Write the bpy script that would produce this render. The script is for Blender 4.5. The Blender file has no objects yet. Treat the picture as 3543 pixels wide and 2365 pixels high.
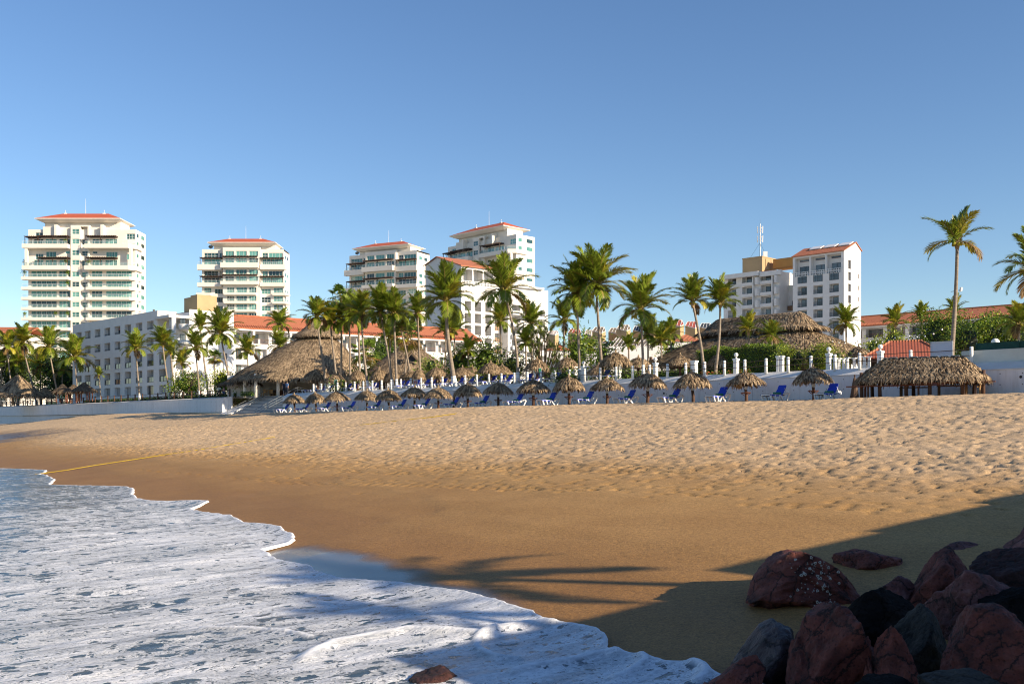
import bpy, bmesh, math, random
import numpy as np
from mathutils import Vector, Matrix, Euler
from mathutils.bvhtree import BVHTree

R = random.Random(7)
sc = bpy.context.scene
COL = sc.collection
F, U0, H, ZC = 3445.0, 1771.5, 1460.0, 3.7
SUN_EL, SUN_PHI = math.radians(22), math.radians(30)
SUNV = Vector((math.cos(SUN_EL)*math.cos(SUN_PHI), -math.cos(SUN_EL)*math.sin(SUN_PHI), math.sin(SUN_EL)))
DECK = ZC + 3.45

def P(u, v, D): return Vector(((u-U0)/F*D, D, ZC+(H-v)/F*D))

# ---- seawall frame: s runs along the wall to the far left, d from the wall to the sea
AX, AY = 19.7, 66.0
WX, WY = -.6585, .7526
NX, NY = -.7526, -.6585
WALL_ROT = math.atan2(-WY, -WX)
def XY(s, d): return (AX+WX*s+NX*d, AY+WY*s+NY*d)
def SD(x, y): return ((x-AX)*WX+(y-AY)*WY, (x-AX)*NX+(y-AY)*NY)
def at_wall(u, d=0.0):
    r = (u-U0)/F
    x0, y0 = AX+NX*d, AY+NY*d
    s = (x0-r*y0)/(r*WY-WX)
    return s
_ZS = [-60, -40, -11, -4, 5, 22, 40, 70, 82, 95, 105, 124, 139, 160, 198, 260, 400]
_ZV = [1.55, 1.5, 1.35, 1.2, 1.22, 1.22, 1.03, .9, .75, .95, 1.15, .9, .2, -.3, -.9, -1.4, -2]
_SS = [-60, -27, -16, 0, 37, 100, 200, 400]
_SV = [48.6, 48.0, 46.8, 43.0, 40.3, 35, 28, 22]
def sandz(s, d):
    zb = np.interp(s, _ZS, _ZV); ds = np.interp(s, _SS, _SV)
    t = (d-7.0)/(ds-7.0)
    sl = (-3.2-zb)
    t2 = np.where(t > 1, 1+(t-1)*.9, t)
    # rounded crest
    k = .06
    tt = np.where(t2 > k, t2-k/2, np.where(t2 > 0, t2*t2/(2*k), 0))*1.03
    return ZC+zb+sl*tt+.03*np.clip(7-d, 0, 7)
def sand_at(x, y):
    s, d = SD(x, y)
    return float(sandz(np.array([s]), np.array([d]))[0])
def G(u, v, lo=8, hi=260):
    Y = np.linspace(lo, hi, 6000)
    X = (u-U0)/F*Y
    s = (X-AX)*WX+(Y-AY)*WY; d = (X-AX)*NX+(Y-AY)*NY
    z = ZC+(H-v)/F*Y
    f = z-sandz(s, d)
    i = int(np.argmax(f < 0))
    if i == 0: return float(s[-1]), float(d[-1])
    return float(s[i]), float(d[i])

# ---- value noise in numpy
def _h(ix, iy, seed):
    n = (ix.astype(np.int64)*374761393+iy.astype(np.int64)*668265263+seed*1274126177) & 0xffffffff
    n = ((n ^ (n >> 13))*1274126177) & 0xffffffff
    return ((n ^ (n >> 16)) & 0xffff)/65535.0
def vn(x, y, seed=0):
    ix, iy = np.floor(x), np.floor(y)
    fx, fy = x-ix, y-iy
    fx = fx*fx*(3-2*fx); fy = fy*fy*(3-2*fy)
    a = _h(ix, iy, seed); b = _h(ix+1, iy, seed); c = _h(ix, iy+1, seed); e = _h(ix+1, iy+1, seed)
    return (a*(1-fx)+b*fx)*(1-fy)+(c*(1-fx)+e*fx)*fy
def fbm(x, y, seed=0, o=4):
    r = 0; a = .5
    for i in range(o):
        r = r+a*vn(x*2**i, y*2**i, seed+i*17); a *= .5
    return r

# ---- materials
MAT = {}
def nodes(name):
    m = bpy.data.materials.new(name); m.use_nodes = True
    nt = m.node_tree; b = nt.nodes['Principled BSDF']
    MAT[name] = m
    return m, nt, b
def N(nt, t, **k):
    n = nt.nodes.new(t)
    for a, v in k.items():
        if a.startswith('i_'): n.inputs[a[2:].replace('_', ' ')].default_value = v
        else: setattr(n, a, v)
    return n
def ramp(nt, fac, stops):
    r = nt.nodes.new('ShaderNodeValToRGB')
    e = r.color_ramp.elements
    while len(e) > 1: e.remove(e[-1])
    e[0].position = stops[0][0]; e[0].color = (*stops[0][1], 1)
    for p, c in stops[1:]:
        x = e.new(p); x.color = (*c, 1)
    nt.links.new(fac, r.inputs[0])
    return r.outputs[0]
def mixc(nt, fac, a, b, mode='MIX'):
    m = nt.nodes.new('ShaderNodeMix'); m.data_type = 'RGBA'; m.blend_type = mode
    for i, x in ((0, fac), (6, a), (7, b)):
        if hasattr(x, 'is_output'): nt.links.new(x, m.inputs[i])
        elif i == 0: m.inputs[0].default_value = x
        else: m.inputs[i].default_value = (*x, 1)
    return m.outputs[2]
def math_(nt, op, a, b=None, c=None):
    m = nt.nodes.new('ShaderNodeMath'); m.operation = op
    for i, x in enumerate((a, b, c)):
        if x is None: continue
        if hasattr(x, 'is_output'): nt.links.new(x, m.inputs[i])
        else: m.inputs[i].default_value = x
    return m.outputs[0]
def bump(nt, b, h, strength, dist=.02):
    n = N(nt, 'ShaderNodeBump'); n.inputs['Strength'].default_value = strength; n.inputs['Distance'].default_value = dist
    nt.links.new(h, n.inputs['Height']); nt.links.new(n.outputs[0], b.inputs['Normal'])
def pm(name, col, rough=.75, var=.25, scale=2.0, bmp=0.0, bscale=12, metal=0, stain=None, stain_amt=.5, stretch=None, island=0, spec=.4, trans=0, objrand=0):
    """a plain surface with procedural tone variation, stains and bump"""
    m, nt, b = nodes(name)
    tc = N(nt, 'ShaderNodeTexCoord')
    mp = N(nt, 'ShaderNodeMapping'); nt.links.new(tc.outputs['Object'], mp.inputs[0])
    if stretch: mp.inputs['Scale'].default_value = stretch
    nz = N(nt, 'ShaderNodeTexNoise', i_Scale=scale, i_Detail=6.0, i_Roughness=.6); nt.links.new(mp.outputs[0], nz.inputs['Vector'])
    lo = tuple(max(0, x*(1-var)) for x in col); hi = tuple(min(1, x*(1+var*.8)) for x in col)
    c = ramp(nt, nz.outputs['Fac'], [(.3, lo), (.7, hi)])
    if stain:
        n2 = N(nt, 'ShaderNodeTexNoise', i_Scale=scale*.4, i_Detail=8.0, i_Roughness=.7); nt.links.new(mp.outputs[0], n2.inputs['Vector'])
        f = ramp(nt, n2.outputs['Fac'], [(.52, (0, 0, 0)), (.72, (stain_amt,)*3)])
        c = mixc(nt, f, c, stain)
    if island:
        g = N(nt, 'ShaderNodeNewGeometry')
        c = mixc(nt, 1.0, c, ramp(nt, g.outputs['Random Per Island'], [(0, (1-island,)*3), (1, (1+island*.9,)*3)]), 'MULTIPLY')
    if objrand:
        oi = N(nt, 'ShaderNodeObjectInfo')
        c = mixc(nt, 1.0, c, ramp(nt, oi.outputs['Random'], [(0, (1-objrand,)*3), (1, (1+objrand*.7,)*3)]), 'MULTIPLY')
    nt.links.new(c, b.inputs['Base Color'])
    b.inputs['Roughness'].default_value = rough; b.inputs['Metallic'].default_value = metal
    b.inputs['Specular IOR Level'].default_value = spec
    if bmp:
        n3 = N(nt, 'ShaderNodeTexNoise', i_Scale=bscale, i_Detail=5.0, i_Roughness=.6); nt.links.new(mp.outputs[0], n3.inputs['Vector'])
        bump(nt, b, n3.outputs['Fac'], bmp, .05)
    if trans:
        tr = N(nt, 'ShaderNodeBsdfTranslucent'); nt.links.new(c, tr.inputs[0])
        mx = N(nt, 'ShaderNodeMixShader'); mx.inputs[0].default_value = trans
        nt.links.new(b.outputs[0], mx.inputs[1]); nt.links.new(tr.outputs[0], mx.inputs[2])
        nt.links.new(mx.outputs[0], nt.nodes['Material Output'].inputs[0])
    return m

pm('plaster', (.69, .68, .66), .85, .06, .6, .15, 9, stain=(.55, .53, .5), stain_amt=.25)
pm('plaster_cream', (.78, .725, .64), .85, .05, .5, .1, 9, stain=(.6, .53, .44), stain_amt=.2)
pm('plaster_old', (.62, .64, .58), .9, .1, .8, .2, 7, stain=(.4, .4, .36), stain_amt=.4)
pm('tan_wall', (.44, .31, .17), .9, .08, .5, .1, 9, stain=(.3, .2, .12), stain_amt=.3)
pm('orange_wall', (.55, .28, .08), .9, .08, .5, .1, 9)
pm('red_wall', (.4, .06, .03), .85, .1, .5)
pm('white_paint', (.8, .8, .78), .5, .04, 3)
pm('plastic_white', (.8, .8, .8), .35, .04, 4)
pm('blue_sling', (.012, .045, .42), .6, .12, 12, .1, 60)
pm('towel_green', (.03, .16, .09), .95, .2, 20, .5, 80)
pm('wood_dark', (.10, .05, .03), .7, .4, 3, .5, 20, stretch=(6, 6, .6))
pm('wood_red', (.16, .055, .03), .7, .35, 3, .3, 20)
pm('wood_brown', (.2, .12, .07), .75, .3, 3, .3, 20)
pm('wood_light', (.5, .3, .13), .7, .2, 3)
pm('pergola_wood', (.05, .028, .018), .7, .3, 3)
pm('rail_brown', (.16, .06, .035), .6, .2, 3)
pm('rope', (.2, .13, .08), .9, .3, 30)
pm('rope_yellow', (.34, .23, .025), .9, .25, 3)
pm('metal_grey', (.25, .27, .28), .4, .1, 3, metal=.6)
pm('metal_white', (.7, .7, .7), .4, .05, 3)
pm('dark_metal', (.03, .03, .03), .5, .1, 3)
pm('globe', (.85, .84, .8), .25, .02, 3)
pm('trunk', (.27, .22, .17), .9, .35, 2.5, .6, 9, stretch=(1, 1, 5), stain=(.12, .1, .08), stain_amt=.6)
pm('trunk_top', (.36, .25, .12), .9, .35, 5, .5, 12)
pm('bark', (.13, .09, .06), .9, .4, 4, .6, 14)
pm('leaf_green', (.215, .275, .026), .4, .3, 1.2, island=.6, trans=.35, spec=.5)
pm('leaf_yellow', (.4, .36, .035), .45, .3, 1.2, island=.45, trans=.35, spec=.5)
pm('leaf_brown', (.2, .12, .04), .7, .3, 1.2, island=.5, trans=.2)
pm('rachis', (.25, .2, .05), .5, .2, 2)
pm('fan_green', (.14, .22, .03), .45, .3, 1.2, island=.5, trans=.25)
pm('bush_green', (.12, .2, .018), .5, .35, .8, island=.65, trans=.25)
pm('bush_yellow', (.28, .33, .025), .5, .35, .8, island=.6, trans=.3)
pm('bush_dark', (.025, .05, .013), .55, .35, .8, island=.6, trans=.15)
pm('spiky_green', (.11, .14, .035), .45, .3, .8, island=.6, trans=.15)
pm('agave', (.3, .36, .3), .6, .2, 1, island=.3)
pm('flower_red', (.5, .06, .02), .6, .3, 3, island=.4)
pm('soil', (.07, .05, .03), .95, .3, 3)
pm('skin', (.45, .26, .18), .6, .08, 8)
pm('hair', (.03, .02, .015), .6, .2, 8)
pm('cloth_dark', (.02, .025, .04), .85, .2, 12)
pm('cloth_blue', (.1, .18, .35), .85, .2, 12)
pm('cloth_pale', (.65, .6, .42), .85, .1, 12)
pm('cloth_pink', (.55, .25, .22), .85, .1, 12)
pm('awning_red', (.3, .06, .03), .8, .1, 8)
pm('green_mesh', (.01, .06, .05), .8, .25, 5, .2, 40)
pm('board_white', (.62, .64, .72), .5, .04, 3)
pm('sign_green', (.01, .2, .1), .5, .1, 3)
pm('sign_red', (.5, .03, .03), .5, .1, 3)
pm('sky_glass', (.2, .16, .11), .25, .25, .4, spec=.6)
pm('sky_glass_red', (.38, .1, .07), .3, .2, .4, spec=.6)
pm('sky_glass_dark', (.05, .06, .07), .25, .2, .4, spec=.6)
pm('sky_glass_pale', (.55, .45, .4), .3, .2, .4, spec=.6)
pm('canvas_brown', (.12, .075, .05), .9, .3, 5)
pm('pot', (.4, .17, .09), .8, .2, 4)
pm('terracotta_pot', (.6, .55, .5), .8, .2, 4)
pm('deck_floor', (.42, .38, .33), .9, .15, .4, .1, 8)
pm('barnacle', (.5, .48, .43), .8, .1, 30)

def glassmat(name, c0, c1, cdark, rough=.06):
    m, nt, b = nodes(name)
    oi = N(nt, 'ShaderNodeObjectInfo'); tc = N(nt, 'ShaderNodeTexCoord')
    nz = N(nt, 'ShaderNodeTexNoise', i_Scale=.8, i_Detail=2.0); nt.links.new(tc.outputs['Object'], nz.inputs['Vector'])
    wv = N(nt, 'ShaderNodeTexWave', i_Scale=.55, i_Distortion=1.5); nt.links.new(tc.outputs['Object'], wv.inputs['Vector'])
    f = math_(nt, 'ADD', math_(nt, 'MULTIPLY', oi.outputs['Random'], .75), math_(nt, 'MULTIPLY', wv.outputs['Fac'], .3))
    c = ramp(nt, f, [(.3, cdark), (.55, c1), (.85, c0)])
    nt.links.new(c, b.inputs['Base Color'])
    b.inputs['Roughness'].default_value = rough; b.inputs['Specular IOR Level'].default_value = .8
    return m
glassmat('glass_teal', (.15, .38, .33), (.07, .21, .19), (.015, .035, .04))
glassmat('glass_dark', (.11, .13, .14), (.06, .07, .08), (.02, .022, .025))
glassmat('shutter_grey', (.3, .3, .3), (.26, .26, .26), (.22, .22, .22), .6)
m, nt, b = nodes('glass_rail'); b.inputs['Base Color'].default_value = (.3, .5, .5, 1); b.inputs['Roughness'].default_value = .05; b.inputs['Alpha'].default_value = .16

def tilemat(name, c0, c1, dark, bs=.6):
    m, nt, b = nodes(name)
    tc = N(nt, 'ShaderNodeTexCoord')
    wv = N(nt, 'ShaderNodeTexWave', wave_type='BANDS', bands_direction='X', i_Scale=1.7, i_Distortion=.4)
    nt.links.new(tc.outputs['Object'], wv.inputs['Vector'])
    wz = N(nt, 'ShaderNodeTexWave', wave_type='BANDS', bands_direction='Y', wave_profile='SAW', i_Scale=.8, i_Distortion=.5)
    nt.links.new(tc.outputs['Object'], wz.inputs['Vector'])
    nz = N(nt, 'ShaderNodeTexNoise', i_Scale=.9, i_Detail=8.0, i_Roughness=.75); nt.links.new(tc.outputs['Object'], nz.inputs['Vector'])
    c = ramp(nt, nz.outputs['Fac'], [(.3, c0), (.55, c1), (.62, c0), (.72, dark)])
    nt.links.new(c, b.inputs['Base Color']); b.inputs['Roughness'].default_value = .8
    h = math_(nt, 'ADD', wv.outputs['Fac'], math_(nt, 'MULTIPLY', wz.outputs['Fac'], .5))
    bump(nt, b, h, bs, .08)
    return m
tilemat('tiles', (.34, .1, .05), (.46, .165, .08), (.1, .04, .028))
tilemat('tiles_dark', (.24, .06, .035), (.33, .09, .05), (.12, .04, .03), .25)
pm('roof_red', (.46, .1, .045), .8, .12, .5)

def thatchmat(name, dark, mid, light):
    m, nt, b = nodes(name)
    g = N(nt, 'ShaderNodeNewGeometry'); tc = N(nt, 'ShaderNodeTexCoord')
    nz = N(nt, 'ShaderNodeTexNoise', i_Scale=.7, i_Detail=5.0); nt.links.new(tc.outputs['Object'], nz.inputs['Vector'])
    f = math_(nt, 'ADD', math_(nt, 'MULTIPLY', g.outputs['Random Per Island'], .75), math_(nt, 'MULTIPLY', nz.outputs['Fac'], .4))
    c = ramp(nt, f, [(.15, dark), (.5, mid), (.95, light)])
    nt.links.new(c, b.inputs['Base Color']); b.inputs['Roughness'].default_value = .85
    n3 = N(nt, 'ShaderNodeTexNoise', i_Scale=14, i_Detail=4.0); nt.links.new(tc.outputs['Object'], n3.inputs['Vector'])
    bump(nt, b, n3.outputs['Fac'], .5, .05)
    return m
thatchmat('thatch', (.04, .026, .014), (.2, .135, .075), (.5, .37, .225))
thatchmat('thatch_grey', (.045, .03, .018), (.19, .135, .08), (.42, .31, .19))
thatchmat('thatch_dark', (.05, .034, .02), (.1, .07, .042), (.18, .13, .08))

def rockmat(name, c0, c1, c2, rough=.75):
    m, nt, b = nodes(name)
    tc = N(nt, 'ShaderNodeTexCoord')
    n1 = N(nt, 'ShaderNodeTexNoise', i_Scale=2.2, i_Detail=9.0, i_Roughness=.7); nt.links.new(tc.outputs['Object'], n1.inputs['Vector'])
    n2 = N(nt, 'ShaderNodeTexNoise', i_Scale=22, i_Detail=6.0, i_Roughness=.7); nt.links.new(tc.outputs['Object'], n2.inputs['Vector'])
    vo = N(nt, 'ShaderNodeTexVoronoi', i_Scale=18); nt.links.new(tc.outputs['Object'], vo.inputs['Vector'])
    c = ramp(nt, n1.outputs['Fac'], [(.3, c0), (.52, c1), (.75, c2)])
    c = mixc(nt, ramp(nt, n2.outputs['Fac'], [(.6, (0, 0, 0)), (.72, (.5, .5, .5))]), c, c2)
    c = mixc(nt, ramp(nt, n2.outputs['Fac'], [(.3, (.7, .7, .7)), (.42, (0, 0, 0))]), c, c0)
    wv = N(nt, 'ShaderNodeVectorMath', operation='MULTIPLY_ADD'); nt.links.new(n1.outputs['Color'], wv.inputs[0]); wv.inputs[1].default_value = (.5, .5, .5); nt.links.new(tc.outputs['Object'], wv.inputs[2])
    ck = N(nt, 'ShaderNodeTexVoronoi', feature='DISTANCE_TO_EDGE', i_Scale=2.1); nt.links.new(wv.outputs[0], ck.inputs['Vector'])
    crack = ramp(nt, ck.outputs['Distance'], [(0, (0, 0, 0)), (.035, (1, 1, 1))])
    pit = ramp(nt, vo.outputs['Distance'], [(.1, (0, 0, 0)), (.3, (1, 1, 1))])
    c = mixc(nt, crack, tuple(x*.5 for x in c0), c); c = mixc(nt, 1.0, c, ramp(nt, vo.outputs['Distance'], [(.08, (.6, .6, .6)), (.3, (1.08, 1.08, 1.08))]), 'MULTIPLY')
    nt.links.new(c, b.inputs['Base Color']); b.inputs['Roughness'].default_value = rough
    h = math_(nt, 'ADD', math_(nt, 'ADD', n1.outputs['Fac'], math_(nt, 'MULTIPLY', n2.outputs['Fac'], .45)), math_(nt, 'ADD', math_(nt, 'MULTIPLY', pit, .14), math_(nt, 'MULTIPLY', crack, .22)))
    bump(nt, b, h, 1.0, .12)
    return m
rockmat('rock_red', (.04, .011, .008), (.19, .047, .03), (.33, .125, .09))
rockmat('rock_pink', (.06, .022, .018), (.21, .075, .062), (.38, .2, .18))
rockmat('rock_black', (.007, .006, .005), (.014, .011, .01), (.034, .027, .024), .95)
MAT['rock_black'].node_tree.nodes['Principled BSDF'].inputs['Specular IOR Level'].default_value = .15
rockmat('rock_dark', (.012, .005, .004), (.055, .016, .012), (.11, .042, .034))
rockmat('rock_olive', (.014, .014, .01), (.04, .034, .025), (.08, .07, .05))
rockmat('rock_grey', (.03, .02, .02), (.085, .06, .06), (.2, .17, .175), .36)

# ---- mesh builder
class MB:
    def __init__(self): self.v, self.f, self.m, self.sm = [], [], [], False
    def quad(self, a, b, c, d, m=0):
        i = len(self.v); self.v += [tuple(a), tuple(b), tuple(c), tuple(d)]; self.f.append((i, i+1, i+2, i+3)); self.m.append(m)
    def poly(self, pts, m=0):
        i = len(self.v); self.v += [tuple(p) for p in pts]; self.f.append(tuple(range(i, i+len(pts)))); self.m.append(m)
    def box(self, x0, x1, y0, y1, z0, z1, m=0):
        i = len(self.v)
        self.v += [(x0, y0, z0), (x1, y0, z0), (x1, y1, z0), (x0, y1, z0), (x0, y0, z1), (x1, y0, z1), (x1, y1, z1), (x0, y1, z1)]
        for q in ((0, 3, 2, 1), (4, 5, 6, 7), (0, 1, 5, 4), (1, 2, 6, 5), (2, 3, 7, 6), (3, 0, 4, 7)):
            self.f.append(tuple(i+k for k in q)); self.m.append(m)
    def prism(self, pts, z0, z1, m=0):
        n = len(pts); i = len(self.v)
        self.v += [(x, y, z0) for x, y in pts]+[(x, y, z1) for x, y in pts]
        self.f.append(tuple(i+k for k in range(n-1, -1, -1))); self.f.append(tuple(i+n+k for k in range(n))); self.m += [m, m]
        for k in range(n):
            self.f.append((i+k, i+(k+1) % n, i+n+(k+1) % n, i+n+k)); self.m.append(m)
    def bar(self, a, b, w, h=None, m=0, up=Vector((0, 0, 1))):
        a, b = Vector(a), Vector(b); h = h or w
        d = (b-a).normalized()
        s = d.cross(up)
        if s.length < 1e-4: s = d.cross(Vector((1, 0, 0)))
        s.normalize(); t = s.cross(d)
        s *= w/2; t *= h/2
        i = len(self.v)
        for p in (a, b):
            self.v += [tuple(p-s-t), tuple(p+s-t), tuple(p+s+t), tuple(p-s+t)]
        for q in ((3, 2, 1, 0), (4, 5, 6, 7), (0, 1, 5, 4), (1, 2, 6, 5), (2, 3, 7, 6), (3, 0, 4, 7)):
            self.f.append(tuple(i+k for k in q)); self.m.append(m)
    def tube(self, pts, rad, n=8, m=0, cap=True):
        pts = [Vector(p) for p in pts]; i = len(self.v)
        if not hasattr(rad, '__len__'): rad = [rad]*len(pts)
        ref = None
        for k, p in enumerate(pts):
            d = (pts[min(k+1, len(pts)-1)]-pts[max(k-1, 0)]).normalized()
            if ref is None:
                ref = d.cross(Vector((0, 1, 0)))
                if ref.length < .1: ref = d.cross(Vector((1, 0, 0)))
            s = (ref-d*ref.dot(d)).normalized(); t = d.cross(s); ref = s
            for j in range(n):
                a = 2*math.pi*j/n
                self.v.append(tuple(p+(s*math.cos(a)+t*math.sin(a))*rad[k]))
        for k in range(len(pts)-1):
            for j in range(n):
                self.f.append((i+k*n+j, i+k*n+(j+1) % n, i+(k+1)*n+(j+1) % n, i+(k+1)*n+j)); self.m.append(m)
        if cap:
            self.f.append(tuple(i+j for j in range(n-1, -1, -1))); self.m.append(m)
            self.f.append(tuple(i+(len(pts)-1)*n+j for j in range(n))); self.m.append(m)
    def lathe(self, prof, n=16, m=0, c=(0, 0, 0)):
        i = len(self.v)
        for r, z in prof:
            for j in range(n):
                a = 2*math.pi*j/n
                self.v.append((c[0]+r*math.cos(a), c[1]+r*math.sin(a), c[2]+z))
        for k in range(len(prof)-1):
            for j in range(n):
                self.f.append((i+k*n+j, i+k*n+(j+1) % n, i+(k+1)*n+(j+1) % n, i+(k+1)*n+j)); self.m.append(m)
    def sphere(self, c, r, n=12, m=0):
        self.lathe([(max(1e-4, r*math.sin(math.pi*k/8)), -r*math.cos(math.pi*k/8)) for k in range(9)], n, m, c)
    def mesh(self, name, mats, smooth=False):
        me = bpy.data.meshes.new(name); me.from_pydata(self.v, [], self.f)
        for x in (mats if isinstance(mats, (list, tuple)) else [mats]): me.materials.append(MAT[x] if isinstance(x, str) else x)
        if any(self.m): me.polygons.foreach_set('material_index', self.m)
        if smooth: me.polygons.foreach_set('use_smooth', [True]*len(self.f))
        me.update()
        return me
    def build(self, name, mats, parent=None, smooth=False, **tg):
        return link(name, self.mesh(name, mats, smooth), parent, **tg)

def link(name, me, parent=None, loc=None, rz=0, scale=None, **tg):
    o = bpy.data.objects.new(name, me); COL.objects.link(o)
    if parent is not None: o.parent = parent
    if loc is not None: o.location = loc
    if rz: o.rotation_euler = (0, 0, rz)
    if scale is not None: o.scale = scale if hasattr(scale, '__len__') else (scale,)*3
    return tag(o, **tg)
def tag(o, label=None, cat=None, group=None, kind=None):
    if label: o['label'] = label
    if cat: o['category'] = cat
    if group: o['group'] = group
    if kind: o['kind'] = kind
    return o
def thing(name, label, cat, loc=(0, 0, 0), rz=0, group=None):
    o = bpy.data.objects.new(name, None); COL.objects.link(o)
    o.empty_display_size = .3
    o.location = loc; o.rotation_euler = (0, 0, rz)
    return tag(o, label, cat, group)
def dup(root, loc, rz=0, label=None, scale=None, **k):
    r = root.copy(); COL.objects.link(r); r.location = loc; r.rotation_euler = (0, 0, rz)
    if scale is not None: r.scale = scale if hasattr(scale, '__len__') else (scale,)*3
    if label: r['label'] = label
    for ch in list(root.children):
        c = ch.copy(); COL.objects.link(c); c.parent = r
        for g in list(ch.children):
            e = g.copy(); COL.objects.link(e); e.parent = c
    return r
ORD = ('first second third fourth fifth sixth seventh eighth ninth tenth eleventh twelfth thirteenth fourteenth fifteenth sixteenth seventeenth '
       'eighteenth nineteenth twentieth twenty-first twenty-second twenty-third twenty-fourth twenty-fifth twenty-sixth twenty-seventh twenty-eighth').split()
# ============================================================ camera, light, sky
cam = bpy.data.cameras.new('camera'); co = bpy.data.objects.new('camera', cam); COL.objects.link(co)
cam.lens = 35.0; cam.sensor_width = 36; cam.shift_y = (H-1182.5)/3543.0; cam.clip_end = 6000; cam.clip_start = .1
co.location = (0, 0, ZC); co.rotation_euler = (math.radians(90), 0, 0); sc.camera = co
sun = bpy.data.lights.new('sun', 'SUN'); so = bpy.data.objects.new('sun', sun); COL.objects.link(so)
sun.energy = 5.0; sun.angle = math.radians(.5); sun.color = (1.0, .83, .62)
so.rotation_euler = SUNV.to_track_quat('Z', 'Y').to_euler(); so.location = (60, -20, 60)
wd = bpy.data.worlds.new('World'); sc.world = wd; wd.use_nodes = True
wn = wd.node_tree; bg = wn.nodes['Background']
sk = wn.nodes.new('ShaderNodeTexSky'); sk.sky_type = 'NISHITA'; sk.sun_disc = False
sk.sun_elevation = SUN_EL; sk.sun_rotation = math.radians(90)+SUN_PHI
sk.altitude = 0; sk.air_density = 1.0; sk.dust_density = 0.05; sk.ozone_density = 2.6
hs = wn.nodes.new('ShaderNodeHueSaturation'); hs.inputs['Saturation'].default_value = 1.12; hs.inputs['Hue'].default_value = .506
wn.links.new(sk.outputs[0], hs.inputs['Color']); wn.links.new(hs.outputs[0], bg.inputs[0]); bg.inputs[1].default_value = .09
sc.view_settings.view_transform = 'Standard'; sc.view_settings.look = 'None'; sc.view_settings.gamma = 1
sc.view_settings.exposure = 0.8
sc.cycles.max_bounces = 6; sc.cycles.diffuse_bounces = 3; sc.cycles.glossy_bounces = 3; sc.cycles.transparent_max_bounces = 8
sc.cycles.use_denoising = True; sc.cycles.pixel_filter_type = 'BLACKMAN_HARRIS'; sc.cycles.filter_width = 1.1

def grid_mesh(name, V, nr, nc, mat, smooth=True, flip=False):
    me = bpy.data.meshes.new(name)
    idx = np.arange(nr*nc).reshape(nr, nc)
    a, b, c, d = idx[:-1, :-1].ravel(), idx[1:, :-1].ravel(), idx[1:, 1:].ravel(), idx[:-1, 1:].ravel()
    f = np.stack([a, b, c, d] if flip else [d, c, b, a], 1).astype(np.int32)
    me.vertices.add(len(V)); me.vertices.foreach_set('co', V.astype(np.float32).ravel())
    me.loops.add(f.size); me.loops.foreach_set('vertex_index', f.ravel())
    me.polygons.add(len(f)); me.polygons.foreach_set('loop_start', np.arange(0, f.size, 4, dtype=np.int32)); me.polygons.foreach_set('loop_total', np.full(len(f), 4, dtype=np.int32))
    if smooth: me.polygons.foreach_set('use_smooth', np.ones(len(f), dtype=bool))
    me.update(calc_edges=True); me.validate()
    me.materials.append(MAT[mat])
    return me
def fattr(me, name, arr):
    a = me.attributes.new(name, 'FLOAT', 'POINT'); a.data.foreach_set('value', arr.astype(np.float32).ravel())

# ============================================================ sand
rng = np.random.default_rng(3)
EDGE_PX = [(-60, 1610), (0, 1622), (60, 1624), (120, 1626), (165, 1628), (158, 1636), (140, 1643), (165, 1646), (190, 1660), (172, 1680), (270, 1682), (370, 1684), (440, 1686), (468, 1694), (462, 1712),
           (478, 1728), (520, 1736), (600, 1737), (680, 1734), (722, 1735), (700, 1750), (660, 1766), (705, 1776), (800, 1786), (850, 1812), (920, 1818), (975, 1826), (985, 1840), (1012, 1852), (1026, 1868), (1000, 1885), (905, 1909), (935, 1922), (962, 1942),
           (1020, 1950), (1075, 1964), (1092, 1977), (1130, 1990), (1172, 2005), (1260, 2013), (1383, 2021), (1470, 2034), (1607, 2053), (1690, 2075), (1766, 2098), (1860, 2130), (1945, 2160), (2010, 2168), (2073, 2177), (2098, 2200), (2102, 2226), (2095, 2243),
           (2137, 2262), (2230, 2282), (2320, 2294), (2405, 2302), (2450, 2318), (2466, 2336)]
EP = sorted([G(u, v) for u, v in EDGE_PX])
es = [-70, -45, -36, -31]+[p[0] for p in EP]+[60, 100, 200, 400]
ed = [49, 49, 48.6, 48.2]+[p[1] for p in EP]+[38.5, 35, 28, 22]
def edge_d(s):
    base = np.interp(s, es, ed)
    return base+(fbm(s*2.2, s*0+3.3, 5, 3)-.45)*.22+(fbm(s*9, s*0+1.3, 6, 2)-.4)*.06

sa = np.concatenate([np.arange(-60, -36, .8), np.arange(-36, 60, .115), np.arange(60, 120, .3), np.arange(120, 400, 2.0)])
da = np.concatenate([np.arange(-.6, 3, .3), np.arange(3, 40, .115), np.arange(40, 52, .16), np.arange(52, 80, 1.0), np.array([90, 120, 200])])
Sg, Dg = np.meshgrid(sa, da, indexing='ij')
zs = sandz(Sg, Dg)
bound = 31.5+2.2*(fbm(Sg*.07, Dg*0+2, 9, 3)-.5)*2+1.5*(fbm(Sg*.5, Dg*.2, 12, 3)-.5)
bound = bound+np.interp(Sg, [-36, -10, 30, 60, 100, 150], [1.8, .6, -.5, -1.5, -6, -10])
dry = 1/(1+np.exp((Dg-bound)*2.2)); dryc_ = 1/(1+np.exp((Dg-bound+.8*(fbm(Sg*1.2, Dg*.5, 14, 3)-.5)*4)*.75))
cal = dry*np.clip((Dg-.5)/2.5, 0.25, 1)
zs += cal*((fbm(Sg*.35, Dg*.35, 21, 3)-.5)*.12+(fbm(Sg*2.6, Dg*2.2, 22, 2)-.5)*.055+(fbm(Sg*5.2, Dg*4.4, 23, 2)-.5)*.085)
zs += (1-dry)*((fbm(Sg*.08, Dg*.25, 31, 3)-.5)*.14+(fbm(Sg*.25, Dg*1.1, 32, 3)-.5)*.03)
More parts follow.
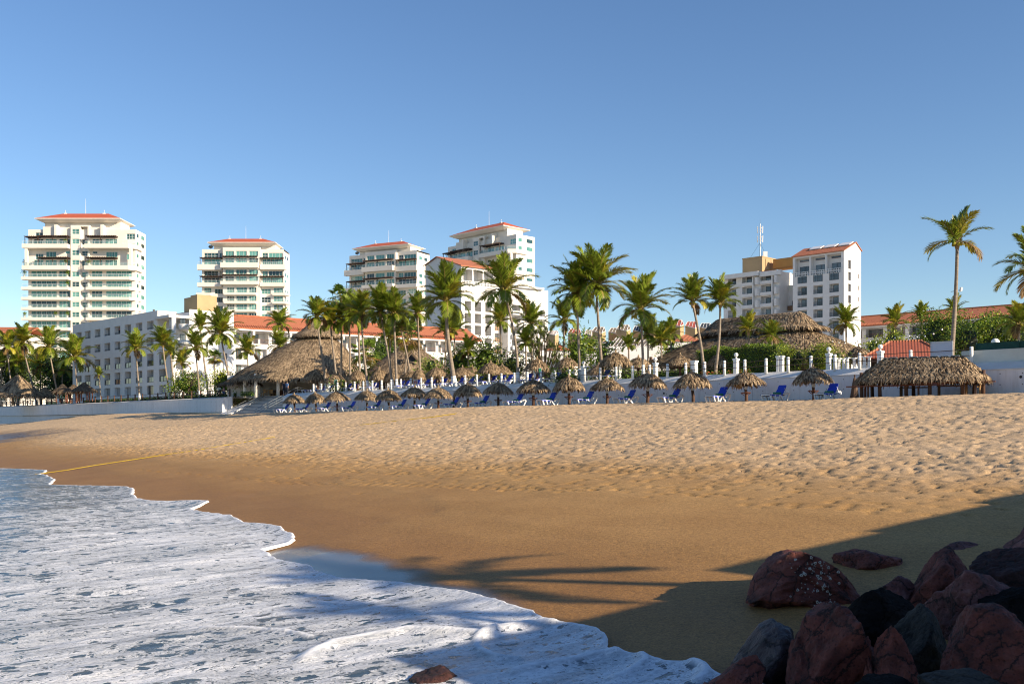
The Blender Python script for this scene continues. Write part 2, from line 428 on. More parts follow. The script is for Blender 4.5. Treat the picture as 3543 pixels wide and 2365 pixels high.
# swash marks: low scalloped steps left by earlier waves
steps = 0
for q, (off, amp) in enumerate(((3.2, .02), (5.6, .03), (8.2, .02))):
    line = np.interp(Sg, es, ed)*.35+.65*np.interp(Sg, _SS, _SV)-off+1.4*(fbm(Sg*.12, Dg*0+q, 40+q, 3)-.5)*2
    st_ = 1/(1+np.exp(np.clip((Dg-line)*9, -40, 40))); zs += amp*st_; steps = steps+(1-st_)*.14
ds_ = .115
def stamp(s, d, ls, ld, depth, rim):
    i0, i1 = np.searchsorted(sa, s-3*max(ls, ld)), np.searchsorted(sa, s+3*max(ls, ld))
    j0, j1 = np.searchsorted(da, d-3*max(ls, ld)), np.searchsorted(da, d+3*max(ls, ld))
    if i1 <= i0 or j1 <= j0: return
    a = Sg[i0:i1, j0:j1]-s; b_ = Dg[i0:i1, j0:j1]-d
    r2 = (a/ls)**2+(b_/ld)**2
    zs[i0:i1, j0:j1] += -depth*np.exp(-r2**1.5)+rim*np.exp(-(np.sqrt(r2)-1.45)**2*5)
for k in range(42000):
    s = rng.uniform(-36, 95); d = rng.uniform(3.0, 33)
    bd = float(np.interp(s, [-36, -10, 30, 60, 100], [33, 32, 31, 30, 25]))
    if d > bd and rng.random() < .8: continue
    f = 1.0 if d > 18 else .75
    stamp(s, d, rng.uniform(.08, .13), rng.uniform(.08, .15), rng.uniform(.035, .09)*f, rng.uniform(.002, .015)*f)
# tracks of single footprints on the damp sand, roughly along the shore
for k in range(40):
    s = rng.uniform(-34, 30); d = rng.uniform(30.5, 38.5 if s < 5 else 35); L = rng.integers(6, 34); dr = rng.normal(0, .03)
    for q in range(L):
        s += .66+rng.normal(0, .03); d += dr*.66
        stamp(s, d+(.12 if q % 2 else -.12), .15, .085, rng.uniform(.05, .08), .006)
for k in range(2600):
    s = rng.uniform(-36, 45); bd = float(np.interp(s, [-36, -10, 30, 60], [33.3, 32, 31, 30]))
    d = bd+abs(rng.normal(0, 2.0 if s < 5 else 1.3))
    stamp(s, d, rng.uniform(.1, .17), rng.uniform(.07, .1), rng.uniform(.04, .08), .006)
V = np.stack([AX+WX*Sg+NX*Dg, AY+WY*Sg+NY*Dg, zs], -1).reshape(-1, 3)
dist_edge = edge_d(Sg)-Dg
wet = np.clip(np.clip(1-dist_edge/10.0, 0, 1)**1.3*.75+steps*np.clip(1.2-dist_edge/12, 0, 1), 0, 1)
filmz = np.exp(-((Sg+17.3)/3.3)**4)*np.clip(1.15-dist_edge/1.9, 0, 1)
filmz = np.maximum(filmz, np.exp(-((Sg+21)/4)**2)*np.clip(1-dist_edge/.8, 0, 1)*.8)
ps, pd = G(-40, 1518); 
film2 = np.clip(1.6-np.sqrt(((Sg-ps)/11)**2+((Dg-pd)/5)**2)-(fbm(Sg*.3, Dg*.3, 77, 3)-.5)*1.2, 0, 1)
def sandmat():
    m, nt, b = nodes('sand')
    tc = N(nt, 'ShaderNodeTexCoord')
    at = lambda n: N(nt, 'ShaderNodeAttribute', attribute_name=n).outputs['Fac']
    n1 = N(nt, 'ShaderNodeTexNoise', i_Scale=.5, i_Detail=6.0); nt.links.new(tc.outputs['Object'], n1.inputs['Vector'])
    n2 = N(nt, 'ShaderNodeTexNoise', i_Scale=30, i_Detail=3.0, i_Roughness=.8); nt.links.new(tc.outputs['Object'], n2.inputs['Vector'])
    n4 = N(nt, 'ShaderNodeTexNoise', i_Scale=5, i_Detail=5.0, i_Roughness=.7); nt.links.new(tc.outputs['Object'], n4.inputs['Vector'])
    dryc = ramp(nt, n1.outputs['Fac'], [(.3, (.47, .335, .195)), (.7, (.55, .4, .245))])
    damp = ramp(nt, n1.outputs['Fac'], [(.3, (.345, .195, .066)), (.7, (.415, .245, .088))])
    wetc = ramp(nt, n1.outputs['Fac'], [(.3, (.255, .128, .036)), (.7, (.305, .158, .047))])
    c = mixc(nt, at('dry'), damp, dryc)
    c = mixc(nt, at('wet'), c, wetc)
    c = mixc(nt, at('film'), c, (.1, .075, .05))
    gr = ramp(nt, n2.outputs['Fac'], [(.28, (.5, .5, .48)), (.5, (1, 1, 1)), (.72, (1.5, 1.45, 1.4))])
    c = mixc(nt, 1.0, c, gr, 'MULTIPLY')
    n5 = N(nt, 'ShaderNodeTexNoise', i_Scale=11, i_Detail=4.0, i_Roughness=.8); nt.links.new(tc.outputs['Object'], n5.inputs['Vector'])
    c = mixc(nt, 1.0, c, ramp(nt, n5.outputs['Fac'], [(.3, (.72, .72, .72)), (.5, (1, 1, 1)), (.7, (1.25, 1.25, 1.25))]), 'MULTIPLY')
    nt.links.new(c, b.inputs['Base Color'])
    r = math_(nt, 'SUBTRACT', math_(nt, 'SUBTRACT', .95, math_(nt, 'MULTIPLY', at('wet'), .25)), math_(nt, 'MULTIPLY', at('film'), .55))
    nt.links.new(r, b.inputs['Roughness']); b.inputs['Specular IOR Level'].default_value = .35
    h = math_(nt, 'ADD', math_(nt, 'MULTIPLY', n2.outputs['Fac'], .35), math_(nt, 'MULTIPLY', n4.outputs['Fac'], 1.0))
    bn = N(nt, 'ShaderNodeBump'); bn.inputs['Distance'].default_value = .03
    nt.links.new(math_(nt, 'ADD', math_(nt, 'MULTIPLY', at('dry'), .4), math_(nt, 'SUBTRACT', .5, math_(nt, 'MULTIPLY', at('film'), .48))), bn.inputs['Strength'])
    nt.links.new(h, bn.inputs['Height']); nt.links.new(bn.outputs[0], b.inputs['Normal'])
sandmat()
me = grid_mesh('sand', V, len(sa), len(da), 'sand')
fattr(me, 'dry', dryc_); fattr(me, 'wet', wet); fattr(me, 'film', np.clip(np.maximum((filmz-.22+.25*(fbm(Sg*1.3, Dg*1.3, 78, 3)-.5))*3.2, film2), 0, 1))
link('sand', me, kind='structure')

# ============================================================ sea with foam
def foamfun():
    m, nt, b = nodes('sea_foam')
    tc = N(nt, 'ShaderNodeTexCoord'); at = lambda n: N(nt, 'ShaderNodeAttribute', attribute_name=n).outputs['Fac']
    mp = N(nt, 'ShaderNodeMapping'); nt.links.new(tc.outputs['Object'], mp.inputs[0])
    mp.inputs['Rotation'].default_value = (0, 0, -math.atan2(.62, .78))   # swash runs up the beach
    def nz(scale, st, det=4, ro=.6, dis=0):
        k = N(nt, 'ShaderNodeMapping'); nt.links.new(mp.outputs[0], k.inputs[0]); k.inputs['Scale'].default_value = st
        n = N(nt, 'ShaderNodeTexNoise', i_Scale=scale, i_Detail=float(det), i_Roughness=ro, i_Distortion=float(dis)); nt.links.new(k.outputs[0], n.inputs['Vector']); return n.outputs['Fac']
    small = nz(6.5, (.5, 1.4, 1), 4, .6, .8); broad = nz(.45, (.6, 1.2, 1), 3); lace = nz(16, (.7, 1.1, 1), 3, .65, .5)
    wob = N(nt, 'ShaderNodeTexNoise', i_Scale=2.5, i_Detail=4.0); nt.links.new(mp.outputs[0], wob.inputs['Vector'])
    def cells(scale, st, amt):
        k = N(nt, 'ShaderNodeMapping'); nt.links.new(mp.outputs[0], k.inputs[0]); k.inputs['Scale'].default_value = st
        v1 = N(nt, 'ShaderNodeVectorMath', operation='SCALE'); nt.links.new(wob.outputs['Color'], v1.inputs[0]); v1.inputs['Scale'].default_value = amt
        v2 = N(nt, 'ShaderNodeVectorMath', operation='ADD'); nt.links.new(k.outputs[0], v2.inputs[0]); nt.links.new(v1.outputs[0], v2.inputs[1])
        vo = N(nt, 'ShaderNodeTexVoronoi', feature='F1', i_Scale=scale); nt.links.new(v2.outputs[0], vo.inputs['Vector'])
        return math_(nt, 'ADD', vo.outputs['Distance'], math_(nt, 'MULTIPLY', math_(nt, 'SUBTRACT', small, .5), .55))
    dens = math_(nt, 'ADD', at('dens'), math_(nt, 'MULTIPLY', math_(nt, 'SUBTRACT', broad, .5), 1.1))
    def openf(dist, gain, soft):
        T = math_(nt, 'MULTIPLY', math_(nt, 'SUBTRACT', 1.05, dens), gain)
        mr = N(nt, 'ShaderNodeMapRange', interpolation_type='SMOOTHSTEP'); nt.links.new(math_(nt, 'SUBTRACT', dist, T), mr.inputs[0]); mr.inputs[1].default_value = -soft; mr.inputs[2].default_value = soft
        return mr.outputs[0]
    fA = openf(cells(3.1, (.6, 1.0, 1), .6), .58, .03); fB = openf(cells(7, (.65, 1.0, 1), .9), .46, .05); fC = openf(cells(15, (.6, 1.1, 1), 1.2), .5, .2)
    mid_ = nz(3.2, (.4, 1.3, 1), 4, .6, .5); thin = math_(nt, 'ADD', math_(nt, 'SUBTRACT', math_(nt, 'MULTIPLY', dens, .6), .43), math_(nt, 'ADD', math_(nt, 'MULTIPLY', lace, .6), math_(nt, 'MULTIPLY', mid_, 1.25))); 
    f = math_(nt, 'MULTIPLY', math_(nt, 'MULTIPLY', fA, fB), math_(nt, 'MULTIPLY', math_(nt, 'ADD', .35, math_(nt, 'MULTIPLY', fC, .65)), thin))
    streak = nz(1.3, (.16, 1.3, 1), 5, .6, .8); f = math_(nt, 'MULTIPLY', f, ramp(nt, streak, [(.3, (.5, .5, .5)), (.55, (1, 1, 1))]))
    f = math_(nt, 'MINIMUM', f, 1.0)
    f = math_(nt, 'MAXIMUM', f, at('edge'))
    foam = ramp(nt, lace, [(.3, (.58, .61, .65)), (.6, (.8, .815, .83))])
    b.inputs['Base Color'].default_value = (.04, .063, .08, 1); b.inputs['Roughness'].default_value = .16; b.inputs['Specular IOR Level'].default_value = .5
    p2 = N(nt, 'ShaderNodeBsdfPrincipled'); nt.links.new(foam, p2.inputs['Base Color']); p2.inputs['Roughness'].default_value = .7
    hh = math_(nt, 'ADD', math_(nt, 'ADD', math_(nt, 'MULTIPLY', f, .6), math_(nt, 'MULTIPLY', small, .5)), math_(nt, 'MULTIPLY', lace, .25))
    bn = N(nt, 'ShaderNodeBump', i_Strength=.55, i_Distance=.05); nt.links.new(hh, bn.inputs['Height'])
    nt.links.new(bn.outputs[0], b.inputs['Normal']); nt.links.new(bn.outputs[0], p2.inputs['Normal'])
    mx = N(nt, 'ShaderNodeMixShader'); nt.links.new(f, mx.inputs[0]); nt.links.new(b.outputs[0], mx.inputs[1]); nt.links.new(p2.outputs[0], mx.inputs[2])
    nt.links.new(mx.outputs[0], nt.nodes['Material Output'].inputs[0])
foamfun()
ss = np.concatenate([np.array([-400, -200, -120, -80]), np.arange(-60, -36, .5), np.arange(-36, 0, .05), np.arange(0, 40, .1), np.arange(40, 80, .4), np.array([90, 110, 150, 200, 300, 400])])
tt = np.concatenate([np.array([0, .015, .035, .06, .09, .12, .16, .2, .25, .3]), np.arange(.36, 9, .06), np.arange(9, 16, .15), np.array([17, 19, 22, 30, 45, 80, 200, 600, 2000])])
Sw, Tw = np.meshgrid(ss, tt, indexing='ij')
Dw = edge_d(Sw)+Tw
edge_z = sandz(Sw, edge_d(Sw))
lip = .065*np.clip(Tw/.05, 0, 1)*np.exp(-np.clip(Tw-.1, 0, 9)*4)
_e1 = sandz(ss, edge_d(ss)); _x = np.arange(-60, 80, .5); _y = np.interp(_x, ss, _e1); _k = np.exp(-(np.arange(-20, 21)*.5/3.0)**2); _k /= _k.sum()
_y = np.convolve(np.pad(_y, 20, 'edge'), _k, 'valid')
ez_s = np.interp(Sw, _x, _y); _w = np.exp(-Tw/.7)
zw = edge_z*_w+ez_s*(1-_w)-.018*np.minimum(Tw, 14)-.002*np.clip(Tw-14, 0, 200)+.004+lip
amp = np.clip(Tw/1.5, 0, 1)*np.where(Tw < 30, 1, 0)
zw += amp*((fbm(Sw*.5, Dw*.25, 51, 3)-.5)*.14+(fbm(Sw*2.2, Dw*.8, 52, 3)-.5)*.085)
edge = np.clip(1.6-Tw/(.07+.14*fbm(Sw*3, Sw*0, 53, 2)), 0, 1)
# wavelet fronts rolling in near the rocks: each is a raised, foamy ridge
def front(px, w, h):
    global zw, edge
    pts = [G(u, v) for u, v in px]
    best = np.full(Sw.shape, 9.0)
    m_ = (Sw > -34) & (Sw < -8) & (Tw < 12)
    sw, dw = Sw[m_]+.12*(fbm(Sw[m_]*3, Dw[m_]*3, 71, 2)-.5), Dw[m_]+.12*(fbm(Sw[m_]*3, Dw[m_]*3, 72, 2)-.5)
    bb = np.full(sw.shape, 9.0)
    for (s0, d0), (s1, d1) in zip(pts[:-1], pts[1:]):
        L2 = (s1-s0)**2+(d1-d0)**2+1e-6
        t = np.clip(((sw-s0)*(s1-s0)+(dw-d0)*(d1-d0))/L2, 0, 1)
        bb = np.minimum(bb, np.hypot(sw-s0-t*(s1-s0), dw-d0-t*(d1-d0)))
    best[m_] = bb
    zw = zw+h*np.exp(-(best/w)**2)
    edge = np.maximum(edge, np.clip(1.5*np.exp(-(best/w)**2)-.25, 0, 1))
front([(1060, 2365), (1110, 2325), (1160, 2290), (1300, 2250), (1420, 2225), (1560, 2220), (1680, 2220), (1720, 2195), (1800, 2172), (1900, 2165)], .13, .07)
front([(1720, 2200), (1665, 2230), (1660, 2270), (1700, 2295), (1790, 2312)], .08, .05)
front([(1790, 2365), (1850, 2340), (1960, 2312), (2060, 2282), (2140, 2272)], .1, .06)
front([(2130, 2365), (2200, 2325), (2240, 2300), (2225, 2282)], .08, .05)
front([(2420, 2365), (2445, 2345), (2440, 2325), (2410, 2305)], .1, .06)
front([(700, 2262), (850, 2248), (1000, 2255), (1080, 2272)], .09, .05)
front([(395, 1744), (440, 1741), (480, 1733)], .12, .03)
front([(585, 1840), (640, 1830), (676, 1815)], .1, .03)
front([(600, 1795), (660, 1785), (672, 1775)], .08, .02)
zw = np.maximum(zw, sandz(Sw, Dw)+.004)
dens = np.interp(Sw+(Dw-44)*.6, [-30, -24, -15, -6, 2, 10, 20, 40], [.5, .58, .62, .54, .34, .14, .0, -.05])
dens = dens+.12*(fbm(Sw*.3, Dw*.15, 61, 3)-.5)
near_e = np.exp(-Tw/.6)*.14
Vw = np.stack([AX+WX*Sw+NX*Dw, AY+WY*Sw+NY*Dw, zw], -1).reshape(-1, 3)
me = grid_mesh('sea', Vw, len(ss), len(tt), 'sea_foam')
fattr(me, 'dens', dens+near_e); fattr(me, 'edge', edge)
link('sea', me, kind='structure')

# ============================================================ terrace ground (everything behind the wall, out to the horizon)
mb = MB()
def wl(s, d, z): return (-s, -d, z)
pts = [wl(71.4, -.5, 0), wl(-60, -.5, 0), wl(-900, -.5, 0), wl(-900, -3000, 0), wl(1500, -3000, 0), wl(1500, -.5, 0), wl(88, -.5, 0), wl(88, -5.2, 0), wl(71.4, -5.2, 0)]
mb.poly([(p[0], p[1], DECK-.03) for p in [pts[i] for i in (0, 1, 2, 3, 4, 5, 6, 7, 8)]][::-1])
bm = bmesh.new(); vs = [bm.verts.new(v) for v in mb.v]; bm.faces.new(vs); bmesh.ops.triangulate(bm, faces=bm.faces[:]); bmesh.ops.recalc_face_normals(bm, faces=bm.faces[:])
me = bpy.data.meshes.new('terrace'); bm.to_mesh(me); bm.free()
me.materials.append(MAT['deck_floor'])
o = link('terrace', me, loc=(AX, AY, 0), rz=WALL_ROT, kind='structure')

# ============================================================ seawall
def wallmat():
    m, nt, b = nodes('seawall')
    tc = N(nt, 'ShaderNodeTexCoord'); sp = N(nt, 'ShaderNodeSeparateXYZ'); nt.links.new(tc.outputs['Object'], sp.inputs[0])
    n1 = N(nt, 'ShaderNodeTexNoise', i_Scale=.35, i_Detail=9.0, i_Roughness=.7); nt.links.new(tc.outputs['Object'], n1.inputs['Vector'])
    mp = N(nt, 'ShaderNodeMapping'); mp.inputs['Scale'].default_value = (3, 3, .35); nt.links.new(tc.outputs['Object'], mp.inputs[0])
    n2 = N(nt, 'ShaderNodeTexNoise', i_Scale=1.2, i_Detail=6.0, i_Roughness=.7); nt.links.new(mp.outputs[0], n2.inputs['Vector'])
    n3 = N(nt, 'ShaderNodeTexNoise', i_Scale=2.6, i_Detail=9.0, i_Roughness=.8); nt.links.new(tc.outputs['Object'], n3.inputs['Vector'])
    c = ramp(nt, n1.outputs['Fac'], [(.3, (.67, .68, .7)), (.7, (.77, .77, .77))])
    c = mixc(nt, ramp(nt, n2.outputs['Fac'], [(.5, (0, 0, 0)), (.72, (.5, .5, .5))]), c, (.48, .46, .44))
    c = mixc(nt, ramp(nt, n3.outputs['Fac'], [(.68, (0, 0, 0)), (.74, (.6, .6, .6))]), c, (.4, .38, .36))
    # formwork tie holes
    def fr(sock, per, off): return math_(nt, 'SUBTRACT', math_(nt, 'FRACT', math_(nt, 'ADD', math_(nt, 'DIVIDE', sock, per), off)), .5)
    dx = math_(nt, 'MULTIPLY', fr(sp.outputs[0], 1.22, .3), 1.22); dz = math_(nt, 'MULTIPLY', fr(sp.outputs[2], .62, .1), .62)
    r2 = math_(nt, 'ADD', math_(nt, 'MULTIPLY', dx, dx), math_(nt, 'MULTIPLY', dz, dz))
    c = mixc(nt, math_(nt, 'LESS_THAN', r2, .0011), c, (.12, .11, .1))
    jx = math_(nt, 'ABSOLUTE', math_(nt, 'MULTIPLY', fr(sp.outputs[0], 6.1, .2), 6.1))
    c = mixc(nt, math_(nt, 'MULTIPLY', math_(nt, 'LESS_THAN', jx, .02), .55), c, (.3, .29, .28))
    nt.links.new(c, b.inputs['Base Color']); b.inputs['Roughness'].default_value = .9
    bump(nt, b, n3.outputs['Fac'], .25, .04)
wallmat()
pm('coping', (.66, .65, .63), .9, .06, 1.2, .35, 7, stain=(.5, .48, .45), stain_amt=.3)
wroot = thing('seawall', 'long white concrete seawall behind the thatched beach umbrellas, tie holes across its face', 'seawall', (AX, AY, 0), WALL_ROT)
def prof(prf, s0, s1, seg, name, mat, parent):
    mb = MB(); n = max(2, int(abs(s1-s0)/seg)+1)
    for k in range(n-1):
        a, b_ = s0+(s1-s0)*k/(n-1), s0+(s1-s0)*(k+1)/(n-1)
        for (d0, z0), (d1, z1) in zip(prf[:-1], prf[1:]):
            mb.quad(wl(a, d0, z0), wl(b_, d0, z0), wl(b_, d1, z1), wl(a, d1, z1))
    for s in (s0, s1): mb.poly([wl(s, d, z) for d, z in prf])
    return mb.build(name, mat, parent)
zt, zc = DECK, ZC+3.02
prof([(-.6, ZC-2), (-.6, zt-.05), (.3, zc-.05), (.3, ZC-2)], -75, 71.4, 4, 'wall', 'seawall', wroot)
prof([(-.62, zt-.045), (-.62, zt), (-.4, zt), (.34, zc), (.34, zc-.045), (.305, zc-.046)], -75, 71.4, 2, 'coping', 'coping', wroot)
mb = MB()
rr = random.Random(5)
for (u, v) in ((2577, 1190+155), (2504, 1348), (2270, 1344), (1953, 1356), (2157, 1350), (2297, 1360), (3532, 1303), (3127, 1386), (3292, 1383), (3449, 1380), (2060, 1350)):
    s = at_wall(u, .3); D = XY(s, .3)[1]; z = ZC+(H-v)/F*D
    mb.lathe([(.001, .02), (.075, .02), (.09, .0)], 10, 0, (0, 0, 0))
    k = len(mb.v)
    for i in range(k-30, k):
        x, y, zz = mb.v[i]; mb.v[i] = (-s+x, -.3-zz+.005, z+y)
    mb.build('drain_hole', 'dark_metal', wroot); mb = MB()
# left length of the wall: upper panel oversails a stained lower one
lroot = thing('seawall', 'stained white seawall running left from the beach steps, upper panel over a lower streaked one', 'seawall', (AX, AY, 0), WALL_ROT)
zl = ZC+1.35
prof([(-1.2, ZC-3), (-1.2, zt-.05), (.25, zc+.16), (.25, zl), (.02, zl), (.02, ZC-3)], 88, 330, 4, 'wall', 'seawall', lroot)
prof([(-1.25, zt-.045), (-1.25, zt), (-1.0, zt), (.3, zc+.2), (.3, zc+.15), (.255, zc+.149)], 88, 330, 3, 'coping', 'coping', lroot)
mb = MB(); mb.box(-180, -100, -.22, -.02, zl-.07, zl-.003); o = mb.build('broken_lip', 'bark', lroot)
# steps
sroot = thing('beach_steps', 'wide flight of worn white concrete steps up to the terrace', 'steps', (AX, AY, 0), WALL_ROT)
pm('step_white', (.62, .61, .58), .9, .12, 1.5, .2, 9, stain=(.4, .38, .35), stain_amt=.4)
pm('step_riser', (.25, .25, .26), .9, .12, 1.5, .2, 9)
mb = MB(); ns = 15; zb0 = ZC+.55; rise = (DECK-zb0)/ns
for k in range(ns):
    d0 = .9-k*.38; z1 = zb0+rise*(k+1)
    mb.box(-85.2, -71.4, -d0+.02, 5.2, ZC-1.5 if k == 0 else z1-rise, z1-.05, 1)
    mb.box(-85.2, -71.4, -d0, 5.22, z1-.05+.001, z1, 0)
mb.build('flight', ['step_white', 'step_riser'], sroot)
mb = MB()
for k in range(12):
    d0, d1 = 1.4-k*.55, 1.4-(k+1)*.55
pts = [(-1.6, ZC-1), (-1.6, ZC+.7), (5.2, DECK+.12), (5.2, ZC-1)]
i0 = [( -88.0, y, z) for y, z in pts]; i1 = [(-85.2, y, z) for y, z in pts]
mb.poly(i0); mb.poly(i1[::-1])
for k in range(4): mb.quad(i0[k], i1[k], i1[(k+1) % 4], i0[(k+1) % 4])
mb.build('side_wall', 'seawall', sroot)
for sx, lab in ((84.9, 'grey tube handrail beside the left wall of the beach steps'), (77.2, 'grey tube handrail in the middle of the beach steps')):
    rt = thing('handrail', lab, 'handrail', (AX, AY, 0), WALL_ROT)
    mb = MB()
    def zat(y): return zb0+.05+(DECK-zb0)*min(1, max(0, (y+.9)/5.7))
    for h in (.95, .62, .33): mb.tube([(-sx, -1.0, zat(-1.0)+h), (-sx, 4.9, zat(4.9)+h), (-sx, 5.6, DECK+h)], .03, 6)
    mb.build('rail', 'metal_grey', rt)
    for y in (-1.0, .5, 2, 3.5, 4.9):
        m2 = MB(); m2.tube([(-sx, y, zat(y)-.3), (-sx, y, zat(y)+.95)], .028, 6); m2.build('post', 'metal_grey', rt)
# rope fence along the right length of the wall
fr_ = thing('rope_fence', 'white post and double rope fence along the top of the seawall', 'fence', (AX, AY, 0), WALL_ROT)
mb = MB(); mb.tube([(0, 0, -.08), (0, 0, .95)], [.105, .1], 12); mb.lathe([(.1, .95), (.08, .985), (.001, .99)], 12)
pme = mb.mesh('post', 'white_paint', True)
post_s = [-10.6, -6.9, -3.5]+[-1.76+1.757*k for k in range(0, 39)]
ropes = MB()
for i, s in enumerate(post_s):
    link('post', pme, fr_, (-s, .22, DECK-.02))
    if i:
        s0 = post_s[i-1]
        for h in (.82, .45):
            ropes.tube([(-s0-(s-s0)*t, .12, DECK+h-.16*t*(1-t)) for t in (0, .25, .5, .75, 1)], .022, 5)
for s, y in ((66.9, 1.6), (66.9, 3.2), (66.9, 4.8), (68.6, 5.2), (69.7, 5.2)): link('post', pme, fr_, (-s, y, DECK-.02))
ropes.build('rope', 'rope', fr_)
lf = thing('rope_fence', 'dark timber post and rail fence along the left seawall', 'fence', (AX, AY, 0), WALL_ROT)
mb = MB(); mb.tube([(0, 0, -.05), (0, 0, 1.05)], .11, 8); p2 = mb.mesh('post', 'wood_dark', True); ropes = MB()
ls = [89+3.1*k for k in range(38)]
for i, s in enumerate(ls):
    link('post', p2, lf, (-s, 1.3, DECK-.02))
    if i:
        for h in (.9, .5): ropes.tube([(-ls[i-1], 1.22, DECK+h), (-(s+ls[i-1])/2, 1.22, DECK+h-.06), (-s, 1.22, DECK+h)], .035, 5)
ropes.build('rope', 'wood_dark', lf)
# ============================================================ buildings
class Bld:
    """local x = along the front as seen, y = depth; front at y=0, right side at x=W"""
    def __init__(s, name, label, O, a, W, Dp, cat='building', group=None):
        L = math.hypot(*a); s.a = (a[0]/L, a[1]/L); s.b = (-s.a[1], s.a[0]); s.O = O; s.W, s.Dp = W, Dp
        s.root = thing(name, label, cat, (O[0], O[1], 0), math.atan2(a[1], a[0]), group)
        s.rail = {}
    def ray(s, u):
        r = (u-U0)/F
        # local direction of ray and camera position
        ox, oy = -(s.O[0]*s.a[0]+s.O[1]*s.a[1]), -(s.O[0]*s.b[0]+s.O[1]*s.b[1])
        dx, dy = r*s.a[0]+s.a[1], r*s.b[0]+s.b[1]
        return ox, oy, dx, dy
    def fx(s, u, y=0.0):
        ox, oy, dx, dy = s.ray(u); t = (y-oy)/dy; return ox+t*dx, t
    def ry(s, u, x=None):
        x = s.W if x is None else x
        ox, oy, dx, dy = s.ray(u); t = (x-ox)/dx; return oy+t*dy, t
    def z(s, v, D): return ZC+(H-v)/F*D
    def wx(s, lx, ly): return (s.O[0]+lx*s.a[0]+ly*s.b[0], s.O[1]+lx*s.a[1]+ly*s.b[1])
    def frect(s, u0, u1, v0, v1, y=0.0):
        x0, t0 = s.fx(u0, y); x1, t1 = s.fx(u1, y); t = (t0+t1)/2
        return (x0, x1, s.z(v1, t), s.z(v0, t))
    def rrect(s, u0, u1, v0, v1, x=None):
        y0, t0 = s.ry(u0, x); y1, t1 = s.ry(u1, x); t = (t0+t1)/2
        return (y0, y1, s.z(v1, t), s.z(v0, t))

def facade(mb, P0, P1, z0, z1, ops, m=0, top=None):
    """wall from P0 to P1 (local xy, outside on the right hand) with real recesses; op = (x0,x1,z0,z1,depth)"""
    P0, P1 = Vector(P0), Vector(P1); L = (P1-P0).length; t = (P1-P0)/L; n = Vector((t.y, -t.x))
    def pt(x, z, d=0): q = P0+t*x-n*d; return (q.x, q.y, z)
    ops = [(max(.02, o[0]), min(L-.02, o[1]), max(z0+.01, o[2]), min(z1-.02, o[3]), o[4]) for o in ops]
    ops = [o for o in ops if o[1]-o[0] > .05 and o[3]-o[2] > .05]
    xs = sorted({0, L, *[round(o[0], 3) for o in ops], *[round(o[1], 3) for o in ops]})
    zs = sorted({z0, z1, *[round(o[2], 3) for o in ops], *[round(o[3], 3) for o in ops]})
    for i in range(len(xs)-1):
        cx = (xs[i]+xs[i+1])/2
        run = None
        for j in range(len(zs)-1):
            cz = (zs[j]+zs[j+1])/2
            inside = any(o[0] < cx < o[1] and o[2] < cz < o[3] for o in ops)
            if inside:
                if run is not None: mb.quad(pt(xs[i], run), pt(xs[i+1], run), pt(xs[i+1], zs[j]), pt(xs[i], zs[j]), m); run = None
            elif run is None: run = zs[j]
        if run is not None: mb.quad(pt(xs[i], run), pt(xs[i+1], run), pt(xs[i+1], z1), pt(xs[i], z1), m)
    for x0, x1, a, b, d in ops:
        mb.quad(pt(x0, a), pt(x0, a, d), pt(x0, b, d), pt(x0, b), m); mb.quad(pt(x1, a, d), pt(x1, a), pt(x1, b), pt(x1, b, d), m)
        mb.quad(pt(x0, a), pt(x1, a), pt(x1, a, d), pt(x0, a, d), m); mb.quad(pt(x0, b, d), pt(x1, b, d), pt(x1, b), pt(x0, b), m)
        mb.quad(pt(x0, a, d+.02), pt(x1, a, d+.02), pt(x1, b, d+.02), pt(x0, b, d+.02), m)

_WC = {}
def window(root, P0, P1, rect, depth, glass='glass_dark', frame='dark_metal', nx=2, nz=1, name='window'):
    x0, x1, z0, z1 = rect; w, h = round(x1-x0, 2), round(z1-z0, 2)
    if w < .1 or h < .1: return
    P0, P1 = Vector(P0), Vector(P1); t = (P1-P0).normalized(); n = Vector((t.y, -t.x))
    key = (w, h, glass, frame, nx, nz)
    if key not in _WC:
        mb = MB(); f = .07
        mb.box(f/2, w-f/2, .0, .03, f/2, h-f/2, 0)
        for k in range(nx+1):
            x = min(max(w*k/nx-f/2, 0), w-f); mb.box(x, x+f, -.035, .04, 0, h, 1)
        for k in range(nz+1):
            z = min(max(h*k/nz-f/2, 0), h-f); mb.box(.005, w-.005, -.03, .035, z, z+f, 1)
        _WC[key] = mb.mesh(name, [glass, frame])
    q = P0+t*(x0)-n*(depth-.05)
    return link(name, _WC[key], root, (q.x, q.y, z0), math.atan2(t.y, t.x))
_RC = {}
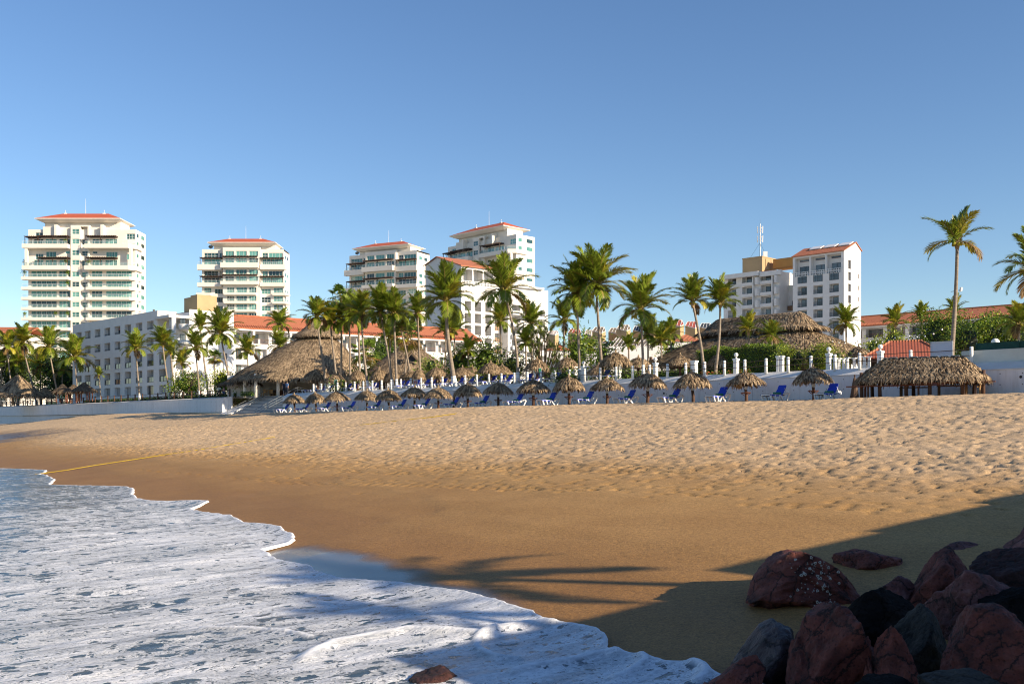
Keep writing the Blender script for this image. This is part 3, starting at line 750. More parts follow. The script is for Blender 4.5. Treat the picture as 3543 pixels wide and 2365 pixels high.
def railing(root, P0, P1, x0, x1, z, depth=0.03, h=.95, kind='bars', mat='dark_metal'):
    P0, P1 = Vector(P0), Vector(P1); t = (P1-P0).normalized(); n = Vector((t.y, -t.x)); w = round(x1-x0, 2)
    if w < .2: return
    key = (w, round(h, 2), kind, mat)
    if key not in _RC:
        mb = MB()
        if kind == 'bars':
            mb.box(0, w, -.025, .025, h-.05, h, 0); mb.box(0, w, -.02, .02, .06, .1, 0)
            k = max(2, int(w/.22))
            for i in range(k+1): x = w*i/k; mb.box(max(0, x-.014), min(w, x+.014), -.014, .014, .1, h-.05, 0)
        elif kind == 'glass':
            mb.box(0.02, w-.02, -.01, .01, .05, h-.05, 1); mb.box(0, w, -.03, .03, h-.05, h, 0)
            k = max(1, int(w/1.5))
            for i in range(k+1): x = w*i/k; mb.box(max(0, x-.025), min(w, x+.025), -.025, .025, 0, h-.05, 0)
        elif kind == 'lattice':
            for z_ in (0, h*.5, h-.08): mb.box(0, w, -.04, .04, z_, z_+.08, 0)
            k = max(2, int(w/.45))
            for i in range(k+1): x = w*i/k; mb.box(max(0, x-.05), min(w, x+.05), -.035, .035, .08, h-.08, 0)
        else:
            mb.box(0, w, -.06, .06, 0, h, 0)
        _RC[key] = mb.mesh('railing', [mat, 'glass_rail'])
    q = P0+t*x0-n*depth
    return link('railing', _RC[key], root, (q.x, q.y, z), math.atan2(t.y, t.x))
def hiproof(x0, x1, y0, y1, ze, zr, ov=.0):
    mb = MB(); w = min(x1-x0, y1-y0)/2; 
    a, b, c, d = (x0, y0, ze), (x1, y0, ze), (x1, y1, ze), (x0, y1, ze)
    if x1-x0 >= y1-y0: r0, r1 = (x0+w, (y0+y1)/2, zr), (x1-w, (y0+y1)/2, zr)
    else: r0 = r1 = None
    mb.quad(a, b, r1, r0); mb.quad(c, d, r0, r1); mb.poly([b, c, r1]); mb.poly([d, a, r0])
    return mb

# ---------------------------------------------------------------- condominium towers
def pergola(root, x0, x1, y0, y1, z, posts=3):
    mb = MB()
    for y in (y0, (y0+y1)/2, y1-.1): mb.box(x0, x1, y, y+.12, z-.22, z, 0)
    k = int((x1-x0)/.55)
    for i in range(k+1):
        x = x0+(x1-x0)*i/k; mb.box(x-.06, x+.06, y0-.35, y1, z+.001, z+.2, 0)
    for i in range(posts):
        x = x0+.1+(x1-x0-.2)*i/(posts-1); mb.box(x-.09, x+.09, y0+.01, y0+.19, z-2.6, z-.221, 0)
    return mb.build('pergola', 'pergola_wood', root)
def slab(root, poly, z0, z1, rails, mat='plaster_cream'):
    mb = MB(); mb.prism(poly, z0, z1); o = mb.build('balcony', mat, root)
    for (p0, p1) in rails:
        L = (Vector(p1)-Vector(p0)).length
        railing(o, p0, p1, .05, L-.05, z1+.002, .12, .95, 'glass', 'metal_white')
    return o
def tower_top(root, x0, x1, y0, y1, zw, ze, zr, pmat='plaster_cream'):
    rf = hiproof(x0, x1, y0, y1, ze+.25, zr).build('roof', 'roof_red', root)
    mb = MB(); b = 1.9
    mb.box(x0-.05, x1+.05, y0-.05, y1+.05, ze, ze+.246)
    q = [(x0, y0), (x1, y0), (x1, y1), (x0, y1)]; q2 = [(x0+b, y0+b), (x1-b, y0+b), (x1-b, y1-b), (x0+b, y1-b)]
    for k in range(4): mb.quad((*q[k], ze-.01), (*q[(k+1) % 4], ze-.01), (*q2[(k+1) % 4], ze-.85), (*q2[k], ze-.85))
    mb.build('eave', pmat, rf)
    m2 = MB(); xm = (x0+x1)/2; m2.tube([(xm, (y0+y1)/2, zr-.3), (xm, (y0+y1)/2, zr+4.8)], [.07, .03], 6); m2.build('antenna', 'metal_white', rf)
    for f in (-.24, .22):
        m3 = MB(); X = xm+f*(x1-x0); m3.box(X-.4, X+.4, (y0+y1)/2-.4, (y0+y1)/2+.4, zr-.4, zr+.15); m3.tube([(X, (y0+y1)/2, zr+.151), (X, (y0+y1)/2, zr+.9)], .05, 6); m3.sphere((X, (y0+y1)/2, zr+1), .14, 8); m3.build('roof_vent', 'metal_white', rf)

def towerA(name, label, O, a, low):
    B = Bld(name, label, O, a, 33.7, 10); rt = B.root; k = .0291
    X = lambda c: (c-900)*k
    Z = lambda c: ZC+(1460-(680+c/3.137))*.0914
    x0, x1 = X(275), X(1450); yb = 1.8
    body_top = Z(345); gl = 'glass_teal'; fm = 'white_paint'
    ops, wins = [], []
    fl = [Z(900)-3.2*i for i in range(0, 16)]; fl = [z for z in fl if z > low]
    def add(c0, c1, za, zb_, nx, nz=1, d=.22):
        ops.append((X(c0)-x0, X(c1)-x0, za, zb_, d)); wins.append((X(c0)-x0, X(c1)-x0, za, zb_, nx, nz, d))
    for z in fl:
        b = z+.9
        add(305, 585, b, b+2.15, 5, 2); add(610, 730, b, b+2.15, 3)
        add(968, 1085, b, b+2.15, 3); add(1125, 1405, b, b+2.15, 5, 2)
        add(862, 941, b+.15, b+1.75, 2, 2)
    for top, bot in ((515, 560), (745, 795)):
        b = Z(top)
        add(335, 440, b, b+2.0, 3); add(462, 585, b, b+2.0, 3); add(612, 730, b, b+2.0, 2); add(975, 1085, b, b+2.0, 3); add(1115, 1245, b, b+2.0, 3)
        add(862, 941, b+.1, b+1.8, 2, 2)
    add(468, 580, Z(650), Z(585), 3); add(355, 440, Z(672), Z(608), 3); add(1125, 1250, Z(648), Z(588), 4); add(975, 1030, Z(607), Z(583), 1); add(678, 728, Z(607), Z(580), 1); add(862, 941, Z(632), Z(580), 2, 2)
    add(1350, 1440, Z(450), Z(390), 3, 2); add(355, 440, Z(430), Z(378), 2); add(1350, 1400, Z(672), Z(610), 2)
    mb = MB()
    f0, f1 = (x0, yb), (x1, yb)
    facade(mb, f0, f1, low-6, body_top, ops)
    ro = []
    for i, z in enumerate(fl+[Z(795)+.3, Z(680), Z(560)+.3, Z(460)]):
        ro.append((4.6, 7.6, z+1.0, z+2.4, .09)); ro.append((.8, 2.6, z+1.0, z+2.3, .09))
    s0, s1 = (x1, yb), (x1, 10.4)
    facade(mb, s0, s1, low-6, body_top, ro)
    mb.quad((x1, 10.4, low-6), (x0, 10.4, low-6), (x0, 10.4, body_top), (x1, 10.4, body_top)); mb.quad((x0, 10.4, low-6), (x0, yb, low-6), (x0, yb, body_top), (x0, 10.4, body_top))
    mb.poly([(x0, yb, body_top), (x1, yb, body_top), (x1, 10.4, body_top), (x0, 10.4, body_top)])
    # penthouse block with piers
    pz = Z(238)
    mb.box(X(445), X(1275), 2.6, 9.8, body_top+.003, pz)
    mb.box(X(582), X(608), .3, 2.59, Z(430), Z(300)); mb.box(X(1085), X(1112), .3, 2.59, Z(430), Z(300))
    mb.box(X(445), X(582), 1.2, 2.597, Z(430), Z(318)); 
    mb.build('wall', 'plaster_cream', rt)
    for w in wins: window(rt, f0, f1, w[:4], w[6], gl, fm, w[4], w[5])
    for r in ro: window(rt, s0, s1, r[:4], r[4], gl, fm, 1)
    # central bay standing forward
    mb = MB(); c0, c1 = (X(752), .9), (X(858), .9); cops = [(X(766)-X(752), X(845)-X(752), z+1.05, z+2.65, .2) for z in fl+[Z(515)-.8, Z(632)-1.0, Z(745)-.8, Z(400)-1.05]]
    facade(mb, c0, c1, low-6, Z(318), cops)
    mb.quad((X(858), .9, low-6), (X(858), yb-.01, low-6), (X(858), yb-.01, Z(318)), (X(858), .9, Z(318))); mb.quad((X(752), yb-.01, low-6), (X(752), .9, low-6), (X(752), .9, Z(318)), (X(752), yb-.01, Z(318)))
    mb.box(X(752), X(955), .9, 2.59, Z(318), Z(303)); mb.box(X(936), X(955), .95, yb-.005, low-6, Z(318)-.002)
    cb = mb.build('bay', 'plaster_cream', rt)
    for r in cops: window(cb, c0, c1, r[:4], r[4], gl, fm, 2, 2)
    for z in fl:
        slab(rt, [(X(228), -.2), (X(740), -.2), (X(752), .6), (X(752), yb+.1), (X(228), yb+.1)], z, z+.88, [((X(236), -.2), (X(738), -.2))])
        slab(rt, [(X(932), -.2), (X(1405), -.2), (X(1446), 1.2), (X(1446)+.5, 5), (x1, 6.5), (x1-.2, yb+.1), (X(932), yb+.1)], z, z+.88, [((X(938), -.2), (X(1403), -.2)), ((X(1405), -.2), (X(1444), 1.1))])
    for top, bot in ((515, 560), (748, 795)):
        slab(rt, [(X(247), -.8), (X(745), -.8), (X(745), yb+.1), (X(247), yb+.1)], Z(bot), Z(top), [((X(252), -.8), (X(740), -.8))])
        slab(rt, [(X(925), -.8), (X(1400), -.8), (X(1470), 1.4), (X(1475), 5), (x1, 7), (x1-.2, yb+.1), (X(925), yb+.1)], Z(bot), Z(top), [((X(930), -.8), (X(1398), -.8)), ((X(1400), -.8), (X(1468), 1.3))])
        zp = Z(top)+2.55
        pergola(rt, X(415), X(738), -.4, yb-.1, zp); pergola(rt, X(932), X(1255), -.4, yb-.1, zp)
    pergola(rt, X(270), X(412), -.4, yb-.1, Z(515)+2.35)
    mb = MB(); mb.box(X(275), X(303), -.6, .3, Z(745), Z(560)-.02); mb.box(X(1405), X(1432), -.3, .6, Z(745), Z(560)-.02); mb.build('column', 'plaster_cream', rt)
    tower_top(rt, X(372), X(1305), 0, 12.4, pz, Z(240), Z(198)+1.7)
    return B

def towerB(name, label, O, a, low):
    B = Bld(name, label, O, a, 33, 13); rt = B.root; k = .0344
    X = lambda c: (c-1040)*k
    Z = lambda c: ZC+(1460-(700+c/3.137))*.108
    x0, x1 = X(607), X(1500); yb = 1.8; top = Z(500); gl = 'glass_teal'; fm = 'white_paint'
    ops, wins = [], []
    def add(c0, c1, za, zb_, nx, nz=1, d=.25):
        ops.append((X(c0)-x0, X(c1)-x0, za, zb_, d)); wins.append((X(c0)-x0, X(c1)-x0, za, zb_, nx, nz, d))
    for za, zb_ in ((Z(597), Z(540)), (Z(790), Z(736))):
        add(630, 785, za, zb_, 4, 2); add(798, 838, za, zb_, 2); add(1265, 1325, za, zb_, 2, 2); add(1335, 1488, za, zb_, 4)
    for t in (668, 868):
        add(630, 838, Z(t), Z(t)+2.1, 5); add(1265, 1490, Z(t), Z(t)+2.1, 5)
    fl = [Z(1005)-3.17*i for i in range(14)]; fl = [z for z in fl if z > low]
    for z in fl:
        b = z+.85
        add(630, 708, b, b+2.1, 2); add(745, 845, b-.2, b+1.7, 3); add(1257, 1357, b-.2, b+1.7, 3, 2); add(1388, 1490, b, b+2.1, 3)
    mb = MB(); f0, f1 = (x0, yb), (x1, yb)
    facade(mb, f0, f1, low-6, top, ops)
    ro = [(1.6, 3.9, z+1.0, z+2.4, .09) for z in fl+[Z(790)-1.0, Z(868)-.9, Z(597)-1.0]]+[(5.3, 7.6, z+1.0, z+2.4, .09) for z in fl+[Z(790)-1.0, Z(597)-1.0]]
    s0, s1 = (x1, yb), (x1, 11.2)
    facade(mb, s0, s1, low-6, top-.6, ro)
    mb.quad((x1, 11.2, low-6), (x0, 11.2, low-6), (x0, 11.2, top), (x1, 11.2, top)); mb.quad((x0, 11.2, low-6), (x0, yb, low-6), (x0, yb, top), (x0, 11.2, top))
    mb.poly([(x0, yb, top), (x1, yb, top), (x1, 11.2, top), (x0, 11.2, top)])
    mb.box(X(730), X(1400), 2.6, 10.4, top+.003, Z(438))
    mb.build('wall', 'plaster_cream', rt)
    for w in wins: window(rt, f0, f1, w[:4], w[6], gl, fm, w[4], w[5])
    for r in ro: window(rt, s0, s1, r[:4], r[4], gl, fm, 1)
    mb = MB(); yc = .5; c0, c1 = (X(845), yc), (X(1250), yc); cops = []
    for za, zb_ in ((Z(580), Z(525)), (Z(776), Z(726)), (Z(660), Z(660)+2.0), (Z(858), Z(858)+2.0)):
        for a_, b_ in ((870, 965), (988, 1105), (1130, 1227)): cops.append((X(a_)-X(845), X(b_)-X(845), za, zb_, .3))
    for z in fl:
        for a_, b_ in ((890, 970), (990, 1108), (1130, 1210)): cops.append((X(a_)-X(845), X(b_)-X(845), z+.85, z+2.95, .3))
    facade(mb, c0, c1, low-6, Z(485), cops)
    for x in (X(845), X(1250)): mb.quad((x, yc, low-6), (x, yb-.01, low-6), (x, yb-.01, Z(485)), (x, yc, Z(485)))
    mb.quad((X(845), yc, Z(485)), (X(1250), yc, Z(485)), (X(1250), 2.59, Z(485)), (X(845), 2.59, Z(485)))
    cb = mb.build('bay', 'plaster_cream', rt)
    for r in cops: window(cb, c0, c1, r[:4], r[4], gl, fm, 3)
    for z in fl:
        slab(rt, [(X(557), .2), (X(712), .2), (X(712), yb+.1), (X(557), yb+.1)], z, z+.85, [((X(563), .2), (X(710), .2))])
        slab(rt, [(X(866), -1.0), (X(1212), -1.0), (X(1212), yc+.1), (X(866), yc+.1)], z, z+.85, [((X(870), -1.0), (X(1210), -1.0))])
        slab(rt, [(X(1386), .2), (X(1530), .2), (X(1552), 2.2), (X(1552), 4.5), (x1-.1, 5), (x1-.2, yb+.1), (X(1386), yb+.1)], z, z+.85, [((X(1390), .2), (X(1528), .2)), ((X(1530), .2), (X(1550), 2.1))])
    for (b_, t) in ((730, 670), (912, 870)):
        slab(rt, [(X(568), .1), (X(833), .1), (X(833), yb+.1), (X(568), yb+.1)], Z(b_), Z(t), [((X(575), .1), (X(832), .1))])
        slab(rt, [(X(834), -1.4), (X(1240), -1.4), (X(1240), yc+.1), (X(834), yc+.1)], Z(b_-18), Z(t-12), [((X(838), -1.4), (X(1236), -1.4))])
        slab(rt, [(X(1252), .1), (X(1524), .1), (X(1536), 1.2), (X(1536), yb+.1), (X(1252), yb+.1)], Z(b_-4), Z(t), [((X(1256), .1), (X(1522), .1))])
        zt_ = Z(t)
        pergola(rt, X(597), X(840), .25, yb-.1, zt_+2.45); pergola(rt, X(852), X(1222), -1.1, yc-.1, Z(t-12)+2.45); pergola(rt, X(1256), X(1500), .25, yb-.1, zt_+2.45)
    tower_top(rt, X(682), X(1422), 0, 12.4, 0, Z(438), Z(408)+1.6)
    m4 = MB(); m4.lathe([(.001, .0), (.5, .12), (.85, .4)], 14); dsh = m4.build('satellite_dish', 'metal_grey', rt); dsh.location = (X(690), 3.2, top+.9); dsh.rotation_euler = (.9, .4, 0)
    m4 = MB(); m4.tube([(X(690), 3.3, top), (X(690), 3.2, top+.95)], .06, 6); m4.build('dish_mount', 'metal_grey', rt)
    return B

TA = towerA('condo_tower', 'tall cream condominium tower with pergolas at the far left, widest of the four', ((287-U0)/F*315, 315.0), (1, 0), DECK)
a4 = (.698, -.716)
towerA('condo_tower', 'cream condominium tower rising right behind the white gabled hotel block', (-2.8-11.8*a4[0], 326-11.8*a4[1]), a4, 24)
TB = towerB('condo_tower', 'cream condominium tower with mast standing alone behind the flat roofed white hotel wing', ((831.5-U0)/F*372, 372.0), (1, 0), 16)
a3 = (.9, -.436)
towerB('condo_tower', 'cream condominium tower set at an angle behind the palm cluster', (-39.1-13.1*a3[0], 375-13.1*a3[1]), a3, 20)

# ---------------------------------------------------------------- left white hotel wing
B = Bld('hotel_wing', 'flat roofed white hotel wing with rows of square window openings, long side in shade', (-89.1, 201.9), (.7071, -.7071), 42.7, 16)
rt = B.root; zt_ = B.z(1073, 175); W = B.W
cols = [(263, 282), (293, 313), (327, 347), (361, 381), (396, 416), (431, 453), (469, 492), (508, 531), (550, 575)]
rows = [(16.5, 18.0, 0), (13.6, 15.1, 0), (10.0, 12.2, 1), (7.1, 9.3, 1), (4.9, 6.5, 2)]
ops, w_ = [], []
for ci, (u0, u1) in enumerate(cols):
    xa, _ = B.fx(u0); xb, _ = B.fx(u1)
    for (za, zb_, t) in rows:
        if ci == 8 and t == 0: continue
        ops.append((xa, xb, ZC+za, ZC+zb_, .9)); w_.append((xa, xb, ZC+za, ZC+zb_, t, ci))
mb = MB(); f0, f1 = (0, 0), (W, 0)
xcut = B.fx(545)[0]
facade(mb, f0, (W, 0), DECK-1, ZC+16.2, [o for o in ops if o[2] < ZC+16])
facade(mb, f0, (xcut, 0), ZC+16.2, zt_, [o for o in ops if o[2] > ZC+16])
y1 = B.ry(612)[0]; y2 = B.ry(809)[0]
mb.quad((xcut, 0, ZC+16.2), (xcut, 3.5, ZC+16.2), (xcut, 3.5, zt_), (xcut, 0, zt_))
mb.quad((xcut, 3.5, ZC+16.2), (W, 3.5, ZC+16.2), (W, 3.5, zt_-.4), (xcut, 3.5, zt_-.4))
s0, s1 = (W, 3.5), (W, y2)
so_ = []
for (u0, u1, v0, v1) in ((770, 785, 1168, 1188), (770, 786, 1222, 1242)):
    r = B.rrect(u0, u1, v0, v1); so_.append((r[0]-3.5, r[1]-3.5, r[2], r[3], .15))
facade(mb, s0, s1, DECK-1, zt_+.1, so_)
mb.quad((W, 0, DECK-1), (W, 3.5, DECK-1), (W, 3.5, ZC+16.2), (W, 0, ZC+16.2)); mb.poly([(xcut, 0, ZC+16.2), (W, 0, ZC+16.2), (W, 3.5, ZC+16.2), (xcut, 3.5, ZC+16.2)])
mb.quad((W, y2, DECK-1), (0, y2, DECK-1), (0, y2, zt_), (W, y2, zt_+.1)); mb.quad((0, y2, DECK-1), (0, 0, DECK-1), (0, 0, zt_), (0, y2, zt_))
mb.poly([(0, 0, zt_-.3), (xcut, 0, zt_-.3), (xcut, 3.5, zt_-.3), (W, 3.5, zt_-.3), (W, y2, zt_-.3), (0, y2, zt_-.3)])
mb.build('wall', 'plaster', rt)
for xa, xb, za, zb_, t, ci in w_:
    if t == 1:
        window(rt, f0, f1, (xa, xb, za, za+1.0), .22, 'glass_dark', 'dark_metal', 2); window(rt, f0, f1, (xa, xb, za+1.0, zb_), .88, 'shutter_grey', 'plaster', 1)
    elif t == 2 and ci == 7: window(rt, f0, f1, (xa, xb, za, zb_), .4, 'glass_dark', 'dark_metal', 2)
    else:
        window(rt, f0, f1, (xa, xb, za, zb_), .7 if t == 0 else .5, 'shutter_grey', 'plaster', 1)
        if t == 0: railing(rt, f0, f1, xa, xb, za, .1, .3, 'bars')
for r in so_: window(rt, s0, s1, r[:4], r[4], 'shutter_grey', 'wood_brown', 1)
mb = MB(); zs_ = ZC+18.05; mb.box(xcut-.6, W+.5, -.55, 3.48, zs_, zs_+.45); mb.build('canopy', 'plaster', rt)
mb = MB(); mb.tube([(W-.75, .55, ZC+16.2), (W-.75, .55, zs_)], .38, 14); mb.build('column', 'plaster', rt, True)
mb = MB(); mb.tube([(W+.55, .3, DECK-.5), (W+.55, .3, zs_)], .42, 14); mb.build('column', 'plaster', rt, True)
for zf in (16.2-.2, 13.2, 10.1, 7.0):
    mb = MB(); mb.lathe([(.01, -.05), (1.15, -.05), (1.2, 0), (1.2, .95), (1.05, .95), (1.05, .1), (.01, .1)], 18, 0, (W+1.0, 2.3, ZC+zf)); o = mb.build('balcony', 'plaster', rt, True)
    window(rt, s0, s1, (-1.8, -.7, ZC+zf+.1, ZC+zf+2.1), .04, 'glass_dark', 'dark_metal', 1, 1, 'door')
mb = MB(); z0_ = zt_-.29; xa_ = B.fx(659, 5.5)[0]; xb_ = B.fx(682, 5.5)[0]; xc_ = B.fx(637, 5.8)[0]; yy_ = B.ry(750, xb_)[0]; zt3 = B.z(1041, 186); mb.box(xa_, xb_, 5.5, yy_, z0_, zt3); mb.box(xc_, xa_-.01, 5.8, yy_, z0_, zt3-.2); mb.build('stair_house', 'tan_wall', rt)
mb = MB(); 
for x in (24.0, 35.5): mb.box(x, x+.25, .2, .5, zt_, zt_+.35)
mb.build('floodlight', 'dark_metal', rt)
HW = B

# ---------------------------------------------------------------- red roofed middle range
def arcade(B, x0, x1, bay, floors, gl='glass_dark', f=2.9, rail='rail_brown', zb=DECK, dark=.55, first=.5):
    ops, ws = [], []
    n = int((x1-x0-first)/bay)
    for k in range(n):
        xa = x0+first+bay*k
        for j, zf in enumerate(floors):
            if j == 0: ops.append((xa, xa+bay*.82, zf, zf+2.25, 2.0)); ws.append((xa+.1, xa+bay*.82*dark, zf, zf+2.05, j, xa, xa+bay*.82))
            else: ops.append((xa+.25, xa+bay*.72, zf, zf+2.1, 1.0)); ws.append((xa+.3, xa+bay*.45, zf, zf+2.0, j, xa+.25, xa+bay*.72))
    return ops, ws
B = Bld('hotel_range', 'low white hotel range with long terracotta tile roof behind the peaked palapa', (-53.5, 190.0), (.825, .565), 56, 11)
rt = B.root; ze = ZC+18.25
ops, ws = arcade(B, 0, 56, 3.75, [ze-3.1, ze-6.2, ze-9.3, ze-12.3])
mb = MB(); f0, f1 = (0, 0), (56, 0)
facade(mb, f0, f1, DECK-1, ze, ops)
mb.poly([(56, 0, DECK-1), (56, 11, DECK-1), (56, 11, ze), (56, 5.5, ze+2.5), (56, 0, ze)]); mb.poly([(0, 0, DECK-1), (0, 0, ze), (0, 5.5, ze+2.5), (0, 11, ze), (0, 11, DECK-1)]); mb.quad((56, 11, DECK-1), (0, 11, DECK-1), (0, 11, ze), (56, 11, ze))
mb.build('wall', 'plaster', rt)
for xa, xb, za, zb_, j, ra, rb in ws:
    window(rt, f0, f1, (xa, xb, za, zb_), 1.98 if j == 0 else .98, 'glass_dark', 'wood_brown', 2, 1, 'door')
    railing(rt, f0, f1, ra, rb, za, .12, .95, 'bars', 'rail_brown' if j == 0 else 'dark_metal')
def tileroof(rt, x0, x1, y0, y1, ze, zr, mat='tiles', ov=.9, trim='plaster', xo=.3):
    mb = MB(); ym = (y0+y1)/2; sl = (zr-ze)/(ym-y0)
    a = [(x0-xo, y0-ov, ze-sl*ov+.25), (x1+xo, y0-ov, ze-sl*ov+.25), (x1+xo, ym, zr+.25), (x0-xo, ym, zr+.25)]
    b = [(x0-xo, ym, zr+.25), (x1+xo, ym, zr+.25), (x1+xo, y1+ov, ze-sl*ov+.25), (x0-xo, y1+ov, ze-sl*ov+.25)]
    mb.quad(*a); mb.quad(*b)
    lo = [Vector(p)-Vector((0, 0, .22)) for p in a]; lo2 = [Vector(p)-Vector((0, 0, .22)) for p in b]
    for q, l in ((a, lo), (b, lo2)):
        for k in range(4):
            if k == (2 if q is a else 0): continue
            mb.quad(q[k], l[k], l[(k+1) % 4], q[(k+1) % 4], 0)
        mb.quad(l[3], l[2], l[1], l[0])
    rf = mb.build('roof', mat, rt)
    m2 = MB(); m2.tube([(x0-xo, ym, zr+.3), (x1+xo, ym, zr+.3)], .17, 8); m2.build('ridge', mat, rf)
    m2 = MB(); m2.box(x0-xo, x1+xo, y0-ov+.1, y0-ov+.32, ze-sl*ov-.28, ze-sl*ov+.02); m2.build('fascia', trim, rf)
    # tile courses end in a row of rolls at the eave
    m2 = MB(); n = int((x1-x0+2*xo)/.45)
    for k in range(n): 
        x = x0-xo+.22+.45*k; m2.tube([(x, y0-ov-.06, ze-sl*ov+.26), (x, y0-ov+1.2, ze-sl*ov+.26+sl*1.26)], .11, 5)
    m2.build('eave_tiles', mat, rf)
    return rf
tileroof(rt, 0, 56, 0, 11, ze, ze+2.5)
mb = MB()
for k in range(15):
    x = .3+3.75*k; mb.box(x-.1, x+.35, -.62, -.02, ze-1.5, ze-.35)
mb.build('bracket', 'plaster', rt)
mb = MB(); mb.bar((18.5, -.6, ze+.25), (18.5, 5.4, ze+2.95), .25, .2); mb.build('parapet', 'red_wall', rt)

# ---------------------------------------------------------------- gabled centre block
O_ = (-22.5, 258.4)
B = Bld('hotel_tower', 'white hotel block with small gabled tile roof in the middle, gable end in shade', O_, (.6, -.8), 16.7, 27)
rt = B.root; W = B.W; ze = ZC+38.6; yA = B.ry(1711)[0]; yB = B.ry(1754)[0]; yC = B.ry(1893)[0]
f0, f1 = (W, 0), (W, yA)
xr = 5.8; zr = ZC+42.1; zl_ = ZC+40.6
ops, ws = [], []
cu = ((1608, 1629.5), (1643.5, 1664.5), (1679, 1700))
for (u0, u1) in cu:
    ya, yb_ = B.ry(u0)[0], B.ry(u1)[0]
    for k in range(0, 11):
        z = ZC+27.6-2.95*k
        if z < DECK: break
        ops.append((ya, yb_, z, z+2.35, 2.4)); ws.append((ya+.05, ya+(yb_-ya)*.4, z, z+2.1, ya, yb_))
for (u0, u1) in ((1601, 1634), (1638, 1670), (1674, 1706)):
    ya, yb_ = B.ry(u0)[0], B.ry(u1)[0]
    ops.append((ya, yb_, ze-4.7, ze-.8, 2.4)); ws.append((ya+.1, ya+(yb_-ya)*.36, ze-3.7, ze-.9, ya, yb_))
mb = MB()
facade(mb, f0, f1, DECK-1, ze, ops)
mb.poly([(0, 0, DECK-1), (W, 0, DECK-1), (W, 0, ze), (xr, 0, zr), (0, 0, zl_)])
mb.poly([(W, yA, DECK-1), (0, yA, DECK-1), (0, yA, zl_), (xr, yA, zr), (W, yA, ze)]); mb.quad((0, yA, DECK-1), (0, 0, DECK-1), (0, 0, zl_), (0, yA, zl_))
mb.build('wall', 'plaster', rt)
for i, (a_, b_, za, zb_, ra, rb) in enumerate(ws):
    window(rt, f0, f1, (a_, b_, za, zb_), 2.38, 'glass_dark', 'dark_metal', 1, 1, 'door')
    if za > ZC+33: railing(rt, f0, f1, ra-.2, rb+.2, za-1.0, -.05, 1.05, 'lattice', 'white_paint')
    else: railing(rt, f0, f1, ra, rb, za, .05, .95, 'bars', 'dark_metal')
mb = MB(); sl1 = (zr-ze)/(W-xr); sl2 = (zr-zl_)/xr
p = lambda x, y, z: (x, y, z+.12)
mb.quad(p(W+.5, -.4, ze-.5*sl1), p(W+.5, yA+.3, ze-.5*sl1), p(xr, yA+.3, zr), p(xr, -.4, zr)); mb.quad(p(-.4, yA+.3, zl_-.4*sl2), p(-.4, -.4, zl_-.4*sl2), p(xr, -.4, zr), p(xr, yA+.3, zr))
q = lambda x, y, z: (x, y, z-.12)
mb.quad(q(W+.5, yA+.3, ze-.5*sl1), q(W+.5, -.4, ze-.5*sl1), q(xr, -.4, zr), q(xr, yA+.3, zr))
for A_, C_ in (((W+.5, -.4, ze-.5*sl1), (xr, -.4, zr)), ((xr, -.4, zr), (-.4, -.4, zl_-.4*sl2)), ((W+.5, yA+.3, ze-.5*sl1), (W+.5, -.4, ze-.5*sl1))): mb.quad(p(*A_), q(*A_), q(*C_), p(*C_))
mb.build('roof', 'tiles', rt)
# lower set-back link with timber balconies, then the block with rounded parapets
mb = MB(); zlow = ZC+(H-935)/F*253; xs_ = W-2.2
g0, g1 = (xs_, yA), (xs_, yB); gops = []
for k in range(10):
    z = ZC+26.4-2.95*k
    if z > DECK: gops.append((.35, yB-yA-.4, z, z+2.2, 1.2))
facade(mb, g0, g1, DECK-1, zlow, gops); mb.poly([(xs_, yA, zlow), (xs_, yB, zlow), (2, yB, zlow), (2, yA, zlow)])
lk = mb.build('link_block', 'plaster', rt)
for o in gops:
    window(lk, g0, g1, (o[0], o[0]+.9, o[2], o[2]+2), 1.18, 'glass_dark', 'dark_metal', 1, 1, 'door'); railing(lk, g0, g1, o[0]-.2, o[1]+.2, o[2], -.08, 1.0, 'lattice', 'wood_light')
zt2 = ZC+(H-995)/F*255
mb = MB(); h0, h1 = (W+.4, yB), (W+.4, yC); hops = []
cu = [(1771, 1801, 1), (1823, 1848, 1), (1868, 1886, 0)]
for (u0, u1, kind) in cu:
    ya, yb_ = B.ry(u0, W+.4)[0]-yB, B.ry(u1, W+.4)[0]-yB
    for k in range(10):
        z = ZC+27.6-2.95*k
        if z > DECK: hops.append((ya, yb_, z, z+(2.4 if kind else 1.5), 2.2 if kind else 1.4, kind))
facade(mb, h0, h1, DECK-1, zt2, [o[:5] for o in hops])
mb.quad((W+.4, yB, DECK-1), (2, yB, DECK-1), (2, yB, zt2), (W+.4, yB, zt2)); mb.quad((W+.4, yC, DECK-1), (2, yC, DECK-1), (2, yC, zt2), (W+.4, yC, zt2))
mb.poly([(W+.4, yB, zt2), (W+.4, yC, zt2), (2, yC, zt2), (2, yB, zt2)])
mb.box(W-6, W+1.3, yB+2.5, yC-2.0, zt2+.002, zt2+.5); mb.box(3, W-1.5, yB+1, yC-3, zt2+.503, zt2+2.3)
lb = mb.build('right_block', 'plaster', rt)
for o in hops:
    if o[5]:
        window(lb, h0, h1, (o[0]+.1, o[0]+1.3, o[2], o[2]+2.1), 2.18, 'glass_dark', 'dark_metal', 1, 1, 'door')
        m2 = MB(); ya, yb_ = yB+o[0]-.2, yB+o[1]+.15; m2.box(W+.42, W+1.25, ya, yb_, o[2]-.25, o[2]+.75); m2.build('balcony', 'plaster', lb)
    else: window(lb, h0, h1, o[:4], 1.38, 'shutter_grey', 'plaster', 1)
mb = MB()
for k in range(9):
    z = ZC+27.2-2.95*k; y = B.ry(1811, W+.4)[0]
    if z > DECK: mb.box(W+.45, W+1.5, y-.6, y+1.2, z-.3, z+1.3)
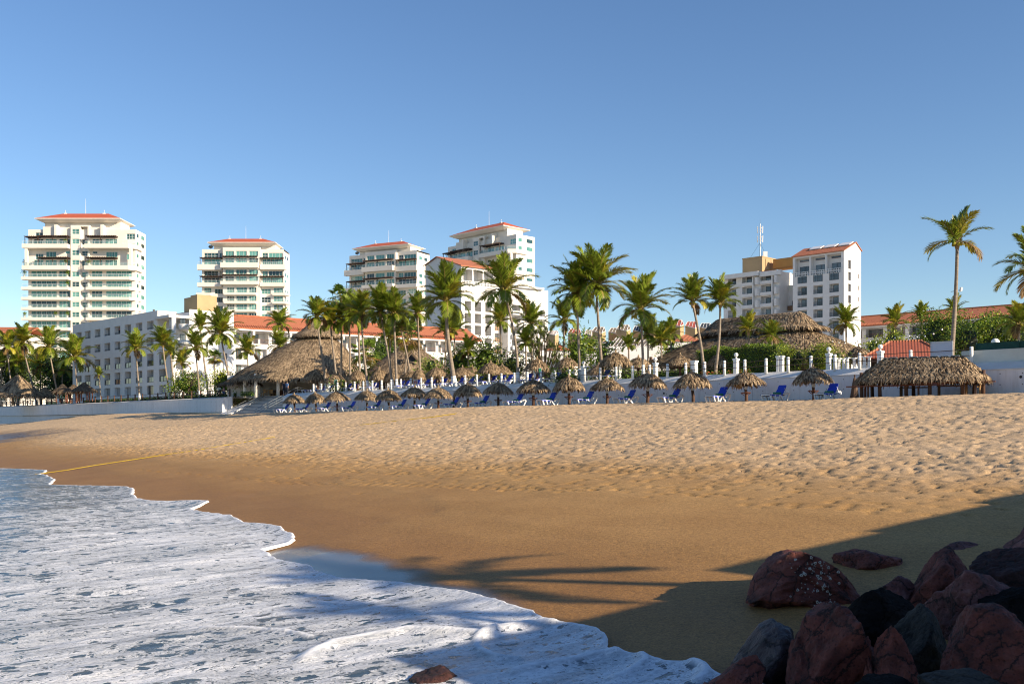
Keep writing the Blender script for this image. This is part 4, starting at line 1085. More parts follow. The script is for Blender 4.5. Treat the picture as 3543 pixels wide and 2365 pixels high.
mb.build('fin', 'plaster', lb)

# ---------------------------------------------------------------- right hand hotel: gabled tower
B = Bld('hotel_tower', 'white hotel tower with tile roof and three roof panels, bright right hand wall', (70.4, 249.6), (.7071, -.7071), 13.6, 9)
rt = B.root; W = B.W; ze = ZC+41.4; zr = ZC+44.05; yr = 6.0; zf_ = ZC+42.4; yb2 = B.ry(2979)[0]
f0, f1 = (0, 0), (W, 0); ops, ws = [], []
for ci, (u0, u1) in enumerate(((2759.5, 2792), (2814, 2846.5), (2869.5, 2902.5))):
    for k in range(12):
        v0, v1 = ((627, 722), (612, 703), (592, 685))[ci]
        r = B.frect(u0, u1, 750+v0/3.137, 750+v1/3.137); z = r[2]-2.95*k*1.0
        if z < DECK: break
        ops.append((r[0], r[1], z, z+(r[3]-r[2]), .12 if k == 0 else 1.1)); ws.append((r[0], r[1], z, z+(r[3]-r[2]), k))
for (u0, u1) in ((2751, 2800), (2805, 2855), (2860, 2910)):
    r = B.frect(u0, u1, 0, 10); ops.append((r[0], r[1], ze-5.2, ze-.55, 1.3)); ws.append((r[0], r[1], ze-5.2, ze-.55, -1))
mb = MB(); facade(mb, f0, f1, DECK-1, ze, ops)
s0, s1 = (W, 0), (W, yb2); rops = []
for u0, u1, vs_ in ((2935, 2944.5, [(470, 565), (598, 690), (726, 812), (852, 937)]), (2968, 2972, [(625, 672), (748, 795), (872, 915)])):
    for v0, v1 in vs_:
        r = B.rrect(u0, u1, 750+v0/3.137, 750+v1/3.137); rops.append((*r, .5 if u0 < 2950 else .15))
facade(mb, s0, s1, DECK-1, ze, rops); mb.poly([(W, 0, ze), (W, yb2, ze), (W, yb2, zf_), (W, yr, zr)])
mb.quad((W, yb2, DECK-1), (0, yb2, DECK-1), (0, yb2, zf_), (W, yb2, zf_)); mb.poly([(0, yb2, DECK-1), (0, 0, DECK-1), (0, 0, ze), (0, yr, zr), (0, yb2, zf_)])
mb.build('wall', 'plaster', rt)
for x0_, x1_, za, zb_, k in ws:
    if k == -1:
        window(rt, f0, f1, (x0_+.75, x1_-.12, ze-5.2+1.0, ze-2.6), 1.28, 'glass_dark', 'dark_metal', 2); window(rt, f0, f1, (x0_+.7, x1_-.12, ze-1.4, ze-.9), 1.25, 'glass_dark', 'rail_brown', 1, 1, 'vent')
        railing(rt, f0, f1, x0_, (x0_+x1_)/2-.1, ze-5.2, -.06, 1.15, 'lattice', 'white_paint'); railing(rt, f0, f1, (x0_+x1_)/2+.1, x1_, ze-5.2, -.06, 1.15, 'lattice', 'white_paint')
    elif k == 0: window(rt, f0, f1, (x0_, x1_, za, zb_), .12, 'glass_dark', 'dark_metal', 2, 2)
    else:
        window(rt, f0, f1, (x0_+.55, x1_-.03, za, zb_-.2), 1.08, 'glass_dark', 'dark_metal', 2, 1, 'door'); railing(rt, f0, f1, x0_, x1_, za, .06, .95, 'bars')
for r in rops: window(rt, s0, s1, r[:4], r[4]-.02, 'shutter_grey' if r[4] < .3 else 'glass_dark', 'wood_brown', 1)
mb = MB(); sl = (zr-ze)/yr; s2 = (zr-zf_)/(yb2-yr)
a_ = [(-.3, -.3, ze-.3*sl+.15), (W+.25, -.3, ze-.3*sl+.15), (W+.25, yr, zr+.15), (-.3, yr, zr+.15)]
b_ = [(-.3, yr, zr+.15), (W+.25, yr, zr+.15), (W+.25, yb2+.3, zf_-.3*s2+.15), (-.3, yb2+.3, zf_-.3*s2+.15)]
for q in (a_, b_):
    lo = [Vector(p_)-Vector((0, 0, .2)) for p_ in q]
    mb.quad(*q); mb.quad(*lo[::-1])
    for k in range(4): mb.quad(q[k], lo[k], lo[(k+1) % 4], q[(k+1) % 4])
rf = mb.build('roof', 'tiles', rt)
for xa in (2.6, 6.4, 10.3):
    m2 = MB(); n_ = Vector((0, -sl, 1)).normalized()
    c = [Vector((x, y, ze+sl*y+.15)) for x, y in ((xa, 3.6), (xa+3.0, 3.6), (xa+3.0, 5.6), (xa, 5.6))]
    lo = [p_+n_*.1 for p_ in c]; hi = [p_+n_*.28 for p_ in c]
    m2.quad(*hi); m2.quad(*lo[::-1])
    for k in range(4): m2.quad(hi[k], lo[k], lo[(k+1) % 4], hi[(k+1) % 4])
    m2.build('solar_panel', 'plastic_white', rf)
# ---- left part of the right hotel: stepped balconies
B = Bld('hotel_wing', 'white balconied hotel wing with tan penthouse beside the tile roofed tower', (56.7, 266.8), (.7071, -.7071), 16.7, 15)
rt = B.root; W = B.W; zt_ = B.z(936, 255); f0, f1 = (0, 0), (W, 0)
ops, ws = [], []
R_ = lambda c: 2450+c/3.137
rowz = [B.z(750+715/3.137, 262)-2.95*k for k in range(11)]; rowz = [z for z in rowz if z > DECK]
for (c0, c1, w0, w1, bal) in ((215, 305, 240, 303, 0), (370, 492, 398, 490, 1), (572, 698, 604, 697, 1)):
    xa, xb = B.fx(R_(c0))[0], B.fx(R_(c1))[0]; xc, xd = B.fx(R_(w0))[0], B.fx(R_(w1))[0]
    for k, z in enumerate(rowz):
        b = z-(.15 if bal else .1)
        ops.append((xa, xb, b, b+2.0, 1.2)); ws.append((xc, min(xd, xb-.03), z, z+1.55, xa, xb, b, bal))
mb = MB(); facade(mb, f0, f1, DECK-1, zt_, ops)
yE = 14
mb.quad((W, 0, DECK-1), (W, yE, DECK-1), (W, yE, zt_), (W, 0, zt_)); mb.quad((0, yE, DECK-1), (0, 0, DECK-1), (0, 0, zt_), (0, yE, zt_)); mb.quad((W, yE, DECK-1), (0, yE, DECK-1), (0, yE, zt_), (W, yE, zt_))
mb.poly([(0, 0, zt_-.02), (W, 0, zt_-.02), (W, yE, zt_-.02), (0, yE, zt_-.02)])
mb.build('wall', 'plaster', rt)
for xc, xd, za, zb_, xa, xb, b, bal in ws:
    window(rt, f0, f1, (xc, xd, za, zb_), 1.18, 'glass_dark', 'dark_metal', 2)
    if bal:
        m2 = MB(); m2.box(xa, xb-.02, -.55, -.01, b-.75, b+.05); m2.build('balcony', 'plaster', rt)
    else: railing(rt, f0, f1, xa, xb, b, .05, .6, 'bars')
for (c0, c1) in ((508, 570), (718, 775)):
    xa, xb = B.fx(R_(c0))[0], B.fx(R_(c1))[0]
    for z in rowz:
        m2 = MB(); m2.prism([(xa, -.1), (xa+.6, -1.1), (xb-.25, -1.15), (xb, -.4), (xb, -.005), (xa, -.005)], z-.9, z+.95); m2.build('balcony', 'plaster', rt)
mb = MB()
for c in (497, 706): x = B.fx(R_(c))[0]; mb.tube([(x, -.5, DECK), (x, -.5, zt_-.9)], .22, 8)
mb.build('column', 'plaster', rt)
mb = MB(); xq = B.fx(R_(525))[0]; mb.box(-.3, xq+1.3, -1.5, 0.0, zt_-.75, zt_+.35); mb.box(xq+1.5, W+.9, -1.0, -.003, zt_-1.1, zt_+.1); mb.build('canopy', 'plaster', rt)
x0_, x1_ = B.fx(2569, 5)[0], B.fx(2637, 5)[0]
mb = MB(); zp0, zp1 = zt_, B.z(884, 262); mb.box(x0_, x1_, 5, 12.5, zp0, zp1); mb.box(x0_-.08, x1_+.08, 4.92, 12.58, zp1+.001, zp1+.3); ph = mb.build('penthouse', 'tan_wall', rt)
mb = MB(); mb.box(x1_+.001, x1_+.14, 6.6, 8.4, zp0+1.9, zp1-.3); mb.box(x1_+.001, x1_+.14, 9.4, 10.8, zp0+.2, zp1-.3); mb.build('pilaster', 'tan_wall', ph)
# mast
mst = thing('antenna_mast', 'steel cell antenna mast with panel antennas on the tan penthouse roof', 'mast', (*B.wx((x0_*.45+x1_*.55), 8.5), zp1+.3), 0)
mb = MB(); mb.tube([(0, 0, 0), (0, 0, 9.4)], [.16, .1], 8); mb.tube([(0, 0, 9.4), (0, 0, 10.8)], [.04, .02], 6)
for z in (.8, 2.2, 3.6, 5, 6.4): mb.box(-.22, .22, -.03, .03, z, z+.06)
mb.build('pole', 'metal_grey', mst)
for k in range(3):
    a_ = k*2.09+.4; c, s = math.cos(a_), math.sin(a_)
    for z0_, hh in ((6.9, 1.9), (4.4, 1.8)):
        m2 = MB(); m2.bar((c*.75, s*.75, z0_), (c*.8, s*.8, z0_+hh), .28, .14); m2.bar((0, 0, z0_+.5), (c*.75, s*.75, z0_+.5), .05); m2.bar((0, 0, z0_+1.4), (c*.75, s*.75, z0_+1.4), .05); m2.build('panel_antenna', 'metal_white', mst)
mb = MB()
for a_ in (.6, 2.6, 4.6): mb.tube([(0, 0, 4.3), (math.cos(a_)*3.0, math.sin(a_)*3.0, 0.05)], .025, 4)
mb.build('guy_wire', 'dark_metal', mst)
mb = MB(); mb.box(.8, 1.9, -.3, .3, 0, 1.9); mb.build('equipment_cabinet', 'metal_white', mst)
mb = MB(); mb.box(x1_+1.5, W+6, 8.0, 13, B.z(934, 268), B.z(903, 268)); mb.build('plant_room', 'orange_wall', rt)
mb = MB(); mb.box(x1_+1.2, x1_+4.2, 2.5, 4.9, zt_, zt_+.8); mb.build('roof_hatch', 'red_wall', rt)
# infill between wing and tower
xi0 = W+.02; mb = MB(); i0, i1 = (xi0, 4.5), (xi0+7.5, 4.5); zi = B.z(1012, 262); iops = []
for k in range(1, 10):
    z = rowz[0]-2.95*k-.8
    if z > DECK and z+1.9 < zi: iops.append((1.0, 4.6, z, z+1.4, .25))
facade(mb, i0, i1, DECK-1, zi, iops); mb.quad((xi0, 4.5, zi), (xi0+7.5, 4.5, zi), (xi0+7.5, 12, zi), (xi0, 12, zi)); ib = mb.build('link_block', 'plaster', rt)
for o in iops: window(ib, i0, i1, o[:4], .24, 'glass_dark', 'dark_metal', 3)
mb = MB(); mb.box(xi0+.05, xi0+7.4, 3.9, 4.49, zi-5.2, zi-4.0); mb.build('balcony', 'wood_brown', ib)
mb = MB(); mb.box(xi0, xi0+7.5, 4.3, 4.497, zi+.003, zi+1.3); mb.build('parapet', 'plaster_old', ib)

# ---------------------------------------------------------------- right low range with tile roof
B = Bld('hotel_range', 'low white hotel range with long terracotta roof at the right, brown balcony rails', (88.1, 255.0), (.7071, -.7071), 52, 12)
rt = B.root; ze = ZC+24.6; ops, ws = arcade(B, -4, 52, 5.6, [ze-3.2, ze-6.3, ze-9.4], first=1.0, dark=.98)
mb = MB(); f0, f1 = (-6, 0), (52, 0); sh = 6
ops = [(o[0]+sh, o[1]+sh, *o[2:]) for o in ops]
facade(mb, f0, f1, DECK-1, ze, ops); mb.poly([(52, 0, DECK-1), (52, 12, DECK-1), (52, 12, ze), (52, 6, ze+2.6), (52, 0, ze)]); mb.poly([(-6, 12, DECK-1), (-6, 0, DECK-1), (-6, 0, ze), (-6, 6, ze+2.6), (-6, 12, ze)]); mb.quad((52, 12, DECK-1), (-6, 12, DECK-1), (-6, 12, ze), (52, 12, ze))
mb.build('wall', 'plaster', rt)
for xa, xb, za, zb_, j, ra, rb in ws:
    window(rt, f0, f1, (xa+sh, xb+sh, za, zb_), 1.95 if j == 0 else .95, 'glass_dark', 'dark_metal', 3, 1, 'door'); railing(rt, f0, f1, ra+sh, rb+sh, za, .06, .95, 'bars', 'rail_brown' if j == 0 else 'dark_metal')
tileroof(rt, -6, 52, 0, 12, ze, ze+2.7)

# ---------------------------------------------------------------- skylight building
B = Bld('skylit_hall', 'low hall with a row of tan prism skylights glazed in red and grey', (7.0, 152.0), (.995, -.1), 36, 16)
rt = B.root
mb = MB(); mb.box(-4, 36, 3, 16, DECK-1, ZC+(H-1240)/F*152); mb.build('wall', 'plaster', rt)
def zz(v, D=152): return ZC+(H-v)/F*D
for (u0, u1, vt, vs_, vb, g, Dl) in ((1890, 1932, 1141, 1152, 1192, 'sky_glass_pale', 0), (1965, 2010, 1134, 1149, 1175, 'sky_glass_red', 0), (2022, 2052, 1139, 1155, 1180, 'sky_glass_pale', 2),
        (2049, 2095, 1128, 1143, 1176, 'sky_glass', 0), (2105, 2150, 1131, 1147, 1180, 'sky_glass', 2), (2133, 2182, 1120, 1136, 1170, 'sky_glass', 0), (2190, 2225, 1125, 1140, 1170, 'sky_glass_dark', 2),
        (2228, 2275, 1112, 1128, 1168, 'sky_glass', 1), (2279, 2325, 1117, 1134, 1166, 'sky_glass_dark', 1), (2320, 2367, 1103, 1120, 1155, 'sky_glass_red', 0), (2372, 2418, 1109, 1126, 1158, 'sky_glass_red', 0), (2422, 2465, 1115, 1130, 1160, 'sky_glass_dark', 2)):
    y = 4+Dl*1.2; xa, t = B.fx(u0, y); xb, _ = B.fx(u1, y); w = xb-xa; zt2, zm, zb_ = zz(vt, t), zz(vs_+3, t), zz(vb, t)-2
    pts = [(xa, y+w*.3), (xa+w*.72, y), (xb, y+w*.35), (xb-w*.12, y+w*.8), (xa+w*.2, y+w*.8)]
    mb = MB(); mb.prism(pts, zb_-1.5, zm-.3)
    hs = [zm+.75*(zt2-zm)*.2, zm-.35*(zt2-zm), zm+.1, zt2, zt2]
    for k in range(5):
        k2 = (k+1) % 5; mb.quad((*pts[k], zm-.299), (*pts[k2], zm-.299), (*pts[k2], hs[k2]), (*pts[k], hs[k]), 0)
    sk_ = mb.build('skylight', 'tan_wall', rt)
    T = [Vector((*pts[k], hs[k]+.01)) for k in range(5)]
    m2 = MB(); m2.poly([T[0], T[1], T[3], T[4]]); m2.poly([T[1], T[2], T[3]]); m2.build('glazing', g, sk_)
    m3 = MB()
    for k in range(5): m3.bar(T[k]+Vector((0, 0, .02)), T[(k+1) % 5]+Vector((0, 0, .02)), .06)
    for f in (.33, .66): m3.bar(T[0].lerp(T[1], f)+Vector((0, 0, .03)), T[4].lerp(T[3], f)+Vector((0, 0, .03)), .045)
    m3.bar(T[1]+Vector((0, 0, .03)), T[3]+Vector((0, 0, .03)), .07)
    m3.build('glazing_bar', 'white_paint', sk_)
# slanted glass lean-to roofs and white fascia in front
for (u0, u1, v0, v1, D) in ((2010, 2110, 1180, 1206, 148), (2105, 2200, 1168, 1200, 147), (2195, 2300, 1172, 1200, 148)):
    a_ = P(u0, v1, D); b_ = P(u1, v1, D); c_ = P(u1+10, v0, D+3.5); d_ = P(u0+28, v0, D+3.5)
    inv = B.root.matrix_basis.inverted() if False else None
    Mi = (Matrix.Translation((B.O[0], B.O[1], 0)) @ Matrix.Rotation(math.atan2(-.1, .995), 4, 'Z')).inverted()
    a_, b_, c_, d_ = [Mi @ p_ for p_ in (a_, b_, c_, d_)]
    mb = MB(); mb.quad(a_, b_, c_, d_, 0)
    for k in range(8):
        t = k/7; mb.bar(a_.lerp(b_, t)+Vector((0, 0, .05)), d_.lerp(c_, t)+Vector((0, 0, .05)), .055, .055, 1)
    mb.bar(a_, b_, .12, .12, 1); mb.build('lean_to_roof', ['sky_glass', 'white_paint'], rt)
a_ = P(2000, 1200, 146); b_ = P(2330, 1195, 146); Mi = (Matrix.Translation((B.O[0], B.O[1], 0)) @ Matrix.Rotation(math.atan2(-.1, .995), 4, 'Z')).inverted(); a_, b_ = Mi @ a_, Mi @ b_
mb = MB(); mb.bar(a_-Vector((0, 0, .9)), b_-Vector((0, 0, .9)), .4, 1.8); mb.build('fascia', 'plaster', rt)
a_ = Mi @ P(2010, 1228, 145); b_ = Mi @ P(2300, 1224, 145)
mb = MB(); mb.bar(a_-Vector((0, 0, .5)), b_-Vector((0, 0, .5)), .4, 1.0); mb.build('parapet', 'plaster', rt)
for (lab, u0, u1, vt, ve, D) in (('small terracotta pyramid roof house left of the prism skylights', 1885, 1975, 1186, 1215, 158), ('terracotta roofed house between the right prism skylights and big palapa', 2320, 2425, 1155, 1185, 140)):
    c = P((u0+u1)/2, ve, D); w = (u1-u0)/F*D/2; h = thing('tile_roof_house', lab, 'house', (c.x, c.y, 0))
    m2 = MB(); zr_ = ZC+(H-vt)/F*D
    for (p0, p1) in (((-w, -w), (w, -w)), ((w, -w), (w, w)), ((w, w), (-w, w)), ((-w, w), (-w, -w))): m2.poly([(*p0, c.z), (*p1, c.z), (0, 0, zr_)])
    m2.build('roof', 'tiles', h); m3 = MB(); m3.box(-w*.9, w*.9, -w*.9, w*.9, DECK-.5, c.z+.05); m3.build('wall', 'plaster', h)

# ---------------------------------------------------------------- far left apartments
B = Bld('apartment_house', 'cream apartment house with red roof behind the leftmost palms', (-150, 262.0), (1, 0.05), 22, 12)
rt = B.root; ops = []; ws = []
for k in range(6):
    for j in range(5): ops.append((1.5+4*j, 4.2+4*j, ZC+4.8+3.1*k, ZC+6.9+3.1*k, .8))
mb = MB(); f0, f1 = (0, 0), (22, 0); facade(mb, f0, f1, DECK-1, ZC+23.5, ops); mb.box(0.01, 21.99, .9, 12, DECK-1, ZC+23.4); mb.quad((22, 0, DECK-1), (22, 1, DECK-1), (22, 1, ZC+23.5), (22, 0, ZC+23.5)); mb.build('wall', 'plaster_cream', rt)
for o in ops: window(rt, f0, f1, o[:4], .7, 'glass_dark', 'wood_brown', 2); railing(rt, f0, f1, o[0], o[1], o[2], .05, .8, 'bars', 'metal_white')
tileroof(rt, 0, 22, 0, 12, ZC+23.5, ZC+25.2)
# ============================================================ thatch
def ring(cx, cy, z, rx, ry, n=24, p=2.0, rot=0.0):
    out = []
    for j in range(n):
        a = 2*math.pi*j/n; c, s = math.cos(a), math.sin(a)
        x = rx*math.copysign(abs(c)**(2/p), c); y = ry*math.copysign(abs(s)**(2/p), s)
        out.append(Vector((cx+x*math.cos(rot)-y*math.sin(rot), cy+x*math.sin(rot)+y*math.cos(rot), z)))
    return out
def thatch(rings, n, L, w, seed, fringe=0, lift=.05, droop=.12, skirt=.12):
    r = random.Random(seed); mb = MB(); K = len(rings[0])
    for k in range(len(rings)-1):
        for j in range(K):
            j2 = (j+1) % K; mb.quad(rings[k+1][j], rings[k+1][j2], rings[k][j2], rings[k][j], 0)
    # dark underside closes the roof
    cen = sum(rings[-1], Vector())/K
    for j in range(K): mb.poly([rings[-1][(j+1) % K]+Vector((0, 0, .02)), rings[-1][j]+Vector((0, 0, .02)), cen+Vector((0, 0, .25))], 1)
    ar = []
    for k in range(len(rings)-1):
        for j in range(K):
            j2 = (j+1) % K; ar.append(((rings[k][j]-rings[k+1][j]).cross(rings[k+1][j2]-rings[k+1][j]).length+(rings[k][j]-rings[k][j2]).cross(rings[k+1][j2]-rings[k][j2]).length)/2)
    cells = r.choices(range(len(ar)), ar, k=n)
    jobs = [(c//K, c % K, r.random(), r.random(), 1.0) for c in cells]
    jobs += [(len(rings)-2, r.randrange(K), r.random(), r.uniform(.72, 1.0), 1.0) for _ in range(fringe)]
    for k, j, a, t, f in jobs:
        j2 = (j+1) % K
        top, bot = rings[k][j].lerp(rings[k][j2], a), rings[k+1][j].lerp(rings[k+1][j2], a)
        p = top.lerp(bot, t); d = (bot-top).normalized(); sd = rings[k+1][j2]-rings[k+1][j]
        if sd.length < 1e-5: continue
        sd.normalize(); nn = sd.cross(d).normalized()
        if nn.z < 0: nn = -nn
        d = (d+sd*r.gauss(0, .22)).normalized(); l = L*r.uniform(.6, 1.35); ww = w*r.uniform(.6, 1.4)
        sd = d.cross(nn).normalized()
        b0 = p+nn*.012; m = p+d*l*.55+nn*(lift*r.uniform(.3, 1.3)); e = p+d*l+nn*(lift*r.uniform(-.2, 1.5))-Vector((0, 0, droop*l*r.random()))
        last = (k == len(rings)-2) and t > .8
        if last: e = e-Vector((0, 0, skirt*r.random()))
        i = len(mb.v); mb.v += [tuple(b0-sd*ww*.5), tuple(b0+sd*ww*.5), tuple(m-sd*ww*.55), tuple(m+sd*ww*.55), tuple(e-sd*ww*.2), tuple(e+sd*ww*.2)]
        mb.f += [(i, i+1, i+3, i+2), (i+2, i+3, i+5, i+4)]; mb.m += [0, 0]
    return mb

# ---- small thatched umbrellas
UMB = []
for sd, (rad, h, prof_) in enumerate(((1.10, 2.17, .82), (1.05, 2.2, .86), (1.15, 2.14, .79))):
    rings = [ring(0, 0, h, .07, .07, 20), ring(0, 0, h-.1, .16, .16, 20), ring(0, 0, h-.30*prof_, .48, .48, 20), ring(0, 0, h-.62*prof_, .84, .84, 20), ring(.02, 0, h-.93*prof_, rad, rad*.97, 20)]
    mb = thatch(rings, 620, .4, .075, 100+sd, 200, .075, .22, .12)
    mb.lathe([(.055, h-.05), (.075, h+.06), (.05, h+.17), (.001, h+.18)], 7, 0)
    UMB.append(mb.mesh('canopy', ['thatch', 'thatch_dark']))
mb = MB(); mb.tube([(0, 0, -.5), (.03, 0, .5), (-.02, .02, 1.2), (0, 0, 2.0)], [.12, .11, .095, .08], 8)
for a in range(6): c, s = math.cos(a*1.047), math.sin(a*1.047); mb.bar((c*.06, s*.06, 1.15), (c*.95, s*.95, 1.5), .05)
POLE = mb.mesh('pole', 'wood_dark', True)
mb = MB(); mb.lathe([(.1, .62), (.36, .62), (.36, .66), (.1, .66)], 14)
for a in range(4): c, s = math.cos(a*1.571), math.sin(a*1.571); mb.bar((c*.1, s*.1, .45), (c*.32, s*.32, .615), .04)
SHELF = mb.mesh('shelf', 'wood_red')
mb = MB(); mb.lathe([(.001, .012), (.085, .012), (.12, .02), (.125, .0), (.125, -.01)], 14); m_ = mb.mesh('number_disc', 'white_paint')
for v in m_.vertices: x, y, z = v.co; v.co = (x, -z-.115, y+.98)
DISC = m_
def umbrella(loc, rz, var, label, group, sc_=1.0, shelf=True, disc=True, mat=None):
    t = thing('thatched_umbrella', label, 'beach umbrella', loc, rz, group)
    if sc_ != 1: t.scale = (sc_,)*3 if not hasattr(sc_, '__len__') else sc_
    link('canopy', UMB[var], t, rz=R.random()*6.28); link('pole', POLE, t)
    if shelf: link('shelf', SHELF, t)
    if disc: link('number_disc', DISC, t, rz=-rz)
    return t
LOW = [1019, 1094, 1167, 1269, 1345, 1432, 1516, 1618, 1723, 1845, 1969, 2100, 2240, 2398, 2582, 2815]
SHF = {2, 6, 7, 8, 9, 10, 11, 12, 14, 15}
for i, u in enumerate(LOW):
    d = 2.9+R.uniform(-.25, .25); s = at_wall(u, d); x, y = XY(s, d)
    lab = 'log poled thatched umbrella, %s from the steps on the sand%s' % (ORD[i], ', with pole shelf' if i in SHF else '')
    t = umbrella((x, y, sand_at(x, y)), R.uniform(-.3, .3), i % 3, lab, 'thatched umbrellas on the sand', R.uniform(.95, 1.05), i in SHF, i > 1)
    t.rotation_euler = (R.uniform(-.06, .06), R.uniform(-.06, .06), t.rotation_euler.z); t.scale = (t.scale[0]*R.uniform(.94, 1.08), t.scale[1]*R.uniform(.94, 1.08), t.scale[2]*R.uniform(.97, 1.03))
UP = [(1098, 1268, 112), (1161, 1285, 79), (1237, 1271, 72), (1313, 1267, 76), (1360, 1274, 62), (1422, 1274, 86), (1449, 1270, 58), (1510, 1261, 80), (1600, 1260, 98), (1634, 1260, 62), (1698, 1244, 95), (1737, 1253, 78),
      (1858, 1231, 97), (1962, 1226, 98), (2072, 1250, 84), (2130, 1209, 126), (2209, 1226, 112), (2353, 1216, 116), (2490, 1213, 98), (2645, 1206, 102), (2803, 1201, 100), (2971, 1189, 108)]
for i, (u, v, w) in enumerate(UP):
    Dw_ = XY(at_wall(u, -2.2), -2.2)[1]
    Dt = max(Dw_, 6.0*F/(H-v)*.97)
    hz = ZC+(H-v)/F*Dt-DECK; s_ = hz/2.34; sw = w/F*Dt/2.75
    x = (u-U0)/F*Dt
    lab = 'thatched umbrella behind the rope fence, %s from the steps' % ORD[i]
    t = umbrella((x, Dt, DECK-.03), 0, (i*2+1) % 3, lab, 'thatched umbrellas on the terrace', 1.0, False, i in (12, 13))
    t.scale = (sw, sw, s_)

# ---- sun loungers
def lounger_parts():
    P_ = {}
    mb = MB()
    for y in (-.31, .31):
        mb.bar((-1.0, y, .36), (.55, y, .36), .07, .09); mb.bar((.3, y, .37), (.9, y, .52), .07, .09); mb.bar((.88, y, .53), (1.02, y, .47), .07, .09)
    for x in (-1.0, -.1, .5): mb.bar((x, -.31, .36), (x, .31, .36), .05, .05)
    P_['frame'] = mb.mesh('frame', 'plastic_white')
    legs = []
    for y in (-.33, .33):
        for (a, b) in (((-.93, .35), (-.78, 0)), ((-.5, .35), (-.36, 0)), ((-.02, .36), (-.22, 0)), ((.05, .36), (.42, 0)), ((1.0, .48), (.72, 0))):
            m2 = MB(); m2.bar((a[0], y, a[1]), (b[0], y, b[1]), .08, .1); legs.append(m2.mesh('leg', 'plastic_white'))
    P_['legs'] = legs
    mb = MB(); n = 10
    for k in range(n):
        x0, x1 = -1.02+1.32*k/n, -1.02+1.32*(k+1)/n; z = lambda x: .405-.03*math.sin(math.pi*(x+1.02)/1.32)
        for (y0, y1) in ((-.36, .36),): mb.quad((x0, y0, z(x0)), (x1, y0, z(x1)), (x1, y1, z(x1)), (x0, y1, z(x0))); mb.quad((x0, y1, z(x0)-.02), (x1, y1, z(x1)-.02), (x1, y0, z(x1)-.02), (x0, y0, z(x0)-.02))
        for y in (-.36, .36): mb.quad((x0, y, z(x0)-.09), (x1, y, z(x1)-.09), (x1, y, z(x1)), (x0, y, z(x0)))
    P_['seat'] = mb.mesh('seat', 'blue_sling')
    mb = MB(); a, b = Vector((.3, 0, .39)), Vector((.78, 0, 1.02)); nrm = Vector((-.795, 0, .606))
    for k in range(6):
        t0, t1 = k/6, (k+1)/6; p0, p1 = a.lerp(b, t0)-nrm*.03*math.sin(math.pi*t0), a.lerp(b, t1)-nrm*.03*math.sin(math.pi*t1)
        w0 = .3 if t0 < .9 else .29; w1 = .3 if t1 < .95 else .27
        o_ = nrm*.035
        f = [p0+Vector((0, -w0, 0)), p1+Vector((0, -w1, 0)), p1+Vector((0, w1, 0)), p0+Vector((0, w0, 0))]
        mb.quad(*f); mb.quad(*[q-o_ for q in f[::-1]])
        for y in (0, 1): i = 0 if y == 0 else 3; j = 1 if y == 0 else 2; mb.quad(f[i], f[i]-o_, f[j]-o_, f[j])
        if k == 5: mb.quad(f[1], f[2], f[2]-o_, f[1]-o_)
    P_['backrest'] = mb.mesh('backrest', 'blue_sling')
    mb = MB(); mb.bar((.62, -.27, .8), (.82, -.27, .5), .035); mb.bar((.62, .27, .8), (.82, .27, .5), .035); mb.bar((.82, -.27, .5), (.82, .27, .5), .035)
    P_['strut'] = mb.mesh('back_strut', 'plastic_white')
    return P_
LP = lounger_parts()
def lounger(loc, rz, label, group):
    t = thing('sun_lounger', label, 'sun lounger', loc, rz, group)
    link('frame', LP['frame'], t); link('seat', LP['seat'], t); link('backrest', LP['backrest'], t); link('back_strut', LP['strut'], t)
    for l in LP['legs']: link('leg', l, t)
    return t
mb = MB()
prf = [(.001, -.29), (.06, -.285), (.085, -.26), (.088, 0), (.085, .26), (.06, .285), (.001, .29)]
mb.lathe(prf, 12); mb.lathe([(.05, .287), (.045, .295), (.001, .296)], 10)
TOW = mb.mesh('rolled_towel', 'towel_green', True)
for v in TOW.vertices: x, y, z = v.co; v.co = (x, z, y*.9)
LG = [976, 1046, 1119, 1204, 1293, 1378, 1459, 1560, 1662, 1779, 1895, 2021, 2164, 2319, 2483, 2682, 2863]
for i, u in enumerate(LG):
    d = 4.0+R.uniform(-.2, .2); s = at_wall(u, d); x, y = XY(s, d)
    zz_ = max(sand_at(x+.7*c, y+.6*c) for c in (-1, 0, 1))+.03
    rz = .68+R.uniform(-.1, .1)
    place = ('nearest the beach steps' if i == 0 else 'just left of the thatched pavilion' if i == 16 else '%s from the beach steps' % ORD[i])
    lounger((x, y, zz_-.0), rz, 'blue sling sun lounger with white frame on the sand, %s' % place, 'sun loungers on the sand')
    tw = link('rolled_towel', TOW, None, (x+.2*math.cos(rz), y+.2*math.sin(rz), zz_+.485), rz, label='rolled green towel on the blue sand lounger %s' % place, cat='towel', group='rolled green towels')
UL = [1085, 1119, 1141, 1206, 1231, 1289, 1307, 1388, 1406, 1442, 1477, 1501, 1535, 1562, 1594, 1630, 1660, 1674, 1704, 1735, 1760, 1829, 1858, 1927, 1957, 2095, 2140]
for i, u in enumerate(UL):
    d = -2.0-R.uniform(0, .8); s = at_wall(u, d); x, y = XY(s, d)
    lounger((x-.35, y-.3, DECK-.03), .68+R.uniform(-.12, .12), 'blue lounger on the terrace behind the rope fence, %s from the beach steps' % ORD[i], 'sun loungers on the terrace')

# ============================================================ big palapas
def palapa(name, label, loc, rz, rings, n, L, w, seed, mats=('thatch', 'thatch_dark'), fringe=0, lift=.07, cat='palapa'):
    t = thing(name, label, cat, loc, rz)
    for i, rg in enumerate(rings):
        thatch(rg, n[i], L, w, seed+i, fringe, lift, .15, .3).build('roof_tier' if len(rings) > 1 else 'roof', list(mats), t)
    return t
